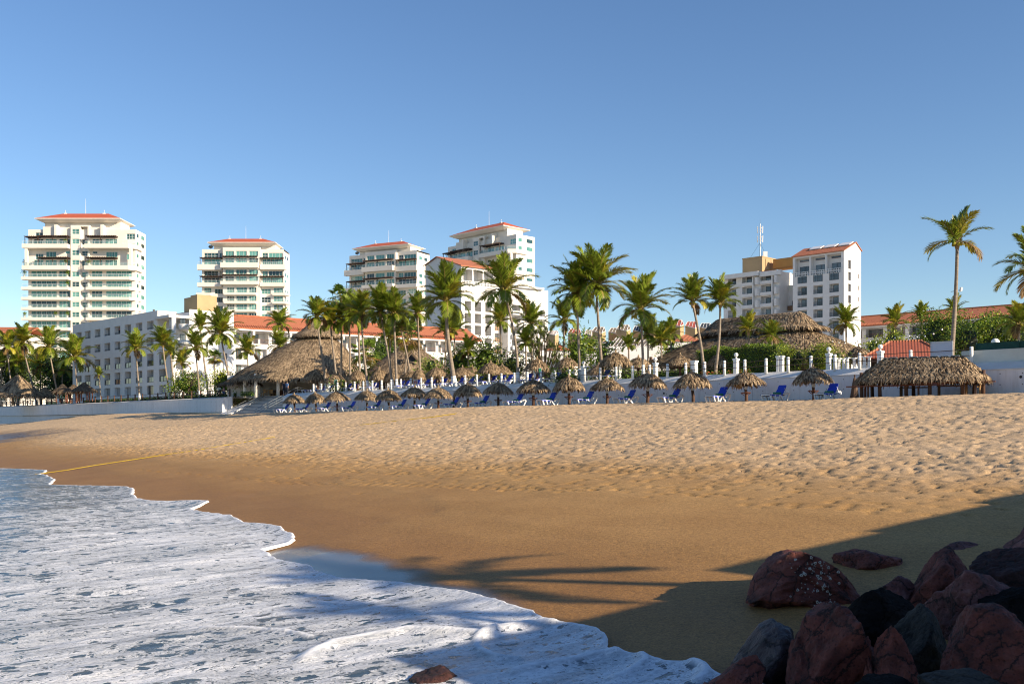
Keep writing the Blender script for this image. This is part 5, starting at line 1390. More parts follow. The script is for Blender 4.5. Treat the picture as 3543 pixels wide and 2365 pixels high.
# peaked two tier palapa
D1 = 139.0; px = D1/F
c = P(1098, 1300, D1); Z1 = lambda v: ZC+(H-v)*px-DECK
top = [ring(0, 0, Z1(1108), .5, .35, 32), ring(0, 0, Z1(1125), 1.3, 1.1, 32), ring(0, 0, Z1(1145), 2.2, 2.0, 32), ring(0, 0, Z1(1160), 3.15, 3.0, 32)]
low = [ring(0, 0, Z1(1172), 2.5, 2.3, 32), ring(-.5, -.3, Z1(1205), 4.5, 4.2, 32, 2.1), ring(-1.4, -.8, Z1(1260), 6.9, 6.6, 32, 2.2), ring(-2.1, -1.2, Z1(1292), 8.2, 7.8, 32, 2.3), ring(-2.5, -1.4, Z1(1318), 8.9, 8.4, 32, 2.3)]
pal = palapa('thatched_palapa', 'tall two tier peaked palapa restaurant with thatched roof beside the beach steps', (c.x, D1, DECK), 0, [top, low], [2600, 9000], .55, .11, 300, ('thatch_grey', 'thatch_dark'), 900)
for a_, b_ in ((-8.2, -7.2), (-3.6, -8.0), (1.8, -7.6), (2.7, -7.4), (-9.3, -2), (4.5, -4.5), (-6.4, -8.6)):
    m2 = MB(); m2.tube([(a_, b_, -.2), (a_, b_, 2.9)], .22, 10); m2.build('column', 'plaster_cream', pal, True)
m2 = MB(); m2.box(-9.0, 4.5, 3.2, 3.5, -.2, 3.2); m2.build('back_wall', 'plaster_cream', pal)
m2 = MB(); m2.box(-11.4, -7.0, -4.1, -3.8, -.2, 2.9); m2.build('front_wall', 'plaster', pal)
m2 = MB()
for k in range(5): m2.box(-10.6+.45*k, -10.35+.45*k, -4.14, -4.101, 2.0, 2.4)
m2.build('vent_slot', 'dark_metal', pal)
m2 = MB(); m2.box(-6.3, -1.5, -1.6, -1.3, 0, 1.0); 
for k in range(8): x = -6.0+.56*k; m2.poly([(x, -1.605, .5), (x+.22, -1.605, .12), (x+.44, -1.605, .5), (x+.22, -1.605, .88)], 1)
m2.build('bar_counter', ['canvas_brown', 'rail_brown'], pal)
lowr = [ring(0, 0, 1.2, .3, .2, 24), ring(0, 0, .75, 1.4, 1.1, 24, 2.4), ring(0, 0, .1, 2.7, 2.2, 24, 2.4)]
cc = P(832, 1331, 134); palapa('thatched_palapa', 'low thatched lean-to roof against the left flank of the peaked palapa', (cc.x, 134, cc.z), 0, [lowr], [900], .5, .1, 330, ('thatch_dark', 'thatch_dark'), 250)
def chair(loc, rz, label):
    t = thing('dining_chair', label, 'chair', loc, rz, 'chairs under the palapa')
    m2 = MB(); m2.box(-.24, .24, -.24, .24, .42, .47); m2.build('seat', 'wood_light', t)
    m2 = MB(); m2.box(-.24, .24, .2, .25, .5, 1.0); m2.build('backrest', 'wood_light', t)
    for x in (-.21, .21):
        for y in (-.21, .21): m2 = MB(); m2.box(x-.025, x+.025, y-.025, y+.025, 0, .42 if y < 0 else .5); m2.build('leg', 'wood_light', t)
for i, (u, lab) in enumerate(((912, 'wooden chair under the peaked palapa, nearest the white side wall'), (930, 'wooden chair in the middle under the peaked palapa'), (944, 'wooden chair beside the bar counter under the peaked palapa'))):
    q = P(u, 1300, 134.0); chair((q.x, 134.0, DECK-.03), (-.5, .6, 2.5)[i], lab)

# second palapa behind palms
D2 = 143.0; px = D2/F; c = P(1415, 1300, D2); Z2 = lambda v: ZC+(H-v)*px-DECK
rg = [ring(0, 1, Z2(1196), 1.4, .5, 28), ring(0, 1, Z2(1215), 2.2, 1.6, 28), ring(0, .6, Z2(1250), 4.4, 3.8, 28), ring(0, 0, Z2(1295), 7.0, 6.0, 28), ring(0, 0, Z2(1314), 7.8, 6.6, 28)]
p2_ = palapa('thatched_palapa', 'broad palapa with small dark gable vent hidden among palm trunks', (c.x, D2, DECK), 0, [rg], [5600], .6, .1, 340, ('thatch_grey', 'thatch_dark'), 500)
q = P(1425, 1240, D2-3.6); m2 = MB(); lx, lz = q.x-c.x, q.z-DECK
m2.poly([(lx-.9, -4.2, lz-.5), (lx+.9, -4.2, lz-.5), (lx, -3.9, lz+.65)], 0)
m2.bar((lx-1.15, -4.45, lz-.6), (lx, -4.3, lz+.85), .3, .2, 1); m2.bar((lx+1.15, -4.45, lz-.6), (lx, -4.3, lz+.85), .3, .2, 1); m2.bar((lx-1.15, -4.4, lz-.6), (lx, -1.5, lz+.4), .1, .1, 1); m2.build('gable_vent', ['dark_metal', 'thatch_dark'], p2_)
for a_ in (-4.5, 0, 4.5): m2 = MB(); m2.tube([(a_, -3.6, -.1), (a_, -3.6, 4)], .15, 8); m2.build('post', 'wood_dark', p2_)
# right palapa with long ridge, two tiers, parallel to the wall
a_l = P(2490, 1095, 104); a_r = P(2768, 1081, 97)
cx, cy = (a_l.x+a_r.x)/2, (a_l.y+a_r.y)/2
hl = math.hypot(a_r.x-a_l.x, a_r.y-a_l.y)/2
rzp = math.atan2(a_r.y-a_l.y, a_r.x-a_l.x)
zr = ZC+(H-1091)/F*100.5-DECK
def lr(x0, x1, y, z): return ring((x0+x1)/2, 0, z, (x1-x0)/2, y, 36, 4.0)
top = [lr(-hl, hl, .25, zr), lr(-hl-.5, hl+.5, 1.0, zr-.4), lr(-hl-1.2, hl+1.4, 2.2, zr-1.3), lr(-hl-1.7, hl+2.1, 2.8, zr-1.6)]
low = [lr(-hl-.9, hl+1.2, 1.9, zr-1.95), lr(-hl-3.0, hl+3.2, 4.2, zr-2.85), lr(-hl-5.2, hl+5.4, 6.3, zr-4.0), lr(-hl-6.8, hl+7.2, 7.8, zr-4.75)]
p3_ = palapa('thatched_palapa', 'large thatched palapa with long ridge and two tiers behind the clipped hedge', (cx, cy, DECK), rzp, [top, low], [3200, 10500], .6, .1, 360, ('thatch', 'thatch_dark'), 900, .1)
for x in (-9, -4.5, 0, 4.5, 9): m2 = MB(); m2.tube([(x, -6, -.1), (x, -6, zr-4)], .16, 8); m2.build('post', 'wood_dark', p3_)
m2 = MB(); m2.box(-hl-4, hl+4, -2, 2.5, -.1, zr-4.2); m2.build('back_wall', 'thatch_dark', p3_)
# left hut and garden pavilions
def hut(label, u, vt, ve, D, wpx, seed, posts=4, mats=('thatch', 'thatch_dark'), pm_='wood_red', asp=.85):
    c = P(u, ve, D); px = D/F; r_ = wpx*px/2; zt_ = ZC+(H-vt)*px-DECK; ze_ = ZC+(H-ve)*px-DECK
    rg = [ring(0, 0, zt_, r_*.06, r_*.05, 24), ring(0, 0, zt_-(zt_-ze_)*.4, r_*.42, r_*.36, 24), ring(0, 0, ze_+(zt_-ze_)*.18, r_*.82, r_*.72*asp/.85, 24, 2.3), ring(0, 0, ze_, r_, r_*asp, 24, 2.4)]
    t = palapa('thatched_hut', label, (c.x, D, DECK), 0, [rg], [int(260*r_)], .5, .1, seed, mats, int(90*r_), cat='hut')
    for k in range(posts):
        a = 2*math.pi*(k+.5)/posts; m2 = MB(); m2.tube([(r_*.72*math.cos(a), r_*.6*math.sin(a), -.05), (r_*.72*math.cos(a), r_*.6*math.sin(a), ze_+.35)], .1, 7); m2.build('post', pm_, t)
    return t
hut('wide thatched hut with white columns at the far left end of the seawall', 62, 1297, 1369, 196, 180, 381, 6, ('thatch_grey', 'thatch_dark'), 'plaster')
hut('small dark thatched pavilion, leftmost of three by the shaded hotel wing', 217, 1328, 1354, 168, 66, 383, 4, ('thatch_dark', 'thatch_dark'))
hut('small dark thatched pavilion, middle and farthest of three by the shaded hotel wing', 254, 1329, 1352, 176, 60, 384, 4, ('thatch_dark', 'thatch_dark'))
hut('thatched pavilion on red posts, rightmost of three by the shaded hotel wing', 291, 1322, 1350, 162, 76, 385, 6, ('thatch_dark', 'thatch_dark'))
hut('brown thatched hut half hidden behind the wide left hut', 155, 1338, 1372, 208, 66, 386, 4, ('thatch_grey', 'thatch_dark'))

# ============================================================ beach pavilion and right end
pc = P(3190, 1380, 57.0); s0_, d0_ = SD(pc.x, pc.y)
pv = thing('thatched_pavilion', 'long open thatched pavilion on log posts with plank counter at the right', 'pavilion', (pc.x, pc.y, 0), WALL_ROT+.33)
zb_ = sand_at(pc.x, pc.y); hw = 2.75
zrr = ZC+(H-1237)/F*57; zee = ZC+(H-1308)/F*57
rg = [lr(-hw+.65, hw-.6, .16, zrr), lr(-hw+.45, hw-.4, .5, zrr-.25), lr(-hw-.15, hw+.15, 1.2, zrr-.72), lr(-hw-.6, hw+.6, 1.7, zee)]
thatch(rg, 5200, .4, .07, 390, 1300, .1, .3, .14).build('roof', ['thatch', 'thatch_dark'], pv)
m2 = MB()
for k in range(9): x = -2.3+.55*k; m2.box(x, x+.42, -.3-.02*(k % 3), .25, zrr+.02, zrr+.05+.02*(k % 2))
m2.build('ridge_cover', 'metal_grey', pv)
for i, (x, y) in enumerate(((-3.1, -1.1), (-2.05, -1.25), (-.65, -1.2), (.55, -1.2), (2.25, -1.15), (3.25, -.9), (-2.9, 1.2), (-.6, 1.2), (2.6, 1.2))):
    m2 = MB(); m2.tube([(x, y, zb_-.6), (x+R.uniform(-.06, .06), y, zb_+1), (x+R.uniform(-.05, .05), y, zee+.35)], [.11, .1, .095], 8); m2.build('post', 'wood_dark', pv, True)
m2 = MB(); m2.bar((-3.9, -1.36, zb_+.62), (1.4, -1.36, zb_+.66), .34, .06); m2.bar((-.4, -1.36, zb_+.735), (3.9, -1.36, zb_+.78), .34, .05); m2.build('counter', 'wood_red', pv)
m2 = MB(); m2.bar((-3.6, -.6, zb_+.74), (-2.6, -.6, zb_+.75), .5, .05); m2.tube([(-3.0, -.6, zb_-.3), (-3.0, -.6, zb_+.72)], .07, 6); m2.build('side_table', 'wood_red', pv)
for x in (-2.7, 0, 2.9): m2 = MB(); m2.bar((x, -1.36, zb_-.2), (x, -1.36, zb_+.6), .1); m2.build('counter_leg', 'wood_dark', pv)
for xa, xb, lab in ((-1.3, .35, 'dark slatted bench under the thatched pavilion, nearer the closed parasol'), (.75, 2.3, 'dark slatted bench under the thatched pavilion, nearer the ladder')):
    Mx = Matrix.Translation((pc.x, pc.y, 0)) @ Matrix.Rotation(WALL_ROT+.33, 4, 'Z'); q = Mx @ Vector(((xa+xb)/2, .7, 0)); zq = sand_at(q.x, q.y)
    t = thing('bench', lab, 'bench', (q.x, q.y, zq), WALL_ROT+.33); h_ = (xb-xa)/2
    m2 = MB(); m2.box(-h_, h_, -.25, .25, .55, .61); m2.build('seat', 'wood_brown', t)
    m2 = MB(); m2.box(-h_, h_, .22, .27, .72, .86); m2.build('backrest', 'wood_brown', t)
    for x in (-h_+.06, h_-.06): m2 = MB(); m2.box(x-.07, x+.07, .19, .215, -.1, 1.25); m2.build('post', 'wood_brown', t); m2 = MB(); m2.box(x-.04, x+.04, -.24, -.16, -.1, .55); m2.build('leg', 'wood_brown', t)
lp_ = P(3391, 1380, 56.2); ld = thing('ladder', 'pale timber peg ladder standing at the right end of the pavilion', 'ladder', (lp_.x, lp_.y, sand_at(lp_.x, lp_.y)), .1)
m2 = MB(); m2.box(-.035, .035, -.03, .03, -.1, 1.55); m2.build('pole', 'wood_light', ld)
for z in (.45, .75, 1.05): m2 = MB(); m2.box(-.2, .2, -.06, -.031, z, z+.07); m2.build('rung', 'wood_light', ld)
cu_ = P(2957, 1392, 62.0); s_, d_ = SD(cu_.x, cu_.y); cl = thing('closed_parasol', 'furled brown parasol standing by the seawall left of the pavilion', 'parasol', (cu_.x, cu_.y, sand_at(cu_.x, cu_.y)))
m2 = MB(); m2.lathe([(.26, .02), (.3, .12), (.22, .5), (.15, 1.0), (.08, 1.35), (.04, 1.42)], 9); m2.build('canopy', 'canvas_brown', cl)
m2 = MB(); m2.tube([(0, 0, -.3), (0, 0, 1.52)], .04, 6); m2.sphere((0, 0, 1.54), .06, 8); m2.build('pole', 'wood_dark', cl)
cu_ = P(1571, 1420, 93.5); cl = thing('closed_parasol', 'furled dark parasol leaning at the foot of the seawall among the loungers', 'parasol', (cu_.x, cu_.y, sand_at(cu_.x, cu_.y)))
m2 = MB(); m2.lathe([(.2, .1), (.22, .2), (.12, .8), (.05, 1.5), (.03, 1.6)], 9); m2.build('canopy', 'canvas_brown', cl)
m2 = MB(); m2.tube([(0, 0, -.3), (0, 0, 1.7)], .035, 6); m2.build('pole', 'wood_dark', cl)

# upper pale wall at the right end with green screen
s1_ = at_wall(3337, -1.0)
t = thing('upper_wall', 'pale green tinted garden wall above the seawall at the right edge', 'wall', (AX, AY, 0), WALL_ROT)
zu = ZC+(H-1208)/F*57.5
m2 = MB(); m2.box(-s1_, 70, .62, 1.1, DECK-.5, zu); m2.build('wall', 'plaster_old', t)
t = thing('green_screen', 'dark green mesh screen on top of the pale right hand wall', 'screen', (AX, AY, 0), WALL_ROT)
m2 = MB(); m2.box(-s1_+.8, 60, .8, .84, zu-.01, zu+.42); m2.build('mesh', 'green_mesh', t)
for k in range(12): m2 = MB(); x = -s1_+.8+2.4*k; m2.box(x-.03, x+.03, .74, .8, zu-.4, zu+.45); m2.build('post', 'green_mesh', t)
# pillars and globe lamps
def pillar(u, vtop, label, off=.5, w=.42, lamp=None, D=None):
    w *= .7
    if D is None: D = XY(at_wall(u, -off), -off)[1]
    c = P(u, vtop, D); t = thing('pillar', label, 'pillar', (c.x, D, DECK-.03), WALL_ROT)
    h = c.z-DECK+.03; m2 = MB(); m2.box(-w/2, w/2, -w/2, w/2, 0, h-.12); m2.box(-w/2-.04, w/2+.04, -w/2-.04, w/2+.04, h-.119, h); m2.build('shaft', 'white_paint', t)
    if lamp:
        g = thing('globe_lamp', lamp, 'lamp', (c.x, D, c.z), 0, 'globe lamps on pillars')
        m2 = MB(); m2.lathe([(.09, 0), (.08, .05), (.04, .08), (.04, .13)], 12); m2.build('base', 'metal_white', g)
        m2 = MB(); m2.sphere((0, 0, .27), .155, 18); m2.build('globe', 'globe', g, True)
pillar(2019, 1266, 'white lamp pillar among the middle palms on the terrace', .9, .5, 'white globe lamp on the terrace pillar among the middle palms')
pillar(2268, 1255, 'white lamp pillar beside the palm with painted foot, behind the rope fence', 1.2, .4, 'white globe lamp on the pillar behind the painted palm')
pillar(2547, 1240, 'white lamp pillar in front of the clipped hedge', .8, .42, 'white globe lamp in front of the clipped hedge')
pillar(2868, 1222, 'white lamp pillar at the right end of the hedge', .7, .4, 'white globe lamp at the right end of the hedge')
pillar(3046, 1214, 'white lamp pillar in front of the red tiled hip roof', .9, .42, 'white globe lamp in front of the red tiled hip roof')
pillar(1988, 1268, 'square cream pillar under the umbrella left of the middle lamp pillar', 2.2, .5)
pillar(2143, 1260, 'plain white pillar behind the widest terrace umbrella', 2.0, .4)
pillar(2402, 1247, 'plain white pillar right of the terrace umbrella beside the hedge end', 1.2, .55)
pillar(2693, 1231, 'left one of a pair of white pillars in the middle of the hedge', .8, .3)
pillar(2706, 1230, 'right one of a pair of white pillars in the middle of the hedge', .9, .3)
for i, (u, off) in enumerate(((2890, .9), (2903, 1.2), (2919, 1.6), (2932, .9), (2956, 1.6), (2991, .9), (3008, .9))):
    D = XY(at_wall(u, -off), -off)[1]; c = P(u, 1235, D); t = thing('fluted_column', 'short white fluted column by the rope fence, %s from the left of seven' % ORD[i], 'column', (c.x, D, DECK-.03), WALL_ROT, 'short fluted columns')
    m2 = MB(); n = 20
    prf = [(.12, .05), (.11, .1), (.1, .4), (.095, .74)]
    i0 = len(m2.v)
    m2.lathe(prf, n); 
    for k in range(len(m2.v)):
        if k % 2: x, y, z = m2.v[k]; m2.v[k] = (x*.86, y*.86, z)
    m2.build('shaft', 'white_paint', t); m2 = MB(); m2.box(-.14, .14, -.14, .14, 0, .05); m2.build('base', 'white_paint', t); m2 = MB(); m2.box(-.14, .14, -.14, .14, .74, .8); m2.build('capital', 'white_paint', t)
g = P(3444, 1190, 58.5); gl_ = thing('globe_lamp', 'white globe lamp above the green screen at the right', 'lamp', (g.x, g.y, g.z-.12), 0, 'globe lamps on pillars')
m2 = MB(); m2.sphere((0, 0, .22), .24, 18); m2.build('globe', 'globe', gl_, True); m2 = MB(); m2.tube([(0, 0, -1.0), (0, 0, .02)], .05, 8); m2.build('base', 'metal_white', gl_)
# white sign board
b0, b1 = P(3220, 1240, 60), P(3297, 1240, 59.3); ang = math.atan2(b1.y-b0.y, b1.x-b0.x); w_ = (b1-b0).length
t = thing('sign_board', 'blank white board with pale frame standing behind the pavilion roof', 'board', (b0.x, b0.y, 0), ang)
zt_ = ZC+(H-1182)/F*59.7; m2 = MB(); m2.box(.04, w_-.04, 0, .05, DECK+.3, zt_-.04); m2.build('panel', 'board_white', t)
m2 = MB(); m2.box(0, w_, -.03, .06, zt_-.04, zt_+.02); m2.box(0, .04, -.03, .06, DECK+.3, zt_-.041); m2.box(w_-.04, w_, -.03, .06, DECK+.3, zt_-.041); m2.build('frame', 'metal_white', t)
for x in (.3, w_-.3): m2 = MB(); m2.box(x-.04, x+.04, .07, .13, DECK-.03, zt_-.2); m2.build('post', 'metal_grey', t)
# red tiled hip roof pavilion
hc = P(3130, 1243, 66); t = thing('tiled_pavilion', 'red tiled hip roof pavilion behind the rope fence at the right', 'pavilion', (hc.x, hc.y, 0), WALL_ROT+.5)
ze_ = ZC+(H-1241)/F*66; zp_ = ZC+(H-1180)/F*66
A_, B_ = 2.6, 2.2
q = [(-A_, -B_, ze_), (A_, -B_, ze_), (A_, B_, ze_), (-A_, B_, ze_)]; r0, r1 = (-.9, 0, zp_), (1.0, 0, zp_)
m2 = MB(); m2.quad(q[0], q[1], r1, r0); m2.quad(q[2], q[3], r0, r1); m2.poly([q[1], q[2], r1]); m2.poly([q[3], q[0], r0]); m2.quad(*[(x, y, z-.06) for x, y, z in q[::-1]])
for k in range(4): a_, b_ = q[k], q[(k+1) % 4]; m2.quad(a_, (a_[0], a_[1], a_[2]-.06), (b_[0], b_[1], b_[2]-.06), b_)
rf = m2.build('roof', 'tiles_dark', t); m2 = MB()
for a_, b_ in ((q[0], r0), (q[1], r1), (q[2], r1), (q[3], r0), (r0, r1)): m2.tube([a_, b_], .08, 6)
m2.build('ridge', 'tiles', rf)
for x in (-A_+.4, 0, A_-.4):
    for y in (-B_+.4, B_-.4): m2 = MB(); m2.tube([(x, y, DECK-.05), (x, y, ze_+.1)], .09, 7); m2.build('post', 'wood_dark', t)
m2 = MB(); m2.box(-A_+.5, A_-.5, B_-.6, B_-.5, DECK-.03, ze_-.1); m2.build('back_wall', 'canvas_brown', t)
# ============================================================ palms
def frond(mb, th, el, L, droop, r, m, nleaf=34, lw=.026, wind=0.0, leafL=.34):
    """arching feather leaf: rachis plus drooping leaflets"""
    h = Vector((math.cos(th), math.sin(th), 0)); pts = []; p = Vector((0, 0, 0)); n = 14; e = el
    side0 = Vector((-math.sin(th), math.cos(th), 0)); tw = r.gauss(0, .25)
    for k in range(n+1):
        pts.append(p.copy()); t = k/n
        e = el-droop*(t**1.35)
        p = p+(h*math.cos(e)+Vector((0, 0, math.sin(e)))+side0*tw*.25*t)*(L/n)
    for k in range(n):
        w0, w1 = .022*(1-k/n)+.005, .022*(1-(k+1)/n)+.004
        d = (pts[k+1]-pts[k]).normalized(); s = side0*w0; s1 = side0*w1; u = Vector((0, 0, w0*.7))
        mb.quad(pts[k]-s, pts[k]+s, pts[k+1]+s1, pts[k+1]-s1, 2); mb.quad(pts[k]-s-u, pts[k]-s, pts[k+1]-s1, pts[k+1]-s1-u*.8, 2)
    for k in range(nleaf):
        t = .16+.84*(k+.5)/nleaf; f = t*n; i = min(n-1, int(f)); q = pts[i].lerp(pts[i+1], f-i); d = (pts[i+1]-pts[i]).normalized()
        nrm = side0.cross(d).normalized()
        if nrm.z < 0 and abs(e) < 1.2: nrm = -nrm
        l = leafL*L*(math.sin(math.pi*(.2+.72*t))**.8)*r.uniform(.85, 1.12)
        for sg in (-1, 1):
            if r.random() < .05: continue
            a = 1.0-.45*t+r.gauss(0, .09)
            o = (side0*sg*math.sin(a)+d*math.cos(a)+nrm*r.uniform(.0, .28)).normalized()
            mid = q+o*l*.5; sag = Vector((0, 0, -1))*l*r.uniform(.05, .38)*(.3+.7*abs(math.cos(e)))
            tip = q+o*l*.92+sag+d*l*.12
            wv = o.cross(nrm).normalized()*lw*.5*L*r.uniform(.8, 1.2)
            j = len(mb.v); mb.v += [tuple(q-wv*.5), tuple(q+wv*.5), tuple(mid+sag*.18-wv), tuple(mid+sag*.18+wv), tuple(tip)]
            mb.f += [(j, j+1, j+3, j+2), (j+2, j+3, j+4)]; mb.m += [m, m]
def coco_crown(seed, n=20, spread=1.0, ragged=0.0, up=0.0):
    r = random.Random(seed); mb = MB(); mb.m = []
    ga = 2.39996; off = r.random()*6.28
    for i in range(n):
        t = i/(n-1)
        el = 1.46-1.55*t**1.25*spread+up+r.gauss(0, .1); L = (1.0-.22*t)*r.uniform(.88, 1.08); dr = .45+1.15*t+r.uniform(-.15, .4)
        mt = 0 if r.random() > .1+.28*t else 1
        if t > .92 and r.random() < .35: mt = 3
        if ragged and r.random() < ragged: L *= .6
        frond(mb, off+ga*i+r.gauss(0, .15), el, L, dr, r, mt, 58)
    # leaf sheaths, flower stalks and young nuts
    for i in range(9):
        a = r.random()*6.28; e = r.uniform(.2, 1.2); d = Vector((math.cos(a)*math.cos(e), math.sin(a)*math.cos(e), math.sin(e)))
        mb.bar((0, 0, -.04), d*r.uniform(.12, .26), .05, .03, 2)
    for i in range(6):
        a = r.random()*6.28; mb.sphere((math.cos(a)*.09, math.sin(a)*.09, -.05+r.uniform(-.03, .04)), .042, 7, 1)
    return mb.mesh('crown', ['leaf_green', 'leaf_yellow', 'rachis', 'leaf_brown'])
def fan_crown(seed, n=26):
    r = random.Random(seed); mb = MB()
    for i in range(n):
        th = 2.39996*i+r.random()*.4; el = r.uniform(-.75, 1.35); d = Vector((math.cos(th)*math.cos(el), math.sin(th)*math.cos(el), math.sin(el)))
        s = Vector((-math.sin(th), math.cos(th), 0)); L = r.uniform(.4, .6); hub = d*L; mb.bar((0, 0, 0), hub, .02, .015, 2); nn = s.cross(d); m = 0 if el > -.35 else (1 if r.random() < .6 else 3)
        for k in range(17):
            a = -1.75+3.5*k/16; o = (d*math.cos(a)+s*math.sin(a)); l = .46*r.uniform(.85, 1.1)*(1-.18*abs(a)/1.75)
            wv = (d*-math.sin(a)+s*math.cos(a))*.038; mid = hub+o*l*.55+nn*.02*(-1)**k; tip = hub+o*l-Vector((0, 0, l*r.uniform(.1, .35)))
            j = len(mb.v); mb.v += [tuple(hub-wv*.25), tuple(hub+wv*.25), tuple(mid-wv), tuple(mid+wv), tuple(tip)]; mb.f += [(j, j+1, j+3, j+2), (j+2, j+3, j+4)]; mb.m += [m, m]
    return mb.mesh('crown', ['fan_green', 'leaf_yellow', 'rachis', 'leaf_brown'])
CROWN = [coco_crown(11, 27), coco_crown(12, 24, .95), coco_crown(13, 29, 1.1), coco_crown(14, 22, .85, 0, .1), coco_crown(15, 26, 1.05), coco_crown(16, 27, .9), coco_crown(17, 21, 1.15)]
CROWN_RAG = [coco_crown(31, 13, 1.0, .25)]
FAN = [fan_crown(41), fan_crown(42, 30)]
def palm(cu, cv, bu, off, rad, label, kind='c', var=None, painted=False, D=None, tr=None, lean=0.0, group='palms along the terrace', rz=None, zb=None):
    if D is None: D = XY(at_wall(bu, -off), -off)[1]
    crown = P(cu, cv, D); zb = DECK-.03 if zb is None else zb; bx = (bu-U0)/F*D
    base = Vector((bx, D, zb)); sc_ = rad*D/F*1.5
    t = thing({'c': 'coconut_palm', 'r': 'coconut_palm', 'f': 'fan_palm'}[kind], label, 'palm tree', base, 0, group)
    top = crown-base; h = top.z; r0 = tr or max(.11, min(.19, .009*h+.06)); 
    pts, rad_ = [], []
    bend = Vector((top.x*.55+R.uniform(-.25, .25), R.uniform(-.2, .2)+top.y*.5, 0))*1.0
    for k in range(13):
        f = k/12; p = Vector((0, 0, h*f)); w = f**1.0
        lin = Vector((top.x, top.y, 0))
        p += lin*(f*.75+.25*f*f*(3-2*f))+bend*(lean*math.sin(math.pi*f))
        pts.append(p); rad_.append(r0*(1.35-.5*min(1, f*6)*.5-.42*f+(.35*max(0, .05-f)/.05)))
    mb = MB(); mb.tube(pts, rad_, 9); mb.build('trunk', 'trunk', t, True)
    mb = MB(); mb.lathe([(r0*.75, -.62*r0/.17), (r0*1.15, -.3), (r0*1.3, -.05), (r0*.9, .1), (r0*.3, .2)], 8, 0, pts[-1]); mb.build('crown_shaft', 'trunk_top', t)
    if painted:
        mb = MB(); kk = 1.1/h; n = 4
        def at(f): i = min(11, int(f*12)); return pts[i].lerp(pts[i+1], f*12-i), rad_[i]*(1-(f*12-i))+rad_[i+1]*(f*12-i)
        q = [at(kk*j/n) for j in range(n+1)]; mb.tube([a for a, b in q], [b+.006 for a, b in q], 9); mb.build('painted_base', 'white_paint', t, True)
    lib = {'c': CROWN, 'r': CROWN_RAG, 'f': FAN}[kind]; v = (R.randrange(len(lib)) if var is None else var) % len(lib)
    o = link('crown', lib[v], t, pts[-1], R.random()*6.28 if rz is None else rz, sc_)
    return t
G1 = 'palms along the left seawall'; G2 = 'tall palms in the palapa cluster'; G3 = 'palms behind the middle fence'; G4 = 'small palms among the garden'
# left group
palm(25, 1200, 46, 20, 46, 'coconut palm with leaning trunk rising out of the wide left hut', D=200, group=G1, lean=.1)
palm(78, 1186, 127, 2.2, 50, 'leaning coconut palm with white painted foot, nearest the wide left hut', painted=True, group=G1)
palm(169, 1200, 204, 2.2, 55, 'coconut palm between the wide left hut and the dark pavilions', painted=True, group=G1)
palm(258, 1238, 271, 2.4, 62, 'coconut palm with spreading fronds right behind the three dark pavilions', painted=True, group=G1, var=6)
palm(343, 1298, 349, 2.2, 21, 'smallest young palm on the left terrace, right of the three dark pavilions', painted=True, group=G1, var=3)
palm(470, 1208, 483, 2.2, 47, 'coconut palm in front of the middle of the shaded hotel wing', painted=True, group=G1)
palm(563, 1192, 587, 2.2, 50, 'coconut palm in front of the rounded corner column of the hotel wing', painted=True, group=G1)
palm(677, 1204, 691, 2.4, 52, 'coconut palm in front of the sunlit end wall, shorter of the middle pair', painted=True, group=G1)
palm(693, 1132, 722, 14, 42, 'tall coconut palm rising behind the shorter pair before the sunlit end wall', group=G1)
palm(763, 1154, 804, 2.4, 62, 'tall leaning coconut palm with white foot at the left of the beach steps', painted=True, group=G1, var=2)
palm(629, 1258, 637, 5, 36, 'low coconut palm among bare branches before the hotel wing corner', group=G1)
palm(590, 1222, 606, 9, 38, 'yellowish coconut palm half hidden behind the corner column palm', group=G1)
palm(742, 1236, 745, 6, 26, 'slender fan palm with small round tuft before the sunlit end wall', 'f', group=G1)
palm(60, 1258, 60, 30, 45, 'feathery palm in the dark garden behind the wide left hut', D=220, group=G1)
palm(140, 1268, 140, 30, 50, 'dark feathery palm in the garden below the wide condominium tower', D=215, group=G1)
palm(5, 1255, 3, 8, 35, 'small palm at the left picture edge beside the wide hut', D=222, group=G1)
palm(215, 1285, 215, 20, 42, 'shaded palm behind the leftmost dark pavilion', D=205, group=G1)
# centre
palm(855, 1218, 867, 0, 46, 'yellow green palm in front of the red roofed hotel, left of the peaked palapa', D=158, group=G2)
palm(967, 1124, 970, 0, 46, 'palm against the red tiles just left of the peaked palapa top', D=172, group=G2)
palm(968, 1198, 975, 0, 42, 'shorter palm below the red eave just left of the peaked palapa top', D=160, group=G2)
palm(1096, 1095, 1131, 1.5, 54, 'leaning palm in front of the peaked palapa top, leftmost of the tall cluster', group=G2, painted=True)
palm(1143, 1114, 1168, 4, 48, 'palm in front of the peaked palapa right shoulder, second of the tall cluster', group=G2)
palm(1182, 1104, 1180, 6, 50, 'straight slim palm of the tall cluster rising before the palapa right slope', group=G2)
palm(1209, 1104, 1212, 5, 58, 'straight palm of the tall cluster with long arched frond at its left', group=G2, var=2)
palm(1240, 1094, 1246, 7, 55, 'palm at the back of the tall cluster left of the angled condominium tower', group=G2)
palm(1252, 1086, 1275, 1.4, 62, 'tall curved palm with white painted foot in the middle of the cluster', painted=True, group=G2, lean=.3)
palm(1317, 1078, 1359, 1.4, 66, 'tall palm leaning left with white foot, before the angled condominium tower', painted=True, group=G2, lean=-.15)
palm(1363, 1087, 1373, 1.5, 60, 'tall straight palm with white foot, before the angled condominium tower', painted=True, group=G2)
palm(1387, 1134, 1424, 6, 46, 'palm leaning left over the broad palapa with the gable vent', group=G2, lean=-.2)
palm(1445, 1085, 1456, 6, 52, 'palm right of the broad palapa vent, before the end of the angled tower', group=G2)
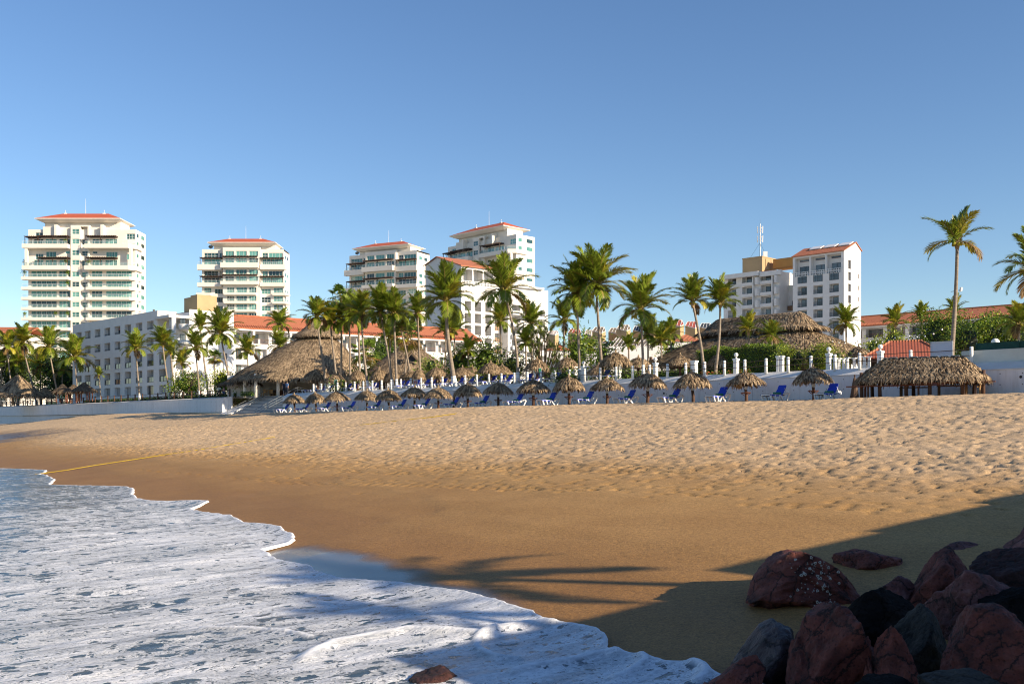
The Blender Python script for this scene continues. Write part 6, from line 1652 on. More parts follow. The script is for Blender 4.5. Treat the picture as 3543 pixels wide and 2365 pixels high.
palm(1543, 1042, 1575, 2.0, 92, 'big dark palm with thick leaning trunk left of the gabled hotel block', group=G2, var=2, lean=.25, painted=True, tr=.22)
palm(1542, 1152, 1539, 16, 46, 'slim palm with pale trunk left of the big leaning palm', group=G3)
palm(1572, 1148, 1574, 18, 50, 'palm behind the trunk of the big leaning palm', group=G3)
palm(1180, 1030, 1184, 26, 40, 'tall fan palm peeking above the back of the tall cluster', 'f', group=G3)
palm(1265, 1222, 1266, 9, 48, 'low fan palm with big leaves in front of the red roofed hotel', 'f', group=G3)
palm(1349, 1165, 1352, 14, 48, 'short palm below the angled condominium tower', group=G3)
palm(1411, 1165, 1395, 13, 50, 'fan palm with shaggy trunk behind the leaning cluster palm', 'f', group=G3)
palm(1747, 1010, 1792, 1.4, 98, 'big curved palm with white foot before the sunlit gabled hotel block', painted=True, group=G3, var=6, lean=-.35)
palm(1731, 1115, 1738, 22, 56, 'palm in front of the timber balconies of the gabled hotel block', group=G3)
palm(1838, 1122, 1844, 18, 54, 'palm in front of the rounded white balconies of the gabled hotel block', group=G3)
palm(1819, 1186, 1822, 12, 40, 'low yellow green palm below the rounded white balconies', group=G3)
palm(1620, 1215, 1622, 14, 42, 'dark cycad like palm before the foot of the gabled hotel block', group=G3, var=6)
palm(1951, 1107, 1954, 14, 58, 'slim palm with drooping fronds against the sky right of the gabled block', group=G3, var=6)
palm(1996, 1018, 2007, 1.4, 90, 'tall palm with pale drooping crown and white foot, left of the two tallest', painted=True, group=G3, var=2)
palm(2063, 990, 2085, 2.2, 108, 'tallest middle palm with ragged upright crown against the sky', group=G3, var=0, lean=.12)
palm(2218, 1072, 2227, 1.3, 92, 'spreading palm with white foot against the sky before the prism skylights', painted=True, group=G3, var=4)
palm(2397, 1046, 2436, 1.2, 66, 'slim palm leaning left before the large ridge palapa', group=G3, lean=-.2, var=3)
palm(2492, 1048, 2474, 2.2, 66, 'slim palm leaning right before the balconied hotel wing', group=G3, lean=.25, var=5)
palm(2242, 1158, 2243, 20, 52, 'short palm beside the prism skylights, right of the spreading palm', group=G4)
palm(2288, 1182, 2290, 20, 46, 'low bushy palm below the grey glazed skylight', group=G4)
palm(2322, 1158, 2322, 24, 46, 'dark short palm below the red glazed skylights', group=G4)
palm(2175, 1196, 2177, 16, 34, 'small yellow palm before the slanted glass roof', group=G4)
palm(2045, 1204, 2048, 20, 26, 'tufted young palm with bare foot before the white fascia', group=G4)
palm(2590, 1145, 2591, 14, 46, 'young palm in front of the long ridge palapa, left of the pair', group=G4, D=88, var=3)
palm(2670, 1165, 2671, 14, 44, 'young palm in front of the long ridge palapa, right of the pair', group=G4, D=86, var=4)
palm(2927, 1122, 2932, 20, 52, 'palm before the bright wall of the tile roofed tower', group=G4, D=100)
palm(3098, 1120, 3100, 15, 48, 'dark palm below the long terracotta roof at the right', group=G4, D=95)
palm(3188, 1100, 3190, 20, 40, 'palm crown rising behind the big leafy tree at its left end', group=G4, D=100)
palm(3303, 1078, 3305, 25, 40, 'palm crown behind the tall slim trunk at the right', group=G4, D=105)
palm(3526, 1122, 3524, 6, 62, 'golden cane palm at the right picture edge by the green screen', group=G4, D=66, var=4)
palm(3312, 836, 3290, 2.5, 100, 'very tall thin palm with sparse crown high above the white board', 'r', group=G3, lean=.18, tr=.135)
palm(3580, 935, 3640, 6, 110, 'palm at the right picture edge with only its left fronds in view', group=G3, D=55, var=6, rz=.6)

# ============================================================ shrubs, hedges and trees
def leafmesh(name, n, size, shape, mats, seed, clump=0, elong=1.0, core=None):
    """many leaf sized faces spread through a volume; shape(r) -> point"""
    r = random.Random(seed); mb = MB(); cl = [shape(r) for _ in range(clump)] if clump else None
    for i in range(n):
        if cl: p = Vector(r.choice(cl))+Vector((r.gauss(0, 1), r.gauss(0, 1), r.gauss(0, .8)))*size*2.2
        else: p = Vector(shape(r))
        d = Vector((r.gauss(0, 1), r.gauss(0, 1), r.gauss(.3, .8))).normalized(); s = d.cross(Vector((r.gauss(0, 1), r.gauss(0, 1), r.gauss(0, 1)))).normalized()
        l = size*r.uniform(.6, 1.4)*elong; w = size*r.uniform(.35, .6)
        m = 0 if r.random() < .75 else (1 if len(mats) > 1 else 0)
        j = len(mb.v); mb.v += [tuple(p), tuple(p+d*l*.5+s*w*.5), tuple(p+d*l), tuple(p+d*l*.5-s*w*.5)]; mb.f.append((j, j+1, j+2, j+3)); mb.m.append(m)
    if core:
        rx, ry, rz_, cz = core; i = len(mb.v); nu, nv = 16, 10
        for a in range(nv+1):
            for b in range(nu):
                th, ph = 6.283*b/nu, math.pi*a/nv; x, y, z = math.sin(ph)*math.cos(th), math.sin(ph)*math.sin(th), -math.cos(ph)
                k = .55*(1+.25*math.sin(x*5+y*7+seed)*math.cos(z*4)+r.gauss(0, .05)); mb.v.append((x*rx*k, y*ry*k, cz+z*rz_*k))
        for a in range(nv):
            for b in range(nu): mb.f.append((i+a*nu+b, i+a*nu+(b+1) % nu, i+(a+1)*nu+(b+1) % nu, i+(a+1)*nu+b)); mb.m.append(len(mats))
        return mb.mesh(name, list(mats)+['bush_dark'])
    return mb.mesh(name, mats)
def ell(rx, ry, rz, cz=0.0, inner=.55):
    def f(r):
        while True:
            v = Vector((r.gauss(0, 1), r.gauss(0, 1), r.gauss(0, 1)))
            if v.length > .01: break
        v.normalize(); k = r.uniform(inner, 1.0)*(1+.18*math.sin(v.x*5+v.y*7)*math.cos(v.z*4))
        return (v.x*rx*k, v.y*ry*k, cz+v.z*rz*k)
    return f
def shrub(u, vt, vb, D, wpx, label, mats=('bush_green', 'bush_yellow'), seed=1, dens=90, size=.22, name='shrub', depth=1.0, group=None, trunk=True, cat='shrub'):
    px = D/F; c = P(u, vb, D); h = (vb-vt)*px; w = wpx*px; zc_ = h*.55
    t = thing(name, label, cat, (c.x, D, min(c.z, c.z)), 0, group)
    base = DECK-.03-c.z
    n = int(dens*(w*h)*2.6)
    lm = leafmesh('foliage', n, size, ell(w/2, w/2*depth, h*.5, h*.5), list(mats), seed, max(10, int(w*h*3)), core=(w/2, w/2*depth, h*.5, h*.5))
    link('foliage', lm, t)
    mb = MB(); r = random.Random(seed)
    for k in range(4):
        a = r.random()*6.28; mb.tube([(math.cos(a)*.1, math.sin(a)*.1, base), (math.cos(a)*w*.1, math.sin(a)*w*.1, h*.3), (math.cos(a)*w*.25, math.sin(a)*w*.2, h*.62)], [.09, .06, .02], 5)
    mb.build('stem', 'bark', t)
    return t
def hedge(P0, P1, z0, z1, th, label, mats, seed, dens=130, size=.16):
    a, b = Vector(P0), Vector(P1); L = (b-a).length; ang = math.atan2(b.y-a.y, b.x-a.x)
    t = thing('hedge', label, 'hedge', (a.x, a.y, z0), ang); r0 = random.Random(seed)
    h = z1-z0
    def shp(r):
        k = r.random(); x = r.uniform(0, L); top = h*(1+.05*math.sin(x*1.7+seed)+.03*math.sin(x*4.1))
        if k < .5: return (x, -r.uniform(0, .14), r.uniform(0, top))
        if k < .8: return (x, r.uniform(0, th), top-r.uniform(0, .14))
        if k < .9: return (r.choice((0, L))+r.uniform(-.08, .08), r.uniform(0, th), r.uniform(0, top))
        return (x, r.uniform(0, th), r.uniform(0, top))
    link('foliage', leafmesh('foliage', int(dens*(L*h*1.5+L*th)), size, shp, list(mats), seed), t)
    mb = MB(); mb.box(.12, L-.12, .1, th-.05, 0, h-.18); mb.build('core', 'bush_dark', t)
    return t
# dark garden trees at the far left
for i, (u, vt, vb, D, w, lab) in enumerate(((60, 1225, 1380, 226, 150, 'dark broadleaf tree at the far left behind the wide hut'), (215, 1232, 1385, 214, 150, 'dark broadleaf tree between the left tower and the shaded hotel wing'), (140, 1215, 1300, 235, 120, 'dark tree crown at the foot of the wide condominium tower'))):
    shrub(u, vt, vb, D, w, lab, ('bush_dark', 'bush_green'), 500+i, 26, .5, 'garden_tree', .6, cat='tree')
for i, (u, vt, vb, D, w, lab, mats) in enumerate((
    (650, 1290, 1372, 150, 130, 'leafy green shrub behind the left rope fence before the sunlit end wall', ('bush_green', 'bush_yellow')),
    (770, 1275, 1372, 146, 90, 'yellow green cane shrub behind the leaning palm beside the steps', ('bush_yellow', 'bush_green')),
    (845, 1308, 1376, 136, 60, 'dark shrub beside the left flank of the peaked palapa', ('bush_green', 'bush_dark')),
    (1250, 1268, 1330, 128, 60, 'green shrub among the trunks at the right flank of the peaked palapa', ('bush_green', 'bush_dark')),
    (1330, 1170, 1300, 150, 130, 'green tree mass behind the broad palapa', ('bush_green', 'bush_dark')),
    (1492, 1235, 1300, 134, 60, 'olive shrub left of the big leaning palm', ('bush_green', 'bush_yellow')),
    (1590, 1200, 1320, 118, 110, 'green shrub right of the big leaning palm', ('bush_green', 'bush_dark')),
    (1680, 1190, 1320, 116, 120, 'mixed green shrub before the foot of the gabled hotel block', ('bush_green', 'bush_yellow')),
    (1770, 1215, 1320, 108, 80, 'brownish shrub left of the pandanus, behind the curved palm', ('bush_dark', 'bush_yellow')),
    (2000, 1150, 1300, 104, 90, 'banana leaved shrub behind the two tallest middle palms', ('bush_green', 'bush_yellow')),
    (2085, 1180, 1290, 104, 60, 'green shrub below the left prism skylights', ('bush_green', 'bush_dark')),
    (2330, 1190, 1250, 120, 90, 'low green shrub between the red skylights and the ridge palapa', ('bush_green', 'bush_yellow')),
    (3085, 1140, 1235, 84, 90, 'bright yellow green tree behind the red tiled hip roof', ('bush_yellow', 'bush_green')),
    (3025, 1170, 1235, 82, 60, 'small yellow green shrub right of the ridge palapa', ('bush_yellow', 'bush_green')),
    (2150, 1270, 1330, 82, 120, 'green shrub under the widest terrace umbrella', ('bush_green', 'bush_dark')),
    (1960, 1280, 1335, 84, 120, 'low shrub under the umbrellas among the middle palms', ('bush_green', 'bush_dark')),
    (1700, 1285, 1340, 96, 130, 'grassy shrub under the terrace umbrellas before the gabled block', ('bush_yellow', 'bush_green')),
    (1200, 1335, 1362, 113, 120, 'low planted shrub behind the left end of the rope fence', ('bush_green', 'bush_yellow')),
)): shrub(u, vt, vb, D, w, lab, mats, 520+i, 60 if D > 100 else 80, .3 if D > 100 else .22, depth=.8)
# big leafy tree at the right
for i, (u, vt, vb, w, D, lab) in enumerate(((3255, 1075, 1240, 170, 72, 'large leafy tree left of the tall slim trunk at the right'), (3410, 1068, 1230, 190, 71, 'large leafy tree right of the tall slim trunk at the right'), (3530, 1095, 1240, 150, 70, 'dark leafy tree at the right edge behind the green screen'), (3345, 1120, 1240, 130, 68, 'leafy tree in the middle behind the white board'))):
    shrub(u, vt, vb, D, w, lab, ('bush_green', 'bush_yellow'), 560+i, 170, .17, 'leafy_tree', .7, 'leafy trees at the right', cat='tree')
# clipped hedge and loose bush in front of the ridge palapa
ha, hb = P(2412, 1290, 83), P(2688, 1290, 76.5)
hedge((ha.x, ha.y), (hb.x, hb.y), DECK-.03, ZC+(H-1197)/F*79, 1.4, 'clipped boxy hedge left of the white pillar pair, before the ridge palapa', ('bush_green', 'bush_yellow'), 570, 210, .14)
hedge((ha.x-4.5, ha.y+8), (ha.x+1.5, ha.y+4), DECK-.03, DECK+1.2, 1.0, 'low clipped hedge under the terrace umbrellas left of the boxy hedge', ('bush_green', 'bush_dark'), 571)
for i, (u, vt, w, lab) in enumerate(((2745, 1193, 120, 'bright loose bush right of the white pillar pair'), (2830, 1188, 130, 'bright loose bush behind the lamp pillar at the hedge end'), (2895, 1205, 60, 'small bright bush at the foot of the ridge palapa'))):
    shrub(u, vt, 1290, 75.5-i*1.2, w, lab, ('bush_yellow', 'bush_green'), 580+i, 190, .14, depth=.6)
h0, h1 = XY(89.5, -2.2), XY(150, -2.2)
hedge(h1, h0, DECK-.03, DECK+.45, .5, 'low dark hedge along the left terrace behind the timber fence', ('bush_dark', 'bush_green'), 575, 60, .2)
q0, q1 = P(832, 1372, 131), P(875, 1372, 130); hedge((q0.x, q0.y), (q1.x, q1.y), DECK-.03, DECK+.55, .5, 'small dark hedge at the top of the beach steps', ('bush_green', 'bush_dark'), 576, 150, .14)
# spiky rosettes: pandanus thicket and agave
def rosette(mb, c, L, r, n=22, w=.07, m=0):
    for k in range(n):
        th = r.random()*6.28; el = r.uniform(-.3, 1.35); d = Vector((math.cos(th)*math.cos(el), math.sin(th)*math.cos(el), math.sin(el))); s = Vector((-math.sin(th), math.cos(th), 0))*w*.5
        l = L*r.uniform(.7, 1.1); mid = c+d*l*.5; tip = c+d*l-Vector((0, 0, l*.18)); j = len(mb.v)
        mb.v += [tuple(c-s), tuple(c+s), tuple(mid-s), tuple(mid+s), tuple(tip)]; mb.f += [(j, j+1, j+3, j+2), (j+2, j+3, j+4)]; mb.m += [m, m]
for u, vt, vb, D, w, lab, n in ((1885, 1140, 1330, 100, 130, 'spiky pandanus thicket between the curved palm and the slim drooping palm', 60), (1868, 1120, 1230, 108, 80, 'spiky pandanus tree against the rounded white balconies', 26), (1950, 1235, 1330, 99, 70, 'low spiky pandanus right of the big thicket', 18)):
    px = D/F; c = P(u, vb, D); h = (vb-vt)*px; ww = w*px; r = random.Random(n); mb = MB(); m2 = MB(); f = ell(ww/2, ww*.4, h*.48, h*.52, .5)
    t = thing('pandanus', lab, 'shrub', (c.x, D, c.z))
    for k in range(n):
        p = Vector(f(r)); rosette(mb, p, .75, r)
        if k % 2 == 0: m2.tube([(p.x*.15, p.y*.15, DECK-c.z), (p.x*.4, p.y*.4, p.z*.45), tuple(p)], [.08, .06, .04], 5)
    mb.build('foliage', 'spiky_green', t); m2.build('stem', 'bark', t)
c = P(1478, 1300, 111); t = thing('agave', 'pale spiky agave between two terrace umbrellas before the broad palapa', 'plant', (c.x, 111, DECK+.5)); mb = MB(); rosette(mb, Vector((0, 0, .6)), 1.5, random.Random(3), 40, .14); mb.build('leaves', 'agave', t); mb = MB(); mb.tube([(0, 0, -.52), (0, 0, .62)], .2, 7); mb.build('stem', 'bark', t)
# bare branching tree in front of the hotel wing
def branchtree(u, D, h, seed, label):
    c = P(u, 1370, D); t = thing('bare_tree', label, 'tree', (c.x, D, DECK-.03)); r = random.Random(seed); mb = MB()
    def br(p, d, l, rad, lev):
        q = p+d*l; m = p.lerp(q, .5)+Vector((r.gauss(0, .06), r.gauss(0, .06), r.gauss(0, .05)))*l
        mb.tube([p, m, q], [rad, rad*.85, rad*.7], 5, 0, False)
        if lev > 0:
            for k in range(r.choice((2, 3))): br(q, (d+Vector((r.gauss(0, .65), r.gauss(0, .5), r.gauss(0, .4)))).normalized(), l*r.uniform(.6, .85), rad*.62, lev-1)
    br(Vector((0, 0, 0)), Vector((.35, 0, .9)).normalized(), h*.36, .17, 4); mb.build('branches', 'bark', t)
    return t
branchtree(640, 148, 5.2, 4, 'bare branching tree leaning right behind the left timber fence'); branchtree(585, 152, 4.6, 9, 'smaller bare branching tree before the hotel wing corner')
# flower strip behind the fence
for i, (ua, ub, lab) in enumerate(((2130, 1990, 'strip of low red flowers behind the rope fence among the middle palms'), (2600, 2380, 'strip of low red flowers behind the rope fence before the clipped hedge'), (1215, 1140, 'strip of low red flowers behind the left end of the rope fence'))):
    s0, s1 = at_wall(ua, -1.0), at_wall(ub, -1.0); a_, b_ = XY(s0, -1.0), XY(s1, -1.0); t = thing('flower_bed', lab, 'flower bed', (a_[0], a_[1], DECK-.03), math.atan2(b_[1]-a_[1], b_[0]-a_[0])); L = math.hypot(b_[0]-a_[0], b_[1]-a_[1])
    link('flowers', leafmesh('flowers', int(L*90), .12, lambda r: (r.uniform(0, L), r.uniform(-.25, .25), r.uniform(.02, .3)), ['bush_green', 'flower_red'], 590+i), t); mb = MB(); mb.box(0, L, -.3, .3, 0, .06); mb.build('soil', 'soil', t)
# potted plants on the tower balconies
def potted(bld, lx, ly, z, label, s_=1.0):
    x, y = bld.wx(lx, ly); t = thing('potted_plant', label, 'plant', (x, y, z), 0, 'potted plants on tower balconies'); mb = MB(); mb.lathe([(.001, 0), (.28, 0), (.38, .6), (.33, .6), (.3, .5), (.001, .5)], 10); mb.build('pot', 'terracotta_pot', t)
    link('foliage', leafmesh('foliage', 220, .3, ell(.8*s_, .6*s_, .85*s_, .6+.75*s_, .2), ['bush_green', 'bush_yellow'], int(lx*10)+7), t)
kA = .0291; ZA = lambda c: ZC+(1460-(680+c/3.137))*.0914
for c_, zc_, lab, s_ in ((255, 870, 'round potted bush at an outer left balcony corner, widest tower', 1.3), (722, 870, 'potted shrub at the inner balcony end, same floor as the round bush', 1), (722, 975, 'potted shrub one floor below the inner balcony shrub of the widest tower', 1), (700, 515, 'potted plant under the top left pergola of the widest tower', .8), (708, 745, 'potted plant under the lower left pergola of the widest tower', .9), (955, 745, 'potted plant under the lower right pergola of the widest tower', .8), (262, 745, 'leafy pot at the left corner of the lower pergola terrace of the widest tower', 1), (595, 1304, 'potted shrub in the middle of a left balcony of the widest tower, eighth floor down', .9), (722, 1304, 'potted shrub at the inner end of a low left balcony, widest tower', .9), (258, 1304, 'sparse potted plant at the left corner of the widest tower, eighth floor down', .8)):
    potted(TA, (c_-900)*kA, .35, ZA(900)-3.2*round((zc_-870)/110)+.885 if zc_ in (870, 975, 1304) else ZA(515 if zc_ == 515 else 748)+.005, lab, s_)

# ============================================================ signs, string lights, rope on the sand
def sign(u, v0, v1, off, wpx, label, mat, extra=None, D=None):
    D = D or XY(at_wall(u, -off), -off)[1]; px = D/F; c = P(u, v1, D); h = (v1-v0)*px; w = wpx*px
    t = thing('sign', label, 'sign', (c.x, D, DECK-.03)); z0 = c.z-DECK+.03
    mb = MB(); mb.box(-w/2, w/2, -.02, .02, z0, z0+h); mb.build('panel', mat, t)
    mb = MB(); mb.box(-w/2-.03, w/2+.03, .021, .05, z0-.03, z0+h+.03); mb.build('frame', 'white_paint', t)
    mb = MB(); mb.box(-.03, .03, .051, .1, 0, z0+h); mb.build('post', 'metal_white', t)
    if extra: extra(t, w, h, z0)
def nosmoke(t, w, h, z0):
    mb = MB(); c = Vector((0, -.03, z0+h*.55)); r_ = w*.38
    pts = [c+Vector((math.cos(a*.3142)*r_, 0, math.sin(a*.3142)*r_)) for a in range(21)]; mb.tube(pts, .035, 5); mb.bar(c+Vector((-r_*.7, -.01, r_*.7)), c+Vector((r_*.7, -.01, -r_*.7)), .05, .02); mb.build('ban_ring', 'sign_red', t)
    m2 = MB(); m2.box(-r_*.6, r_*.5, -.034, -.024, c.z-.03, c.z+.03); m2.build('cigarette_mark', 'dark_metal', t)
def arrow(t, w, h, z0):
    m2 = MB(); m2.poly([(-w*.3, -.024, z0+h*.45), (0, -.024, z0+h*.3), (w*.3, -.024, z0+h*.45), (0, -.024, z0+h*.6)]); m2.build('emblem', 'sky_glass_red', t)
    m2 = MB()
    for k in range(3): m2.box(-w*.32, w*.32, -.026, -.022, z0+h*(.72+.07*k), z0+h*(.745+.07*k))
    m2.build('text_line', 'white_paint', t)
sign(1162, 1313, 1327, 1.2, 9, 'green sign with an orange diamond by the left end of the rope fence', 'sign_green', arrow)
sign(1438, 1313, 1331, 1.0, 13, 'white no smoking sign behind the rope fence', 'white_paint', nosmoke)
sign(1869, 1274, 1300, 1.6, 7, 'narrow green sign under a middle terrace umbrella', 'sign_green')
sign(1209, 1352, 1360, 1.2, 8, 'small blue sign at the foot of a cluster palm', 'cloth_blue')
def lights(pts, label, n):
    t = thing('string_lights', label, 'string lights', pts[0]); o = Vector(pts[0]); mb = MB(); m2 = MB(); m3 = MB()
    for a, b in zip(pts[:-1], pts[1:]):
        a, b = Vector(a)-o, Vector(b)-o; L = (b-a).length; q = [a.lerp(b, k/12)-Vector((0, 0, L*.08*math.sin(math.pi*k/12))) for k in range(13)]; mb.tube(q, .012, 4, 0, False)
        for k in range(1, n):
            f = k/n; p = a.lerp(b, f)-Vector((0, 0, L*.08*math.sin(math.pi*f)+.12)); m2.sphere(p, .06, 7)
    mb.build('cable', 'dark_metal', t); m2.build('bulb', 'globe', t)
lights([P(2010, 1211, 118), P(2090, 1200, 116), P(2190, 1200, 112), P(2300, 1165, 110)], 'string of round bulbs sagging before the white fascia of the skylit hall', 7)
lights([P(2860, 1170, 80), P(2990, 1168, 77), P(3120, 1150, 72), P(3290, 1115, 66)], 'string of round bulbs running from the ridge palapa to the big leafy tree', 6)
# flood lamp on the tall palm
c = P(3324, 1002, XY(at_wall(3290, -2.5), -2.5)[1]); t = thing('floodlight', 'white floodlight strapped to the tall thin palm', 'lamp', c); mb = MB(); mb.bar((0, 0, -.1), (.05, 0, .14), .2, .1); mb.build('housing', 'plastic_white', t); mb = MB(); mb.bar((-.6, 0, -.12), (0, 0, -.02), .03); mb.build('bracket', 'dark_metal', t)
# mooring rope lying on the sand
pts = []
for u, v in ((120, 1645), (150, 1640), (230, 1629), (330, 1612), (450, 1594), (560, 1577), (650, 1565), (760, 1546), (860, 1530), (950, 1514)):
    s, d = G(u, v); x, y = XY(s, d); pts.append(Vector((x, y, float(sandz(np.array([s]), np.array([d]))[0])+.06)))
fine = [pts[i].lerp(pts[i+1], k/4) for i in range(len(pts)-1) for k in range(4)]+[pts[-1]]
t = thing('mooring_rope', 'long yellow rope lying across the damp sand down to the foam', 'rope', fine[-1]); mb = MB(); mb.tube([p-fine[-1] for p in fine], .03, 6); mb.build('strand', 'rope_yellow', t)
pts = []
for u, v in ((1245, 1472), (1320, 1464), (1400, 1455), (1500, 1444), (1580, 1432)):
    s, d = G(u, v); x, y = XY(s, d); pts.append(Vector((x, y, float(sandz(np.array([s]), np.array([d]))[0])+.05)))
t = thing('marker_rope', 'thin yellow rope lying on the dry sand before the loungers', 'rope', pts[0]); mb = MB(); mb.tube([p-pts[0] for p in pts], .035, 5); mb.build('strand', 'rope_yellow', t)

# ============================================================ boulders
def rockmesh(seed, dims, rough=.085, n=17):
    """boulder: a ball cut by random planes, weathered with fractal noise, fitted to its size"""
    from mathutils import noise as nz
    r = random.Random(seed); bm = bmesh.new(); bmesh.ops.create_icosphere(bm, subdivisions=6, radius=1)
    pl = []
    for k in range(n):
        v = Vector((r.gauss(0, 1), r.gauss(0, 1), r.gauss(0, .9))).normalized(); pl.append((v, r.uniform(.5, .86)))
    off = Vector((seed*3.1, seed*1.7, 0))
    for v in bm.verts:
        u = v.co.normalized(); acc = 1.0
        for nn, d in pl:
            c = nn.dot(u)
            if c > .05: acc += math.exp(-80*(d/c-1)) if d/c < 3 else 0
        rad = 1-math.log(acc)/80
        q = u*rad
        rad += rough*(nz.fractal(q*1.6+off, .9, 2.0, 4))+rough*.45*nz.fractal(q*5+off, .8, 2.0, 4)+rough*.12*nz.fractal(q*19+off, .8, 2.0, 3)
        v.co = u*rad
    ax = [[v.co[i] for v in bm.verts] for i in range(3)]; lo_ = [min(q) for q in ax]; hi_ = [max(q) for q in ax]
    for v in bm.verts: v.co = Vector([(v.co[i]-(lo_[i]+hi_[i])/2)/(hi_[i]-lo_[i])*dims[i] for i in range(3)])
    me = bpy.data.meshes.new('boulder'); bm.to_mesh(me); bm.free()
    me.polygons.foreach_set('use_smooth', [True]*len(me.polygons)); return me
ROCKS = [  # centre u, v (source px), width px, height px, depth D, material, seed, rot, label
    (2772, 1990, 397, 195, 15.9, 'rock_red', 3, (0, .15, .4), 'big barnacled maroon boulder on the sand, its top edge catching the sun'),
    (3006, 1950, 205, 100, 17.3, 'rock_red', 8, (0, 0, 1), 'low maroon boulder in shade behind the barnacled one'),
    (3355, 1897, 160, 50, 18.0, 'rock_pink', 12, (0, .2, .3), 'flat pinkish stone slab lying on the shaded sand'),
    (3515, 1868, 210, 125, 17.4, 'rock_pink', 14, (.2, -.5, 0), 'pale pink boulder sloping at the right edge'),
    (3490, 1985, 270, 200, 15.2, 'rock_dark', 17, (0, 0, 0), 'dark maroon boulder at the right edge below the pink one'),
    (3250, 2010, 215, 250, 14.6, 'rock_red', 21, (.2, .5, .2), 'tall ridged maroon boulder in the middle of the pile'),
    (3105, 2045, 120, 110, 14.7, 'rock_pink', 23, (0, .5, .5), 'small pinkish boulder at the left of the tall ridged one'),
    (3410, 2085, 350, 250, 13.4, 'rock_pink', 26, (.1, .1, .6), 'large rough boulder with pale blotches below the dark right edge one'),
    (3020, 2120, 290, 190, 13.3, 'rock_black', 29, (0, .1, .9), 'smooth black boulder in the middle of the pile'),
    (2880, 2245, 320, 330, 11.7, 'rock_red', 34, (.2, .1, .3), 'largest front maroon boulder with a flat lit face, above the frame bottom'),
    (2640, 2255, 260, 225, 12.3, 'rock_grey', 37, (.1, .3, .2), 'wet grey boulder with shiny ridges near the foam'),
    (2540, 2320, 190, 150, 11.6, 'rock_red', 41, (.1, .4, .1), 'low red boulder touching the foam edge'),
    (3095, 2290, 190, 260, 11.0, 'rock_red', 44, (.3, .2, .2), 'narrow pointed maroon boulder at the bottom right of the largest front one'),
    (3195, 2200, 210, 220, 12.0, 'rock_olive', 47, (.4, .1, .5), 'olive brown pointed boulder wedged in the middle of the pile'),
    (3420, 2250, 340, 320, 10.8, 'rock_red', 52, (.1, .2, .8), 'huge speckled maroon boulder at the lower right corner'),
    (3330, 2375, 260, 120, 9.9, 'rock_olive', 55, (0, .1, 0), 'dark boulder top at the bottom edge right of the narrow pointed one'),
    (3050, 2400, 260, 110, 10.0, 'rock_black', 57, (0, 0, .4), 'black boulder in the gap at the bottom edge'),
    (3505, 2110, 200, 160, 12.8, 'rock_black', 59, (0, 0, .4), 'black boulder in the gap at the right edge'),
    (1498, 2358, 170, 90, 12.6, 'rock_dark', 61, (.2, .1, .2), 'wet dark red rock poking from the foam at the bottom edge'),
    (1838, 2268, 150, 34, 14.2, 'rock_black', 63, (0, 0, .2), 'black rock just breaking the foam'),
]
OUT = {0: ([(-.5, .35), (-.42, .6), (-.3, .82), (-.18, .97), (-.08, 1.0), (.05, .93), (.2, .8), (.36, .55), (.5, .28)], [(-.5, .2), (-.4, .08), (-.2, 0), (.2, 0), (.4, .08), (.5, .2)]),
 9: ([(-.5, .35), (-.42, .62), (-.28, .86), (-.18, .9), (-.02, 1.0), (.12, .98), (.25, .86), (.38, .72), (.5, .62)], [(-.5, 0), (.5, 0)]),
 12: ([(-.5, .6), (-.3, .85), (-.12, 1.0), (.05, .92), (.25, .7), (.5, .35)], [(-.5, 0), (.5, 0)]), 5: ([(-.5, .45), (-.3, .72), (-.1, .9), (.1, 1.0), (.25, .9), (.5, .7)], [(-.5, 0), (.5, 0)]),
 10: ([(-.5, .1), (-.3, .5), (-.05, .9), (.1, 1.0), (.3, .94), (.5, .8)], [(-.5, 0), (.5, 0)]), 13: ([(-.5, .55), (-.2, .8), (.0, 1.0), (.2, .85), (.5, .4)], [(-.5, 0), (.5, 0)]), 11: ([(-.5, .25), (-.2, .6), (.1, .9), (.3, 1.0), (.5, .8)], [(-.5, 0), (.5, 0)]),
 3: ([(-.5, .1), (-.2, .35), (.1, .7), (.3, 1.0), (.5, 1.0)], [(-.5, 0), (.5, 0)])}
def outline(me, o):
    if not o: return
    xs_ = [v.co.x for v in me.vertices]; zs_ = [v.co.z for v in me.vertices]; x0, x1, z0, z1 = min(xs_), max(xs_), min(zs_), max(zs_)
    # local top/bottom of the rock per column of x, remapped to the wanted skyline
    nb = 24; lo_ = [1e9]*nb; hi_ = [-1e9]*nb
    for v in me.vertices:
        k = min(nb-1, int((v.co.x-x0)/(x1-x0)*nb)); lo_[k] = min(lo_[k], v.co.z); hi_[k] = max(hi_[k], v.co.z)
    for v in me.vertices:
        f = (v.co.x-x0)/(x1-x0); g = min(nb-1.001, max(0, f*nb-.5)); k = int(g); k2 = min(nb-1, k+1); w = g-k
        a, b = lo_[k]*(1-w)+lo_[k2]*w, hi_[k]*(1-w)+hi_[k2]*w
        t = (v.co.z-a)/max(.001, b-a); T = float(np.interp(f-.5, [p[0] for p in o[0]], [p[1] for p in o[0]])); B_ = float(np.interp(f-.5, [p[0] for p in o[1]], [p[1] for p in o[1]]))
        v.co.z = z0+(z1-z0)*(B_+(T-B_)*t)
first_rock = None
for i, (u, v, w, h, D, mt, seed, rot, lab) in enumerate(ROCKS):
    px = D/F; c = P(u, v, D)
    c.y = D; hh = h*px*1.3; c.z -= h*px*.15; me = rockmesh(seed, (w*px*1.06, w*px*.9, hh)); outline(me, OUT.get(i))
    me.materials.clear(); me.materials.append(MAT[mt])
    o = link('boulder', me, None, c, 0, label=lab, cat='boulder', group='riprap boulders')
    o.rotation_euler = (rot[0]*.3, rot[1]*.3, 0)
    if i == 0: first_rock = o
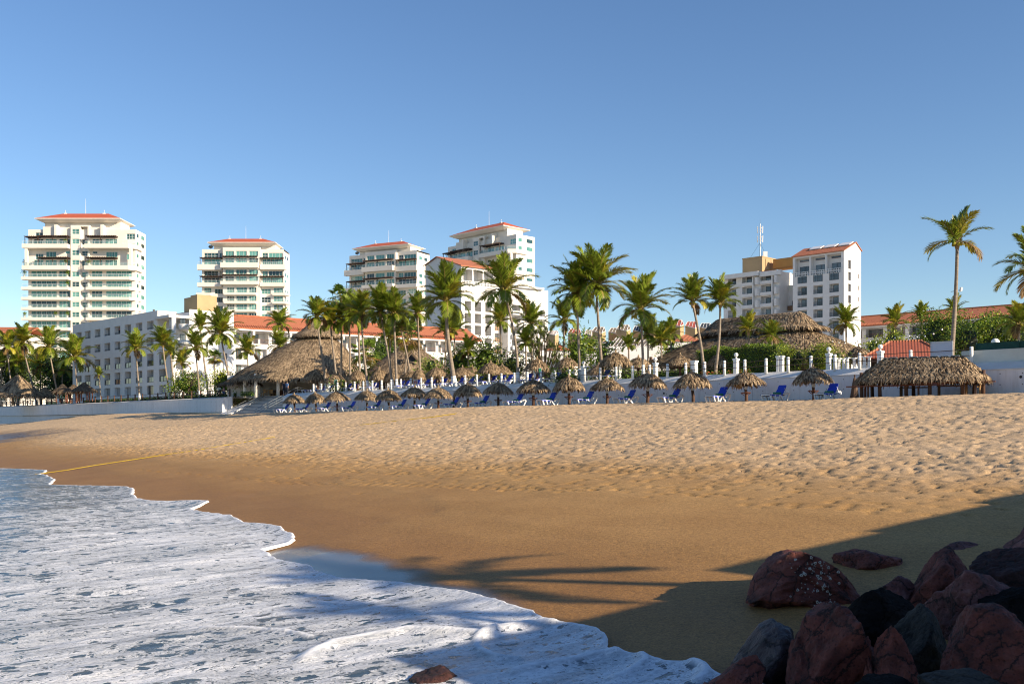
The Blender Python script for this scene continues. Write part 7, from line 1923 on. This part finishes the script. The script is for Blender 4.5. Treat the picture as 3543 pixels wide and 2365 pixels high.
# barnacle rings on the first boulder
bpy.context.view_layer.update()
dg = bpy.context.evaluated_depsgraph_get(); bv = BVHTree.FromObject(first_rock, dg); Mw = first_rock.matrix_world; Mi = Mw.inverted()
mb = MB(); r = random.Random(2); cnt = 0
for k in range(420):
    u = 2835+r.gauss(0, 26)-(0 if r.random() < .6 else 30*r.random()); v = 1990+r.gauss(0, 42)
    if r.random() < .35: u, v = 2790+r.uniform(-60, 100), 1990+r.uniform(-60, 95)
    o_ = Mi @ co.location; tgt = Mi @ P(u, v, 16); d = (tgt-o_).normalized(); hit, nrm, _, _ = bv.ray_cast(o_, d)
    if hit is None: continue
    if cnt > 95: break
    cnt += 1; rr_ = r.choice((.005, .006, .007, .009, .013, .02)); s = nrm.cross(Vector((0, 0, 1))).normalized(); t_ = nrm.cross(s); i0 = len(mb.v); n = 9
    for rad, hh in ((rr_*1.25, -.004), (rr_, rr_*.5), (rr_*.6, rr_*.45), (rr_*.45, 0)):
        for j in range(n): a = 6.283*j/n; mb.v.append(tuple(hit+(s*math.cos(a)+t_*math.sin(a))*rad*(1+.2*math.sin(3*a+k))+nrm*hh))
    for q in range(3):
        for j in range(n): mb.f.append((i0+q*n+j, i0+q*n+(j+1) % n, i0+(q+1)*n+(j+1) % n, i0+(q+1)*n+j)); mb.m.append(0)
ob = mb.build('barnacles', 'barnacle', first_rock, kind='stuff')

# ============================================================ people
def person(loc, rz, label, shirt, legs, h=1.7, pose='stand', group=None):
    t = thing('person', label, 'person', loc, rz, group)
    k = h/1.7
    J = {'pel': (0, 0, .93), 'spi': (0, .01, 1.12), 'che': (0, 0, 1.32), 'nek': (0, .01, 1.46), 'hd0': (0, -.015, 1.56), 'hd1': (0, -.01, 1.66),
         'sl': (-.18, .01, 1.40), 'el': (-.24, .03, 1.13), 'wl': (-.22, -.06, .9), 'fl': (-.215, -.09, .8), 'sr': (.18, .01, 1.40), 'er': (.25, .04, 1.13), 'wr': (.21, -.05, .9), 'fr': (.205, -.08, .8),
         'hl': (-.1, 0, .9), 'kl': (-.115, -.02, .49), 'al': (-.12, .02, .09), 'tl': (-.13, -.15, .04), 'hr': (.1, 0, .9), 'kr': (.115, -.02, .49), 'ar': (.12, .02, .09), 'tr': (.13, -.15, .04)}
    if pose == 'akimbo': J.update(el=(-.36, .08, 1.16), wl=(-.2, -.02, .98), fl=(-.16, -.06, .96), er=(.36, .08, 1.16), wr=(.2, -.02, .98), fr=(.16, -.06, .96))
    if pose == 'hug': J.update(er=(.3, -.12, 1.2), wr=(.12, -.28, 1.2), fr=(.06, -.34, 1.2))
    if pose == 'lean': J.update(el=(-.26, -.2, 1.12), wl=(-.14, -.4, 1.05), fl=(-.1, -.46, 1.05), er=(.26, -.2, 1.12), wr=(.14, -.4, 1.05), fr=(.1, -.46, 1.05))
    if pose == 'walk': J.update(kl=(-.11, -.17, .5), al=(-.11, -.1, .1), tl=(-.11, -.26, .06), ar=(.11, .2, .12), tr=(.12, .06, .04))
    RD = {'pel': .125, 'spi': .115, 'che': .135, 'nek': .055, 'hd0': .085, 'hd1': .09, 'sl': .065, 'el': .042, 'wl': .03, 'fl': .035, 'hl': .085, 'kl': .06, 'al': .04, 'tl': .035}
    E = [('pel', 'spi'), ('spi', 'che'), ('che', 'nek'), ('nek', 'hd0'), ('hd0', 'hd1'), ('che', 'sl'), ('sl', 'el'), ('el', 'wl'), ('wl', 'fl'), ('che', 'sr'), ('sr', 'er'), ('er', 'wr'), ('wr', 'fr'), ('pel', 'hl'), ('hl', 'kl'), ('kl', 'al'), ('al', 'tl'), ('pel', 'hr'), ('hr', 'kr'), ('kr', 'ar'), ('ar', 'tr')]
    def skin(name, edges, grow, mat, root):
        ks = list(dict.fromkeys([a for e in edges for a in e])); me = bpy.data.meshes.new(name)
        me.from_pydata([tuple(Vector(J[a])*k) for a in ks], [(ks.index(a), ks.index(b)) for a, b in edges], []); me.materials.append(MAT[mat])
        o = link(name, me, t); md = o.modifiers.new('skin', 'SKIN')
        for i, a in enumerate(ks):
            rd = RD.get(a) or RD.get(a[0]+'l'); sv = me.skin_vertices[0].data[i]; f = (rd*grow[0]+grow[1])*k; sv.radius = (f*(1.25 if a in ('che', 'pel', 'spi') else 1), f*(.85 if a in ('che', 'pel', 'spi') else 1)); sv.use_root = a == root
        o.modifiers.new('sub', 'SUBSURF').levels = 2; o.modifiers['sub'].render_levels = 2
        md.use_smooth_shade = True
        return o
    skin('body', E, (1, 0), 'skin', 'pel')
    skin('shirt', [('pel', 'spi'), ('spi', 'che'), ('che', 'sl'), ('sl', 'el'), ('che', 'sr'), ('sr', 'er')], (1.06, .016), shirt, 'pel')
    skin('trousers', [('pel', 'hl'), ('hl', 'kl'), ('kl', 'al'), ('pel', 'hr'), ('hr', 'kr'), ('kr', 'ar')], (1.08, .014), legs, 'pel')
    mb = MB(); mb.lathe([(.001, .105), (.06, .09), (.098, .04), (.104, -.02), (.09, -.08)], 12, 0, (0, .018, 1.645)); o = mb.build('hair', 'hair', t, True); o.scale = (k,)*3
    mb = MB(); y = -.1
    mb.sphere((-.033, y, 1.62), .011, 6); mb.sphere((.033, y, 1.62), .011, 6); o = mb.build('eyes', 'dark_metal', t); o.scale = (k,)*3
    return t
d_ = 126.0; q = P(983, 1372, d_); person((q.x, d_, DECK-.03), .4, 'person in dark clothes standing at the top of the beach steps', 'cloth_dark', 'cloth_dark', 1.74, 'walk')
q = P(993, 1372, d_-.4); person((q.x, d_-.4, DECK-.03), 2.6, 'person in pale blue shirt with arms raised beside the dark clad person', 'cloth_blue', 'cloth_dark', 1.72, 'hug')
d_ = 141.0; q = P(757, 1372, d_); person((q.x, d_, DECK-.03), math.pi, 'person in pale yellow shirt, hands on hips, seen from behind by the left steps', 'cloth_pale', 'cloth_dark', 1.72, 'akimbo')
q = P(774, 1372, d_+1); person((q.x, d_+1, DECK-.03), 2.2, 'person in pink top next to the pale shirted one', 'cloth_pink', 'cloth_blue', 1.62, 'stand')
q = P(795, 1372, d_+2); person((q.x, d_+2, DECK-.03), .5, 'person in blue shirt beside the leaning palm foot', 'cloth_blue', 'cloth_dark', 1.6, 'stand')
for u, lab, sh in ((404, 'person leaning on the balcony of the shaded hotel wing, left one of the pair', 'cloth_pink'), (410, 'person leaning on the balcony of the shaded hotel wing, right one of the pair', 'cloth_dark')):
    x, _ = HW.fx(u); wx_, wy_ = HW.wx(x, .55); person((wx_, wy_, ZC+16.52), math.atan2(-.7071, .7071), lab, sh, 'cloth_dark', 1.3, 'lean')

# ============================================================ unseen building and annex right of the frame, shaped to throw the foreground shade
for nm, (qx, qy), L, Wd, zt, lab in (('shade_building', (17.2, 10.35), 30, 7, ZC+3.5, 'long flat roofed unseen building beyond the right edge, shaped to throw the foreground shade'), ('shade_annex', (9.7, 7.3), 8.1, 10, ZC+1.9, 'lower unseen block at the seaward end, shaped to shade the foam and rocks')):
    ang = math.atan2(.657, .754); t = thing(nm, lab, 'building', (qx, qy, 0), ang)
    mb = MB(); facade(mb, (0, -Wd), (0, 0), ZC-4.2, zt, []) if False else None
    mb = MB(); mb.box(0, L, -Wd, 0, ZC-4.5, zt-.3); mb.build('wall', 'plaster_old', t)
    mb = MB(); mb.box(-.3, L+.3, -Wd-.3, .3, zt-.299, zt)
    if L > 10:
        mb.box(3.3, 6.6, -3, .3, zt+.001, zt+.13); mb.box(6.602, 30, -4, .3, zt+.001, zt+.3)
    mb.build('roof', 'tan_wall', t)
def offpalm(gu, gv, zc_, base, rad, lab):
    s, d = G(gu, gv); x, y = XY(s, d); z = float(sandz(np.array([s]), np.array([d]))[0]); k = (zc_-z)/SUNV.z; c = Vector((x, y, z))+SUNV*k
    t = thing('coconut_palm', lab, 'palm tree', (c.x+base[0], c.y+base[1], ZC-3.2), 0, 'palms beside the unseen building')
    top = c-Vector(t.location); mb = MB(); mb.tube([(0, 0, 0), tuple(top*.5+Vector((.2, 0, 0))), tuple(top)], [.2, .16, .12], 9); mb.build('trunk', 'trunk', t, True)
    link('crown', CROWN_RAG[0] if gu > 1300 else CROWN[6], t, top, 1.0, rad)
offpalm(1640, 2000, ZC+6.5, (1.2, -1.5), 2.5, 'palm standing beside the unseen building, out of the frame to the right')
offpalm(1500, 2150, ZC+6.0, (1.0, -1.0), 1.7, 'second palm beside the unseen building, closer to the water')

t = thing('sky_blocker', 'unseen dark block added behind the viewpoint to cut sky light on the foreground', 'building', (0, 0, 0)); mb = MB(); mb.box(-14, 9, -24, -7, ZC-4.5, ZC+9); mb.build('wall', 'wood_dark', t); mb = MB(); mb.box(-14.5, 9.5, -24.5, -6.5, ZC+9.001, ZC+9.5); mb.build('roof', 'wood_dark', t)  # added behind the camera, out of view, to darken the foreground shade
